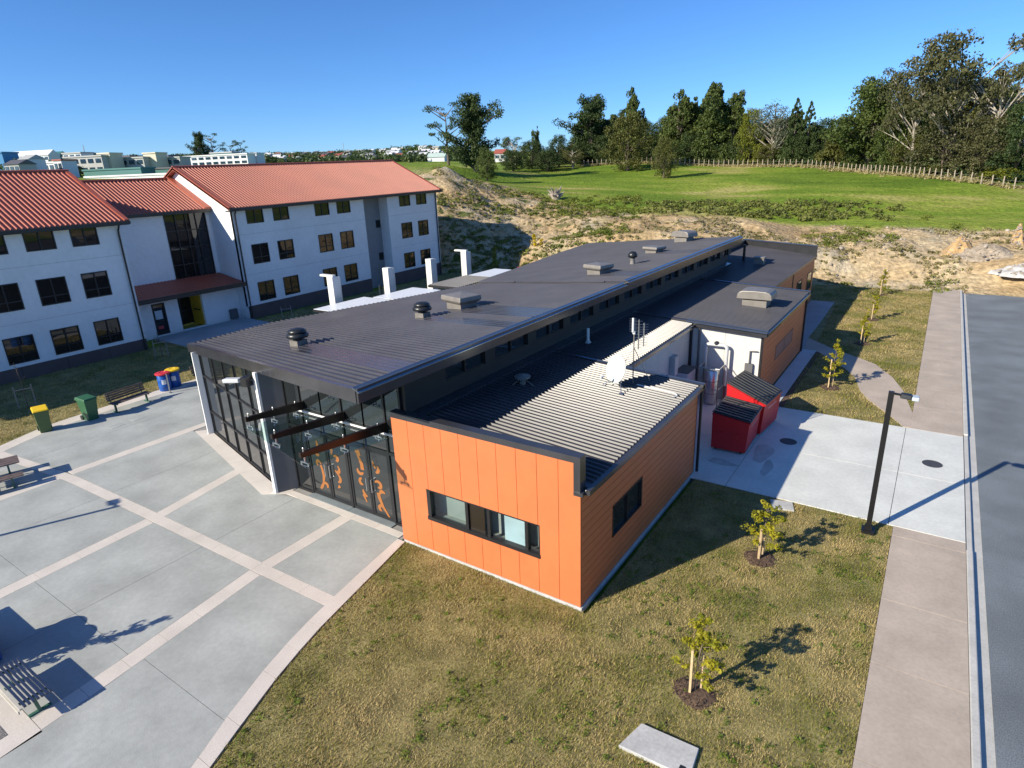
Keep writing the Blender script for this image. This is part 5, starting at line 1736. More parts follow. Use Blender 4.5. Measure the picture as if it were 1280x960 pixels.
MB().lathe((0, 0, 0), [(0.07, 2.53), (0.12, 2.58), (0.1, 2.66), (0.03, 2.7)], 12).build('cap', VBLK, ar)
MB().tube([(0.45, 0, 0.03), (0.45, 0, 0.75)], 0.084, 12).build('sleeve', M('maroon_sleeve', (0.16, 0.03, 0.05), 0.5), ar)
tag(ar, 'pale pipe bent into an arch against the white wall', 'pipe')
sb = empty('switch_box', (-8.56, 24.2, 1.6))
MB().box(-0.005, 0.22, -0.22, 0.22, 0, 0.85).build('cabinet', M('grey_box', (0.42, 0.45, 0.47), 0.5), sb)
MB().box(0.221, 0.235, -0.18, 0.18, 0.05, 0.8).build('door', M('pale_box', (0.6, 0.6, 0.58), 0.5), sb)
tag(sb, 'grey electrical box fixed high on the pale link wall', 'electrical box')
cab = empty('service_cabinet', (-8.3, 25.2, 0.034))
MB().box(-0.26, 0.3, -0.5, 0.5, 0, 1.55).build('body', M('pale_box2', (0.58, 0.6, 0.62), 0.5), cab)
MB().box(-0.27, 0.34, -0.53, 0.53, 1.551, 1.6).build('top', GREYW, cab)
tag(cab, 'pale service cabinet on the ground below the electrical box', 'cabinet')
wb = empty('wall_box', (-5.95, 26.49, 1.3))
MB().box(-0.16, 0.16, -0.14, 0.0, 0, 0.55).build('case', GREYW, wb)
MB().tube([(0.0, -0.07, 0.551), (0.0, -0.07, 1.1), (0.3, -0.07, 1.12)], 0.03, 8).build('conduit', GREYW, wb)
tag(wb, 'small grey box with conduit at the end of the white wall', 'electrical box')
for (x, y, r, l) in ((-3.57, 23.2, 0.30, 'round dark manhole cover in the shaded half of the driveway'), (0.93, 23.62, 0.30, 'round dark manhole cover in the sunlit footpath crossing')):
    o = MB((x, y, 0)).lathe((x, y, 0.034), [(r, -0.03), (r, 0.006), (r*0.93, 0.008), (r*0.92, 0.004)], 24).build('manhole_cover', M('cast_iron', (0.06, 0.06, 0.065), 0.6, var=0.2, scale=12, bump=0.4, bscale=30))
    o.location = (x, y, 0)
    tag(o, l, 'manhole')
pad = MB((-2.8, 8.3, 0)).prism(PAD, -0.1, 0.07).build('concrete_pad', CONC)
pad.location = (-2.8, 8.3, 0)
bevel(pad, 0.01, 1)
tag(pad, 'small pale concrete pad set in the lawn at the bottom of the photo', 'concrete pad')
MB((0, 0, 0)).box(0.43, 0.53, -0.24, -0.14, 0.071, 0.078).build('inset_plate', VBLK, pad)
p2 = MB((-2.75, 18.25, 0)).prism([(-3.15, 18.45), (-2.55, 18.6), (-2.4, 18.1), (-3.0, 17.95)], -0.1, 0.05).build('concrete_pad', CONC)
p2.location = (-2.75, 18.25, 0)
tag(p2, 'little concrete pad behind the staked tree by the driveway', 'concrete pad')

# ------------------------------------------------------------------ young staked trees
STAKE = M('pale_stake', (0.62, 0.45, 0.25), 0.7, var=0.12, scale=8)
TWIG = M('twig_bark', (0.16, 0.12, 0.085), 0.85, var=0.2, scale=10)
YLEAF = leafmat('young_leaves', (0.17, 0.20, 0.015), (0.55, 0.47, 0.03), 0.4, 3.0)
GLEAF = leafmat('cypress_leaves', (0.10, 0.15, 0.02), (0.30, 0.34, 0.04), 0.3, 3.0)

def leaf_cloud(centres, radii, n_each, size, seed, flat=0.5, droop=0.0):
    """leaf-sized faces spread through clumps: returns verts, quads"""
    r = np.random.default_rng(seed)
    C = np.repeat(np.asarray(centres, float), n_each, 0)
    Rr = np.repeat(np.asarray(radii, float), n_each, 0)
    n = len(C)
    d = r.normal(size=(n, 3))
    d /= np.linalg.norm(d, axis=1)[:, None]
    rad = r.uniform(0.25, 1.0, n)**0.6
    off_ = d*rad[:, None]
    if Rr.ndim == 1:
        off_ = off_*Rr[:, None]*np.array([1, 1, 0.8])
    else:
        off_ = off_*Rr
    P = C+off_
    nrm = d*0.7+r.normal(size=(n, 3))*0.6+np.array([0, 0, flat])
    nrm /= np.linalg.norm(nrm, axis=1)[:, None]
    t = np.cross(nrm, r.normal(size=(n, 3)))
    t /= np.linalg.norm(t, axis=1)[:, None]+1e-9
    b = np.cross(nrm, t)
    s = size*r.uniform(0.55, 1.35, n)[:, None]
    w = s*r.uniform(0.4, 0.75, n)[:, None]
    v = np.stack([P-t*s, P-b*w, P+t*s, P+b*w], 1).reshape(-1, 3)
    return v, np.arange(4*n).reshape(-1, 4)

def sapling(x, y, h, seed, label, group='young staked trees along the footpath', spread=0.38, n=20, bare=False, z=0.0, lean=0.0):
    r = random.Random(seed)
    o = empty('staked_tree', (x, y, z), r.uniform(0, 0.5))
    top = Vector((0.10+lean, 0.06, h))
    bend = Vector((0.03, 0.02, h*0.5))
    m = MB()
    m.tube([(0, 0, -0.02), bend, top], [0.022, 0.016, 0.006], 6)
    cs, rs = [], []
    for k in range(n):
        t = 0.22+0.78*k/n
        a = r.uniform(0, 6.28)
        L = spread*(1.15-0.75*t)*r.uniform(0.4, 1.35)
        p0 = Vector((0, 0, 0)).lerp(top, t*0.93)
        p1 = p0+Vector((math.cos(a)*L, math.sin(a)*L, L*0.55))
        m.tube([p0, p1], [0.008, 0.003], 4)
        cs += [p1, p0.lerp(p1, 0.6)]
        rs += [0.11*r.uniform(0.6, 1.4), 0.08]
    cs.append(top)
    rs.append(0.09)
    m.build('trunk', TWIG, o)
    v, q4 = leaf_cloud(cs, [q*0.95 for q in rs], 30, 0.041, seed)
    link(bpy.data.objects.new('crown', fast_mesh('crown', v, quads=q4, mat=YLEAF)), o)
    for (sx, sy, hh) in ((-0.07, -0.10, h*0.62), (0.09, 0.12, h*0.5)):
        MB().box(sx-0.022, sx+0.022, sy-0.022, sy+0.022, -0.05, hh).build('stake', STAKE, o)
    mm = MB()
    pr = [(0.42*(1+0.15*r.uniform(-1, 1)), a) for a in np.linspace(0, 2*math.pi, 16)[:-1]]
    n0 = len(pr)
    mm.add([(0, 0, 0.06)]+[(rr_*0.6*math.cos(a), rr_*0.6*math.sin(a), 0.05+0.01*r.random()) for rr_, a in pr]+[(rr_*math.cos(a), rr_*math.sin(a), -0.01) for rr_, a in pr],
           [(0, 1+i, 1+(i+1) % n0) for i in range(n0)]+[(1+i, 1+n0+i, 1+n0+(i+1) % n0, 1+(i+1) % n0) for i in range(n0)])
    mm.build('mulch', BARK, o)
    # loose bark chips
    chips = MB()
    for k in range(120):
        a, d_ = r.uniform(0, 6.28), 0.46*math.sqrt(r.random())
        chips.bar((d_*math.cos(a), d_*math.sin(a), 0.05), (d_*math.cos(a)+r.uniform(-.05, .05), d_*math.sin(a)+r.uniform(-.05, .05), 0.07), 0.02, 0.008)
    c = chips.build('bark_chips', BARK, o)
    c['kind'] = 'stuff'
    tag(o, label, 'young tree', group)
    return o
sapling(SAP[0][0], SAP[0][1], 1.75, 1, 'young yellow-green staked tree in the middle of the front lawn', spread=0.52, n=22, lean=0.05)
sapling(SAP[1][0], SAP[1][1], 1.55, 2, 'young yellow-leaved staked tree beside the shadow of the orange wing', spread=0.5, n=24)
sapling(SAP[2][0], SAP[2][1], 2.25, 3, 'slim yellow-green staked tree by the curved path behind the skips', spread=0.42, n=26)
sapling(SAP[3][0], SAP[3][1], 1.75, 4, 'second staked tree beyond the curved path, beside its long shadow', spread=0.36)
sapling(SAP[4][0], SAP[4][1], 1.7, 5, 'third staked tree beyond the curved path, next to the sunny lawn corner', spread=0.38)
sapling(SAP[5][0], SAP[5][1], 1.9, 6, 'furthest staked tree at the foot of the bare bank', spread=0.4)
sapling(-15.9, 1.93, 2.0, 8, 'young leafy tree outside the photo, its dappled shadow on the plaza', None, 0.35, 26, z=0.03)

def frame_tree(x, y, h, rz, label, seed):
    r = random.Random(seed)
    o = empty('framed_sapling', (x, y, 0), rz)
    GREYP = M('grey_post', (0.26, 0.23, 0.20), 0.8, var=0.15, scale=6)
    for s in (-1, 1):
        MB().box(s*0.34-0.025, s*0.34+0.025, -0.025, 0.025, -0.1, 1.15).build('stake', GREYP, o)
    MB().box(-0.36, 0.36, -0.04, -0.026, 0.93, 0.98).build('cross_bar', GREYP, o)
    m = MB()
    m.tube([(0, 0.03, 0), (0.02, 0.04, h*0.6), (-0.03, 0.03, h)], [0.025, 0.016, 0.005], 6)
    for k in range(9):
        t = 0.45+0.55*k/9
        a = r.uniform(0, 6.28)
        L = 0.45*(1.2-t)
        m.tube([(0.01, 0.03, h*t), (math.cos(a)*L, math.sin(a)*L, h*t+L*0.9)], [0.008, 0.003], 4)
    m.build('trunk', TWIG, o)
    tag(o, label, 'young tree', 'bare saplings tied to post frames')
frame_tree(-35.3, 10.0, 2.3, R(75), 'bare sapling tied between two posts in front of the left wing', 11)
frame_tree(-38.1, 18.0, 1.6, R(70), 'bare sapling tied between two posts by the corner of the left wing', 12)
frame_tree(*gp(360, 402), 1.5, R(60), 'bare sapling between two posts beside the long wing, above the hall roof', 13)
x, y = gp(478, 372)
o = empty('framed_sapling', (x, y, 0))
MB().box(-0.3, -0.22, -0.04, 0.04, 0, 1.1).build('stake', STAKE, o)
MB().box(0.2, 0.27, -0.04, 0.04, 0, 0.95).build('stake', STAKE, o)
m = MB()
m.tube([(0, 0, 0), (0, 0, 1.6), (0.05, 0, 2.8)], [0.04, 0.03, 0.01], 6)
rr = random.Random(3)
for k in range(14):
    t = 1.4+1.3*k/14
    a = rr.uniform(0, 6.28)
    L = 0.5*rr.uniform(.5, 1)
    m.tube([(0, 0, t), (math.cos(a)*L, math.sin(a)*L, t+L)], [0.012, 0.005], 4)
m.build('trunk', TWIG, o)
tag(o, 'bare sapling with orange stakes in front of the grey recess', 'young tree')
x, y = gp(619, 339)
o = empty('young_cypress', (x, y, 0))
cs = [(0.0, 0.0, 0.3+0.16*k) for k in range(14)]
v, q4 = leaf_cloud(cs, [0.42*(1-k/15)+0.08 for k in range(14)], 60, 0.07, 21)
link(bpy.data.objects.new('crown', fast_mesh('crown', v, quads=q4, mat=GLEAF)), o)
MB().tube([(0, 0, 0), (0, 0, 2.2)], [0.04, 0.01], 6).build('trunk', TWIG, o)
tag(o, 'small pointed yellow-green conifer beside the last white fin', 'young tree')
x, y = gp(673, 333)
o = empty('yellow_shrub', (x, y, 0))
m = MB()
for (a, b) in (((0, 0, 0), (-0.5, 0, 3.2)), ((0.1, 0, 0), (0.35, 0.1, 2.9)), ((0.05, 0.1, 0.5), (0.1, 0.1, 2.3))):
    m.tube([a, b], [0.05, 0.02], 6)
m.build('trunk', TWIG, o)
cs = [(-0.5*t, 0, 0.5+2.8*t) for t in np.linspace(0, 1, 10)]+[(0.35*t+0.05, 0.1*t, 0.5+2.3*t) for t in np.linspace(0, 1, 9)]
v, q4 = leaf_cloud(cs, [0.24]*len(cs), 60, 0.09, 22)
link(bpy.data.objects.new('crown', fast_mesh('crown', v, quads=q4, mat=leafmat('yellow_leaves', (0.35, 0.30, 0.01), (0.75, 0.55, 0.02), 0.35, 2.0)), ), o)
tag(o, 'bright yellow forked shrub above the left edge of the main roof', 'shrub')

# ------------------------------------------------------------------ trees behind the paddock
BARKM = M('tree_bark', (0.13, 0.10, 0.08), 0.9, var=0.25, scale=4)
PALEB = M('pale_bark', (0.42, 0.37, 0.31), 0.85, var=0.2, scale=3)
LV = {'dark': leafmat('leaf_dark', (0.018, 0.042, 0.014), (0.105, 0.145, 0.040), 0.25, 0.35),
      'mid': leafmat('leaf_mid', (0.032, 0.060, 0.014), (0.155, 0.190, 0.042), 0.25, 0.35),
      'olive': leafmat('leaf_olive', (0.050, 0.062, 0.014), (0.195, 0.195, 0.045), 0.25, 0.35),
      'euc': leafmat('leaf_euc', (0.045, 0.055, 0.024), (0.175, 0.165, 0.065), 0.25, 0.3),
      'grey': leafmat('leaf_grey', (0.070, 0.090, 0.055), (0.190, 0.205, 0.120), 0.25, 0.4),
      'bright': leafmat('leaf_bright', (0.09, 0.12, 0.012), (0.26, 0.27, 0.03), 0.3, 0.5)}

def proto(kind, seed):
    """unit-height tree (1 m tall, 1 m nominal crown radius): returns (trunk mesh, crown mesh)"""
    r = random.Random(seed)
    m = MB()
    cs, rs = [], []
    leaf, n_each, lv, bark = 0.0165, 80, 'mid', BARKM
    if kind == 'round':                     # dense native tree, crown almost to the ground
        m.tube([(0, 0, -0.03), (0.01, 0, 0.2), (0, 0.02, 0.7)], [0.05, 0.04, 0.012], 7)
        for k in range(150):
            t = r.random()
            z = 0.07+0.88*t
            R_ = (0.50*math.sin(math.pi*min(1, 0.14+0.80*t))**0.6)*r.uniform(0.35, 1.06)
            a = r.uniform(0, 6.28)
            cs.append((R_*math.cos(a), R_*math.sin(a), z+r.uniform(-.03, .03)))
            rs.append(0.115*r.uniform(0.6, 1.25))
        for k in range(14):
            a = r.uniform(0, 6.28); z = r.uniform(0.2, 0.5)
            m.tube([(0, 0, z*0.8), (0.35*math.cos(a), 0.35*math.sin(a), z+0.2)], [0.02, 0.006], 5)
        lv = 'olive'
    elif kind == 'spire':                   # tall with several pointed heads
        m.tube([(0, 0, -0.03), (0, 0, 0.5), (0.01, 0, 0.97)], [0.04, 0.028, 0.006], 7)
        heads = [(0, 0, 1.0, 0.40)]+[(r.uniform(-.34, .34), r.uniform(-.34, .34), r.uniform(.76, .97), r.uniform(.24, .34)) for _ in range(5)]
        for hx, hy, hh, w in heads:
            m.tube([(hx*0.3, hy*0.3, 0.25), (hx, hy, hh*0.95)], [0.018, 0.004], 5)
            for k in range(40):
                t = r.random()**0.85
                z = 0.06+(hh-0.06)*t
                R_ = w*(1-t)**0.58*r.uniform(0.3, 1.0)+0.02
                a = r.uniform(0, 6.28)
                cs.append((hx*min(1, t*1.4)+R_*math.cos(a), hy*min(1, t*1.4)+R_*math.sin(a), z))
                rs.append(0.095*r.uniform(0.6, 1.25)*(1.15-0.62*t))
        lv = 'mid'
    elif kind == 'macro':                   # spreading dark conifer in layered tufts
        m.tube([(0, 0, -0.03), (0.02, 0, 0.35), (0.0, 0.02, 0.9)], [0.06, 0.045, 0.012], 8)
        for k in range(34):
            z = 0.10+0.84*(k+r.random())/34
            a = r.uniform(0, 6.28)
            L = (0.62 if z < 0.7 else 0.5*(1.15-z)/0.45)*r.uniform(0.5, 1.05)*(0.75+0.4*math.sin(2*a+1))
            tip = (L*math.cos(a), L*math.sin(a), z+0.12*L+0.05)
            m.tube([(0, 0, z-0.08), (tip[0]*0.5, tip[1]*0.5, z), tip], [0.022, 0.013, 0.004], 5)
            for j in range(6):
                f_ = 0.35+0.68*j/5
                cs.append((tip[0]*f_+r.uniform(-.05, .05), tip[1]*f_+r.uniform(-.05, .05), z-0.02+(tip[2]-z)*f_+r.uniform(-.02, .04)))
                rs.append((0.125*r.uniform(0.6, 1.1), 0.125*r.uniform(0.6, 1.1), 0.065))
        for k in range(60):
            z = r.uniform(0.12, 0.92)
            a, R_ = r.uniform(0, 6.28), 0.30*math.sqrt(r.random())*(1.25-z)
            cs.append((R_*math.cos(a), R_*math.sin(a), z))
            rs.append((0.12, 0.12, 0.08))
        lv = 'dark'
    elif kind == 'cone':                    # dense pointed conifer
        m.tube([(0, 0, -0.03), (0, 0, 1.0)], [0.035, 0.004], 7)
        for k in range(130):
            t = r.random()**0.9
            R_ = 0.40*(1-t)**0.8*r.uniform(0.5, 1.05)+0.01
            a = r.uniform(0, 6.28)
            cs.append((R_*math.cos(a), R_*math.sin(a), 0.05+0.93*t-0.05*R_))
            rs.append((0.10*(1.15-t), 0.10*(1.15-t), 0.06*(1.2-t)))
        n_each, lv = 60, 'dark'
    elif kind == 'euc':                     # tall open gum with pale limbs and hanging masses
        bark = PALEB
        m.tube([(0, 0, -0.03), (0.02, 0.01, 0.2), (-0.03, 0.02, 0.42), (0.02, 0, 0.75)], [0.028, 0.022, 0.017, 0.007], 8)
        for k in range(22):
            z = 0.16+0.5*r.random()
            a = r.uniform(0, 6.28)
            L = r.uniform(0.25, 0.62)
            zt_ = min(1.0, z+r.uniform(0.15, 0.45))
            tip = (L*math.cos(a), L*math.sin(a), zt_)
            mid = (tip[0]*0.45, tip[1]*0.45, z+(zt_-z)*0.45)
            m.tube([(0, 0, z-0.04), mid, tip], [0.009, 0.006, 0.002], 5)
            for j in range(3):
                a2 = a+r.uniform(-.8, .8)
                e = (mid[0]+0.2*math.cos(a2), mid[1]+0.2*math.sin(a2), mid[2]+r.uniform(0.08, 0.2))
                m.tube([mid, e], [0.005, 0.002], 4)
                for _ in range(2):
                    cs.append((e[0]+r.uniform(-.05, .05), e[1]+r.uniform(-.05, .05), e[2]+r.uniform(-.03, .03)))
                    rs.append((0.085*r.uniform(.6, 1.2), 0.085*r.uniform(.6, 1.2), 0.045*r.uniform(.7, 1.2)))
            for j in range(3):
                cs.append((tip[0]+r.uniform(-.09, .09), tip[1]+r.uniform(-.09, .09), tip[2]-r.uniform(-.01, .06)))
                rs.append((0.10*r.uniform(.6, 1.2), 0.10*r.uniform(.6, 1.2), 0.05*r.uniform(.7, 1.2)))
        n_each, lv, leaf = 40, 'euc', 0.014
    elif kind == 'grey':                    # greyish tree, branches showing through
        bark = PALEB
        m.tube([(0, 0, -0.03), (0, 0, 0.3), (0.02, 0, 0.9)], [0.035, 0.026, 0.006], 7)
        for k in range(46):
            z = 0.12+0.6*r.random()
            a = r.uniform(0, 6.28)
            L = 0.48*r.uniform(0.5, 1)*(1.1-z)**0.5
            tip = (L*math.cos(a), L*math.sin(a), z+L*0.75)
            m.tube([(0, 0, z), tip], [0.012, 0.003], 4)
            cs += [tip, (tip[0]*.7, tip[1]*.7, z+(tip[2]-z)*.7)]
            rs += [0.10*r.uniform(.6, 1.2), 0.085]
        n_each, lv, leaf = 62, 'grey', 0.013
    elif kind == 'bush':
        m.tube([(0, 0, -0.05), (0, 0, 0.5)], [0.05, 0.02], 6)
        for k in range(46):
            a, e = r.uniform(0, 6.28), r.random()
            R_ = 0.62*math.sqrt(r.random())
            cs.append((R_*math.cos(a), R_*math.sin(a), 0.12+0.78*(1-(R_/0.7)**2)*r.uniform(0.5, 1.0)))
            rs.append(0.19*r.uniform(0.6, 1.2))
        leaf, n_each, lv = 0.038, 60, 'mid'
    elif kind == 'stone_pine':              # leaning, flat-topped clumps on bare limbs
        m.tube([(0, 0, -0.03), (0.02, 0, 0.4), (-0.02, 0.02, 0.8)], [0.04, 0.03, 0.012], 7)
        for k in range(14):
            z = 0.35+0.58*r.random()
            a = r.uniform(0, 6.28)
            L = r.uniform(0.25, 0.6)
            tip = (L*math.cos(a), L*math.sin(a), min(0.98, z+0.08))
            m.tube([(0, 0, z-0.1), tip], [0.014, 0.004], 5)
            for j in range(3):
                cs.append((tip[0]+r.uniform(-.1, .1), tip[1]+r.uniform(-.1, .1), tip[2]+r.uniform(-.02, .03)))
                rs.append((0.12, 0.12, 0.035))
        n_each, lv = 46, 'dark'
    tm = m.mesh('trunk', bark)
    v, q4 = leaf_cloud(cs, rs, n_each, leaf, seed)
    return tm, v, q4, lv
_pc = {}
def crown_mesh(kind, seed, lv=None):
    key = (kind, seed)
    if key not in _pc:
        _pc[key] = proto(kind, seed)
    tm, v, q4, dl = _pc[key]
    k2 = (kind, seed, lv or dl)
    if k2 not in _pc:
        _pc[k2] = fast_mesh('crown', v, quads=q4, mat=LV[lv or dl])
    return tm, _pc[k2]

TREE_GROUP = 'trees beyond the paddock'
def tree(name, kind, seed, px, py_top, D, wpx, label, lv=None, group=TREE_GROUP, rz=None, base=None):
    """px, py_top: where its top shows in the photo; D: distance; wpx: crown width there"""
    p = at(px, py_top, D)
    gz_ = tz(p.x, p.y) if base is None else base
    h = max(1.0, p.z-gz_)
    w = wpx/FPX*D*1.02
    nominal = {'round': 1.2, 'spire': 1.05, 'macro': 1.15, 'cone': 0.85, 'euc': 1.15, 'grey': 0.95, 'bush': 1.35, 'stone_pine': 1.2}[kind]
    o = empty(name, (p.x, p.y, gz_-0.1), rz if rz is not None else random.Random(px*7+seed).uniform(0, 6.28))
    tm, cm = crown_mesh(kind, seed, lv)
    s = (w/nominal, w/nominal, h)
    a = link(bpy.data.objects.new('trunk', tm), o)
    b = link(bpy.data.objects.new('crown', cm), o)
    a.scale = s
    b.scale = s
    tag(o, label, 'tree', group)
    return o
TREES = [
    ('pine_tree', 'stone_pine', 1, 556, 131, 136, 48, 'thin open-limbed pine leaning out beside the big dark conifer', None),
    ('conifer_tree', 'macro', 2, 590, 119, 131, 66, 'big dark conifer standing alone where the bank meets the paddock', None),
    ('small_tree', 'round', 3, 607, 183, 121, 30, 'small green tree at the foot of the big lone conifer', 'mid'),
    ('gum_tree', 'euc', 4, 644, 171, 160, 34, 'slender gum at the near end of the tree line, left of the tall tuft', 'mid'),
    ('broad_tree', 'round', 5, 664, 174, 158, 40, 'rounded dark tree below the tall tufted one at the tree line start', 'dark'),
    ('tufted_tree', 'spire', 6, 671, 158, 168, 16, 'thin tufted tree poking above the low end of the tree line', None),
    ('broad_tree', 'round', 7, 698, 167, 160, 32, 'dark rounded tree between the tufted tree and the spreading conifer', 'dark'),
    ('scrub_tree', 'grey', 8, 716, 184, 156, 34, 'low greyish tree left of the spreading conifer', 'olive'),
    ('conifer_tree', 'macro', 9, 738, 121, 158, 64, 'spreading dark conifer left of the crown of bare-stemmed tufts', None),
    ('scrub_tree', 'round', 10, 757, 168, 150, 40, 'dark understorey tree below the spreading conifer', 'dark'),
    ('tufted_tree', 'spire', 11, 789, 110, 163, 44, 'tall tufted tree rising behind the round olive tree', None),
    ('round_tree', 'round', 12, 786, 142, 143, 66, 'large round olive-green tree at the paddock edge', 'olive'),
    ('round_tree', 'round', 13, 832, 170, 126, 33, 'small round tree alone on the paddock casting a long shadow', 'olive'),
    ('spire_tree', 'spire', 14, 850, 113, 160, 66, 'left peak of the tall green cluster of pointed trees', None),
    ('spire_tree', 'spire', 15, 872, 122, 163, 60, 'pointed tree in the dip between the two highest peaks', None),
    ('spire_tree', 'spire', 16, 895, 105, 156, 74, 'highest pointed tree in the middle of the tree line', None),
    ('spire_tree', 'spire', 17, 917, 119, 154, 56, 'pointed tree at the right shoulder of the tall cluster', None),
    ('round_tree', 'round', 18, 941, 135, 148, 34, 'yellow-green leafy tree right of the tall cluster', 'bright'),
    ('scrub_tree', 'round', 19, 866, 163, 146, 46, 'dark low tree below the left peak of the tall cluster', 'dark'),
    ('scrub_tree', 'round', 20, 899, 163, 145, 46, 'dark low tree below the highest peak of the tall cluster', 'dark'),
    ('scrub_tree', 'round', 21, 929, 166, 142, 40, 'dark low tree below the yellow-green tree', 'dark'),
    ('grey_tree', 'grey', 22, 972, 124, 140, 58, 'silvery grey tree with branches showing through', None),
    ('conifer_tree', 'cone', 23, 998, 121, 146, 32, 'first of two narrow dark conifers right of the silvery tree', None),
    ('conifer_tree', 'cone', 24, 1015, 125, 146, 28, 'second of two narrow dark conifers right of the silvery tree', None),
    ('broad_tree', 'round', 25, 1033, 146, 148, 40, 'dark tree filling the gap right of the narrow conifers', 'dark'),
    ('broad_tree', 'round', 26, 1060, 145, 150, 44, 'rounded dark tree left of the layered conifer', 'dark'),
    ('scrub_tree', 'round', 27, 962, 178, 136, 36, 'low olive tree at the fence below the silvery tree', 'olive'),
    ('scrub_tree', 'round', 28, 1001, 168, 134, 42, 'low dark tree at the fence below the narrow conifers', 'dark'),
    ('scrub_tree', 'bush', 29, 1044, 176, 131, 36, 'bushy yellow-green tree at the fence left of the layered conifer', 'olive'),
    ('conifer_tree', 'macro', 30, 1100, 102, 126, 88, 'tall layered conifer left of the great gum', 'mid'),
    ('scrub_tree', 'round', 31, 1083, 168, 122, 46, 'dark understorey tree below the layered conifer', 'mid'),
    ('broad_tree', 'round', 32, 1133, 122, 122, 50, 'leafy tree between the layered conifer and the great gum', 'mid'),
    ('gum_tree', 'euc', 33, 1158, 84, 116, 66, 'left-leaning half of the great open gum', None),
    ('gum_tree', 'euc', 34, 1214, 48, 114, 118, 'great open gum with pale limbs, the tallest tree', None),
    ('gum_tree', 'euc', 36, 1262, 78, 112, 84, 'open gum at the photo edge right of the great gum', None),
    ('scrub_tree', 'round', 36, 1192, 138, 110, 70, 'brownish leafy tree beneath the great gum', 'euc'),
    ('scrub_tree', 'round', 37, 1246, 140, 109, 66, 'dark olive tree beneath the gums near the photo edge', 'euc'),
    ('scrub_tree', 'round', 38, 1286, 128, 108, 60, 'dense tree cut by the photo edge', 'dark'),
    ('scrub_tree', 'round', 39, 1146, 166, 112, 48, 'olive understorey tree left of the brownish tree', 'olive'),
    ('bush', 'bush', 40, 1168, 202, 108, 26, 'bright yellow-green bush at the fence below the great gum', 'bright'),
    ('bush', 'bush', 41, 1254, 202, 106, 34, 'bright green bush at the fence near the photo edge', 'bright'),
    ('broad_tree', 'round', 42, 810, 152, 160, 36, 'dark tree behind the lone paddock tree', 'dark'),
    ('broad_tree', 'round', 43, 640, 186, 150, 36, 'low dark tree beginning the tree line', 'dark'),
    ('broad_tree', 'round', 44, 684, 186, 152, 40, 'low dark shrubby tree at the paddock edge', 'dark'),
    ('broad_tree', 'round', 45, 728, 176, 148, 36, 'dark shrubby tree under the spreading conifer', 'dark'),
]
FP = [(730, 200, 160), (780, 201, 157), (850, 205, 152), (905, 204, 148), (960, 203.5, 142), (1010, 205, 138), (1060, 211, 130), (1110, 217, 121), (1160, 224, 113), (1200, 229, 109), (1240, 229, 107), (1300, 226, 105)]
for (nm, kd, sd, px, pt_, D, w, lab, lv) in TREES:
    if px > 720 and sd not in (12, 13):
        D = max(D, float(np.interp(px, [q[0] for q in FP], [q[2] for q in FP]))+5+w*0.05)
    tree(nm, kd, {'round': sd % 4, 'spire': sd % 3, 'macro': sd % 3, 'cone': 0, 'euc': sd % 3, 'grey': 0, 'bush': 0, 'stone_pine': 0}[kd]+10, px, pt_, D, w, lab, lv)
# a second rank closes the wood
r_ = random.Random(5)
SKL = [(640, 180), (700, 170), (738, 128), (790, 120), (820, 150), (850, 118), (895, 110), (930, 128), (960, 135), (1000, 125), (1040, 148), (1070, 145), (1100, 110), (1130, 125), (1160, 95), (1210, 60), (1260, 85), (1290, 120)]
for k in range(36):
    px = 655+18*k+r_.uniform(-5, 5)
    pt_ = float(np.interp(px, [q[0] for q in SKL], [q[1] for q in SKL]))+r_.uniform(10, 26)
    tree('back_tree', r_.choice(['round', 'spire', 'round', 'macro']), 10+k % 3, px, max(pt_, 100), max(178 if px < 1000 else 142, float(np.interp(px, [q[0] for q in FP], [q[2] for q in FP]))+16)+r_.uniform(-6, 8), 46+r_.uniform(-8, 12), 'tree of the second rank half hidden behind the tree line', r_.choice(['dark', 'mid', 'dark', 'mid', 'olive']), 'second rank of the wood')
ds = empty('dead_tree', tuple(at(1270, 222, 128).xy)+(tz(*at(1270, 222, 128).xy),))
m = MB()
tp = at(1268, 45, 128).z-ds.location.z
m.tube([(0, 0, 0), (0.3, 0, tp*0.5), (0.1, 0.2, tp)], [0.13, 0.08, 0.02], 7)
for k in range(9):
    z = tp*(0.45+0.055*k); a = k*2.4; L = 2.2*(1.1-z/tp)+0.6
    m.tube([(0.2, 0.1, z), (0.2+L*math.cos(a), L*math.sin(a), z+L*0.9)], [0.04, 0.015], 5)
m.build('trunk', PALEB, ds)
tag(ds, 'bare dead trunk rising above the gum at the photo edge', 'tree')

# ------------------------------------------------------------------ paddock fence
POSTM = M('fence_timber', (0.36, 0.30, 0.22), 0.85, var=0.25, scale=5)
f0 = at(*FP[6])
fence = empty('paddock_fence', (f0.x, f0.y, 0))
tag(fence, 'long grey post and wire fence in front of the trees', 'fence')
pm = MB().lathe((0, 0, 0), [(0.085, -0.5), (0.08, 1.35), (0.05, 1.4)], 7).mesh('post', POSTM)
pts = [at(*p) for p in FP]
line = []
for a, b in zip(pts, pts[1:]):
    n = max(1, int((b.xy-a.xy).length/1.05))
    for k in range(n):
        line.append(a.xy.lerp(b.xy, k/n))
fz = terrain([p.x for p in line], [p.y for p in line])
for k, (p, z) in enumerate(zip(line, fz)):
    o = link(bpy.data.objects.new('post', pm), fence)
    o.location = (p.x-f0.x, p.y-f0.y, z)
    o.rotation_euler = (r_.uniform(-.05, .05), r_.uniform(-.05, .05), 0)
for hgt_ in (0.5, 0.95):
    MB((f0.x, f0.y, 0)).tube([(p.x, p.y, z+hgt_) for p, z in zip(line, fz)], 0.012, 4).build('wire', GALV, fence)

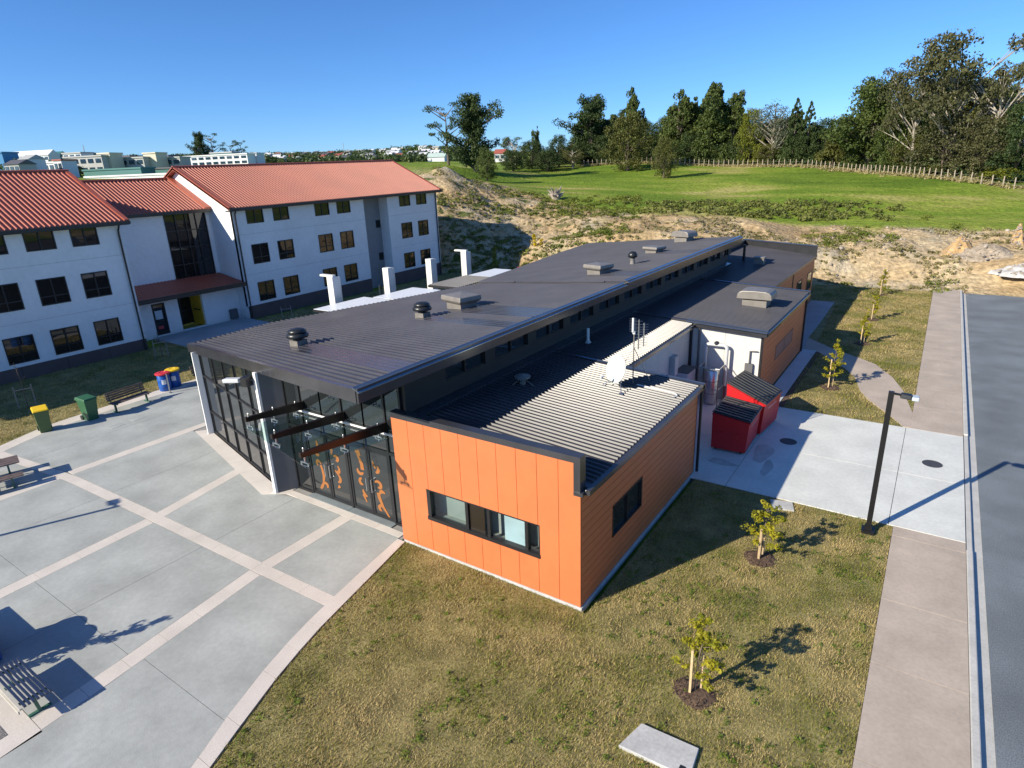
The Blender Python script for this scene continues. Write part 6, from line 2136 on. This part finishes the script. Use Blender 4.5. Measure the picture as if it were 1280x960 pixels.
# ------------------------------------------------------------------ scrub, weeds and spoil on the bank
def scatter(name, label, cat, pts3, rad, n_each, size, mat, seed):
    v, q4 = leaf_cloud(pts3, rad, n_each, size, seed)
    o = link(bpy.data.objects.new(name, fast_mesh(name, v, quads=q4, mat=mat)))
    tag(o, label, cat, kind='stuff')
    return o
SCRUB = leafmat('scrub_leaves', (0.055, 0.075, 0.016), (0.24, 0.25, 0.06), 0.2, 0.25)
WEED = leafmat('weed_leaves', (0.07, 0.11, 0.012), (0.24, 0.26, 0.04), 0.25, 0.6)
DRY = leafmat('dry_grass', (0.22, 0.19, 0.07), (0.48, 0.40, 0.20), 0.25, 0.5)
P, Rd = [], []
rs_ = np.random.default_rng(12)
for k in range(520):
    px = rs_.uniform(735, 1130)
    D = rs_.uniform(77, 88) if px > 800 else rs_.uniform(79, 92)
    v = ray(px, 250)
    kk = D/math.hypot(v.x, v.y)
    x_, y_ = v.x*kk, v.y*kk
    dens = 1.15-abs(px-940)/200+0.35*(vnoise([x_], [y_], 5, 88)[0]-0.5)
    if rs_.random() > dens:
        continue
    h_ = rs_.uniform(0.2, 0.5)
    P.append((x_, y_, h_*0.5)); Rd.append((h_*1.3, h_*1.3, h_*0.8))
P = np.array(P)
P[:, 2] += terrain(P[:, 0], P[:, 1])
scatter('scrub', 'band of dark scrub and rushes along the top of the bare bank', 'scrub', P, np.array(Rd), 46, 0.15, SCRUB, 31)
P, Rd = [], []
for k in range(1500):
    px, py = rs_.uniform(545, 800), rs_.uniform(212, 330)
    D = rs_.uniform(62, 98)
    v = ray(px, 250)
    kk = D/math.hypot(v.x, v.y)
    x_, y_ = v.x*kk, v.y*kk
    if vnoise([x_], [y_], 6, 41)[0]+0.25*rs_.random() < 0.58 or y_ < foot(np.array([x_]))[0]+1:
        continue
    h_ = rs_.uniform(0.12, 0.38)
    P.append((x_, y_, h_*0.3)); Rd.append((h_*2.0, h_*2.0, h_*0.7))
P = np.array(P)
P[:, 2] += terrain(P[:, 0], P[:, 1])
scatter('weeds', 'green weeds and tufts scattered over the bare bank behind the buildings', 'weeds', P, np.array(Rd), 46, 0.11, WEED, 32)
P, Rd = [], []
for (px, py, sx, n) in ((1050, 326, 34, 34), (1072, 322, 14, 14), (1110, 325, 8, 8), (1015, 322, 6, 5), (1060, 345, 5, 5), (1085, 352, 22, 14), (1178, 348, 14, 12), (1190, 312, 4, 3), (1025, 296, 10, 8), (1150, 305, 6, 4)):
    for k in range(n):
        x_, y_ = gp(px+rs_.normal()*sx*0.6, py+rs_.normal()*3, 0.8)
        h_ = rs_.uniform(0.15, 0.4)
        P.append((x_, y_, h_*0.35)); Rd.append((h_*1.8, h_*1.8, h_*0.9))
P = np.array(P)
P[:, 2] += terrain(P[:, 0], P[:, 1])
scatter('weeds', 'bright green weeds growing at the foot of the bare bank', 'weeds', P, np.array(Rd), 60, 0.09, WEED, 33)
P, Rd = [], []
for k in range(700):
    t = rs_.random()
    j = t*(len(line)-1)
    p = line[int(j)]
    x_, y_ = p.x+rs_.normal()*1.2, p.y+rs_.normal()*0.8+0.9
    P.append((x_, y_, 0.15)); Rd.append((0.6, 0.6, 0.28))
P = np.array(P)
P[:, 2] += terrain(P[:, 0], P[:, 1])
scatter('dry_grass', 'long dry grass along the paddock fence', 'grass', P, np.array(Rd), 26, 0.16, DRY, 34)
P, Rd = [], []
for k in range(900):
    j = rs_.random()*(len(line)-1)
    p = line[int(j)]
    o_ = rs_.uniform(6, 30)
    dr = Vector((p.x, p.y)).normalized()
    x_, y_ = p.x+dr.x*o_+rs_.normal(), p.y+dr.y*o_
    h_ = rs_.uniform(0.9, 2.6)
    P.append((x_, y_, h_*0.55)); Rd.append((h_*0.95, h_*0.95, h_*0.75))
P = np.array(P)
P[:, 2] += terrain(P[:, 0], P[:, 1])
scatter('undergrowth', 'dark undergrowth filling the wood beneath the trees', 'undergrowth', P, np.array(Rd), 90, 0.24, LV['dark'], 36)
P, Rd = [], []
for k in range(4200):
    px = rs_.uniform(545, 1310)
    D = rs_.uniform(58, 92)
    v = ray(px, 250)
    kk = D/math.hypot(v.x, v.y)
    x_, y_ = v.x*kk, v.y*kk
    if bank(np.array([x_]), np.array([y_]))[0] < 0.4 or vnoise([x_], [y_], 4, 61)[0]+0.3*rs_.random() < (0.5 if x_ < -25 else 0.68):
        continue
    h_ = rs_.uniform(0.10, 0.26)
    P.append((x_, y_, h_*0.4)); Rd.append((h_*1.5, h_*1.5, h_*0.8))
P = np.array(P)
P[:, 2] += terrain(P[:, 0], P[:, 1])
scatter('dry_grass', 'straw-coloured tufts scattered over the bare bank', 'grass', P, np.array(Rd), 22, 0.10, leafmat('straw_tufts', (0.13, 0.13, 0.04), (0.42, 0.35, 0.17), 0.25, 0.4), 37)
# stones and clods on the bank
ROCK = M('spoil_stone', (0.36, 0.31, 0.25), 0.9, var=0.3, scale=2, bump=0.5, bscale=8)
def rock_mesh(seed, n=1):
    r = random.Random(seed)
    bm = bmesh.new()
    bmesh.ops.create_icosphere(bm, subdivisions=1, radius=1)
    for v in bm.verts:
        v.co *= r.uniform(0.65, 1.2)
        v.co.z *= 0.7
    me = bpy.data.meshes.new('rock')
    bm.to_mesh(me)
    bm.free()
    me.materials.append(ROCK)
    return me
base = rock_mesh(1)
bv0 = np.array([v.co[:] for v in base.vertices])
bf0 = np.array([p.vertices[:] for p in base.polygons])
V, F = [], []
for k in range(2600):
    px = rs_.uniform(560, 1300)
    D = rs_.uniform(57, 84)
    v = ray(px, 250)
    kk = D/math.hypot(v.x, v.y)
    x_, y_ = v.x*kk, v.y*kk
    if bank(np.array([x_]), np.array([y_]))[0] < 0.5 or vnoise([x_], [y_], 7, 77)[0] < 0.45:
        continue
    s = rs_.uniform(0.03, 0.10)*(1 if rs_.random() > 0.06 else 2.4)
    a = rs_.uniform(0, 6.28)
    c, sn = math.cos(a), math.sin(a)
    q_ = bv0*s*rs_.uniform(0.7, 1.3, 3)
    q_ = np.stack([q_[:, 0]*c-q_[:, 1]*sn+x_, q_[:, 0]*sn+q_[:, 1]*c+y_, q_[:, 2]+s*0.2], -1)
    F.append(bf0+len(V)*len(bv0))
    V.append(q_)
V = np.array(V)
cz_ = terrain(V[:, :, 0].mean(1), V[:, :, 1].mean(1))
V[:, :, 2] += cz_[:, None]
o = link(bpy.data.objects.new('rubble', fast_mesh('rubble', V.reshape(-1, 3), tris=np.concatenate(F), mat=ROCK)))
tag(o, 'stones and clods lying over the bare bank', 'rubble', kind='stuff')
# spoil heaps at the end of the road
def heap(px, py, sx, sy, h, label, seed, mat):
    x_, y_ = gp(px, py, 0.0)
    z_ = tz(x_, y_)
    o = empty('spoil_heap', (x_, y_, z_))
    n, k = 30, 12
    vs = [(0, 0, h)]
    r = random.Random(seed)
    for i in range(1, k+1):
        t = i/k
        for j in range(n):
            a = 2*math.pi*j/n
            rr_ = t*(1+0.18*math.sin(2*a+seed)+0.1*math.sin(5*a))
            zz_ = h*(math.cos(t*math.pi)*0.5+0.5)+(r.random()-.5)*0.34*(1-t*0.8)-0.25*(t == 1)
            vs.append((sx*rr_*math.cos(a), sy*rr_*math.sin(a), zz_))
    fs = [(0, 1+j, 1+(j+1) % n) for j in range(n)]
    for i in range(k-1):
        for j in range(n):
            fs.append((1+i*n+j, 1+(i+1)*n+j, 1+(i+1)*n+(j+1) % n, 1+i*n+(j+1) % n))
    MB().add(vs, fs).build('mound', mat, o, True)
    st = MB()
    for q_ in range(70):
        a, t = r.uniform(0, 6.28), r.random()**0.6
        st_s = r.uniform(0.05, 0.16)
        cx, cy = sx*t*math.cos(a), sy*t*math.sin(a)
        zz_ = h*(math.cos(t*math.pi)*0.5+0.5)
        st.add([tuple(Vector((cx, cy, zz_))+Vector(b_)*st_s) for b_ in bv0], [tuple(int(i) for i in f_) for f_ in bf0])
    so = st.build('stones', ROCK, o)
    so['kind'] = 'stuff'
    tag(o, label, 'dirt heap', 'spoil heaps at the end of the road')
CLAYO = M('orange_clay', (0.46, 0.30, 0.14), 0.95, var=0.25, scale=1.5, bump=0.8, bscale=10, fine=0.2, fscale=6)
GREYC = M('grey_spoil', (0.31, 0.255, 0.19), 0.95, var=0.3, scale=1.5, bump=0.8, bscale=10, fine=0.25, fscale=6)
heap(1193, 347, 1.35, 1.4, 1.35, 'rounded orange clay heap at the end of the footpath', 1, CLAYO)
heap(1228, 351, 2.5, 1.6, 1.0, 'broad grey spoil heap at the end of the road', 2, GREYC)
heap(1262, 343, 0.55, 0.7, 1.6, 'tall reddish lump of earth beside the grey spoil heap', 3, CLAYO)
heap(1275, 362, 2.2, 1.2, 0.6, 'low pale rubble ridge across the road end', 4, M('pale_gravel', (0.45, 0.44, 0.42), 0.9, var=0.25, scale=3, bump=0.8, bscale=12))
# old stump on the crest
p = at(695, 243, 93)
st = empty('tree_stump', (p.x, p.y, tz(p.x, p.y)-0.2))
DEADW = M('dead_wood', (0.36, 0.31, 0.26), 0.9, var=0.35, scale=3)
r = random.Random(4)
for k in range(16):
    a = r.uniform(0, 6.28)
    e = Vector((math.cos(a)*1.2, math.sin(a)*1.2, r.uniform(0.5, 2.0)))
    MB().tube([(0.2*math.cos(a), 0.2*math.sin(a), 0), tuple(e*0.5+Vector((0, 0, 0.2))), tuple(e)], [0.3, 0.2, 0.06], 6).build('root', DEADW, st)
tag(st, 'grey upturned tree stump on the crest of the bank', 'stump')

# ------------------------------------------------------------------ the town on the far rise
TW = M('town_white', (0.72, 0.73, 0.74), 0.7, var=0.06, scale=0.1)
TG = M('town_grey', (0.42, 0.43, 0.41), 0.7, var=0.08, scale=0.1)
TB = M('town_beige', (0.62, 0.58, 0.45), 0.7, var=0.06, scale=0.1)
TGR = M('town_green', (0.05, 0.17, 0.15), 0.5, var=0.08, scale=0.1)
TBL = M('town_blue', (0.03, 0.20, 0.42), 0.5, var=0.08, scale=0.1)
TR = M('town_red', (0.35, 0.10, 0.07), 0.6, var=0.1, scale=0.1)
TD = M('town_dark', (0.10, 0.10, 0.11), 0.6, var=0.1, scale=0.1)
TY = M('town_yellow', (0.65, 0.60, 0.16), 0.6, var=0.08, scale=0.1)
TWIN = glassmat('town_windows', (0.03, 0.06, 0.09), 1.7)
def far_building(px0, px1, py0, py1, D, wall, roof, label, rows=0, cols=0, name='far_building', depth=12, group=None, pitch=0.0, win=TWIN, on_ground=False):
    """box whose face fills the photo rectangle px0..px1, py0 (top)..py1 at distance D"""
    pc = at((px0+px1)/2, py1, D)
    W = (px1-px0)/FPX*D*1.0
    Hh = (py1-py0)/FPX*D
    if on_ground:
        pc.z = tz(pc.x, pc.y)
    dc = -pc.xy.normalized()
    W = W*0.95
    depth = min(depth, 6)
    o = empty(name, (pc.x, pc.y, pc.z), math.asin(0.35))   # local -y is the sunny street front
    g = min(0.0, tz(pc.x, pc.y)-pc.z)-2.0
    MB().box(-W/2, W/2, 0, depth, g, Hh).build('wall', wall, o)
    m = MB()
    if pitch:
        m.add([(-W/2-.3, -.4, Hh), (W/2+.3, -.4, Hh), (W/2+.3, depth+.4, Hh), (-W/2-.3, depth+.4, Hh), (-W/2-.3, depth/2, Hh+pitch), (W/2+.3, depth/2, Hh+pitch)], [(0, 1, 5, 4), (2, 3, 4, 5), (0, 4, 3), (1, 2, 5), (3, 2, 1, 0)])
    else:
        m.box(-W/2-0.3, W/2+0.3, -0.3, depth+0.3, Hh+0.002, Hh+0.5)
    m.build('roof', roof, o)
    for i in range(rows):
        z0 = Hh*(i+0.28)/rows
        z1 = Hh*(i+0.78)/rows
        for j in range(cols):
            a, b = -W/2+W*(j+0.16)/cols, -W/2+W*(j+0.84)/cols
            MB().box(a, b, -0.12, 0.02, z0, z1).build('window', win, o)
    tag(o, label, 'building', group)
    return o
far_building(229, 312, 197, 207, 330, TW, TW, 'long white office block with blue windows above the red roofs', 2, 9)
far_building(312, 323, 195, 207, 328, TW, TW, 'white end tower of the long office block', 2, 1)
far_building(263, 291, 192.5, 197, 336, TGR, TG, 'green-glazed drum storey on top of the white office block', 0, 0)
far_building(84, 132, 202, 218, 300, TG, TG, 'grey school block with dark window bands, left of the pale stair tower', 2, 5)
far_building(128, 143, 199, 219, 297, TB, TB, 'pale stair tower left of the two pale towers', 0, 0)
far_building(143, 184, 203, 219, 300, TG, TG, 'grey school block between the two pale stair towers', 2, 4)
far_building(184, 200, 198, 219, 297, TB, TB, 'pale stair tower nearest the white office', 0, 0)
far_building(200, 229, 202, 218, 300, TG, TG, 'grey school block beside the white office', 2, 3)
far_building(140, 164, 198, 203, 310, TG, TD, 'small grey rooftop storey in the middle of the school', 1, 3)
far_building(190, 212, 197, 202, 310, TG, TD, 'small grey rooftop storey near the white office', 1, 3)
far_building(81, 104, 195.5, 205, 318, TW, TG, 'white three-storey house block below the thin mast', 2, 3)
far_building(104, 121, 196, 205, 322, TGR, TD, 'dark green shed beside the white house block', 0, 0)
far_building(11, 62, 197.5, 203, 380, TW, TW, 'long pale shed with a low white roof on the skyline', 1, 9, pitch=2.5)
far_building(60, 75, 198, 206, 378, TGR, TGR, 'dark green end of the long pale shed', 0, 0, pitch=2)
far_building(-8, 7, 197, 209, 300, TBL, TBL, 'blue building cut by the photo edge', 0, 0)
far_building(28, 40, 204, 216, 270, TW, TG, 'white house below the long pale shed', 1, 2, pitch=1.5)
far_building(44, 56, 206, 210, 290, TY, TY, 'yellow-roofed shop among the white houses', 0, 0)
far_building(56, 70, 207, 215, 280, TW, TW, 'white shop beside the yellow-roofed shop', 1, 2)
far_building(70, 80, 205, 216, 275, TW, TR, 'pink-edged white building at the end of the shops', 1, 2)
far_building(8, 26, 209, 217, 262, TG, TD, 'grey house near the photo edge above the left red roof', 1, 3, pitch=1.5)
far_building(104, 178, 214, 219, 250, TGR, TGR, 'long green-roofed covered way above the link roof', 0, 0, depth=8)
far_building(178, 222, 213, 219, 250, TGR, TD, 'dark green covered court beside the gable', 0, 0, depth=8)
far_building(104, 222, 221, 224, 235, TW, TW, 'low long white roof just above the link roof', 0, 0, depth=6)
hl = [(TW, TG), (TW, TG), (TB, TR), (TG, TD), (TW, TD), (TB, TG), (TW, TW), (TW, TW)]
r = random.Random(9)
for k in range(120):
    px = r.uniform(330, 556)
    D = r.uniform(430, 1030)
    w_, h_ = r.uniform(4, 7.5), r.uniform(2.2, 3.3)
    a, b = r.choice(hl)
    far_building(px-w_/D*FPX/2, px+w_/D*FPX/2, 200-h_/D*FPX, 200, D, a, b, 'tiny distant house on the far hillside', 0, 0, 'distant_house', 6, 'houses on the far hillside', 1.4, TWIN, True)
far_building(534, 556, 197, 201, 330, TW, M('pale_green_roof', (0.45, 0.55, 0.5), 0.6), 'pale green-roofed shed beside the thin open pine', 0, 0, pitch=2)
far_building(618, 632, 193, 200, 300, TW, TR, 'white house glimpsed between the lone conifer and the tree line', 1, 2, pitch=2)
for (px, t_, b_, D, l) in ((107, 181, 196, 330, 'thin mast rising behind the white house block'), (431, 178, 197, 520, 'distant lattice mast above the long red roof')):
    p, q_ = at(px, b_, D), at(px, t_, D)
    o = empty('radio_mast', (p.x, p.y, p.z-8))
    h_ = q_.z-p.z+8
    MB().tube([(0, 0, 0), (0, 0, h_)], [0.35, 0.12], 6).build('pole', M('mast_grey', (0.3, 0.32, 0.36), 0.6), o)
    MB().tube([(-0.6, 0, h_*0.9), (0.6, 0, h_*0.9)], 0.1, 5).build('cross_arm', bpy.data.materials['mast_grey'], o)
    tag(o, l, 'mast')
# town trees: dark clumps along the skyline
for k, (px, pt_, D, w, kd, l) in enumerate(((246, 166, 345, 22, 'macro', 'dark windswept pine above the white office, left of the pair'), (262, 168, 350, 26, 'stone_pine', 'dark windswept pine, middle of the clump above the white office'), (286, 178, 350, 18, 'stone_pine', 'small dark pine right of the clump above the white office'), (299, 176, 352, 16, 'stone_pine', 'open wispy pine at the end of the office clump'), (461, 187, 500, 14, 'round', 'dark round tree on the skyline above the long red roof'))):
    tree('skyline_tree', kd, 10, px, pt_, D, w, l, 'dark', 'trees on the town skyline', base=at(px, 205, D).z-2)
P, Rd = [], []
for k in range(1900):
    px = rs_.uniform(-20, 585)
    D = rs_.uniform(330, 1070) if px > 325 else rs_.uniform(400, 900)
    if 120 < px < 180 and D < 700:
        continue
    v = ray(px, 200)
    kk = D/math.hypot(v.x, v.y)
    h_ = rs_.uniform(1.4, 4.0)
    P.append((v.x*kk, v.y*kk, h_*0.6)); Rd.append((h_*1.3, h_*1.3, h_*0.8))
P = np.array(P)
P[:, 2] += terrain(P[:, 0], P[:, 1])
scatter('town_trees', 'far-off dark trees between the houses on the rise', 'trees', P, np.array(Rd), 44, 0.9, LV['dark'], 51)
P, Rd = [], []
for k in range(60):
    px = rs_.uniform(0, 100)
    p = at(px, 203+rs_.random()*14, rs_.uniform(285, 330))
    P.append(tuple(p)); Rd.append((2.5, 2.5, 1.8))
scatter('town_trees', 'far-off dark trees between the houses near the photo edge', 'trees', np.array(P), np.array(Rd), 30, 0.7, LV['dark'], 52)
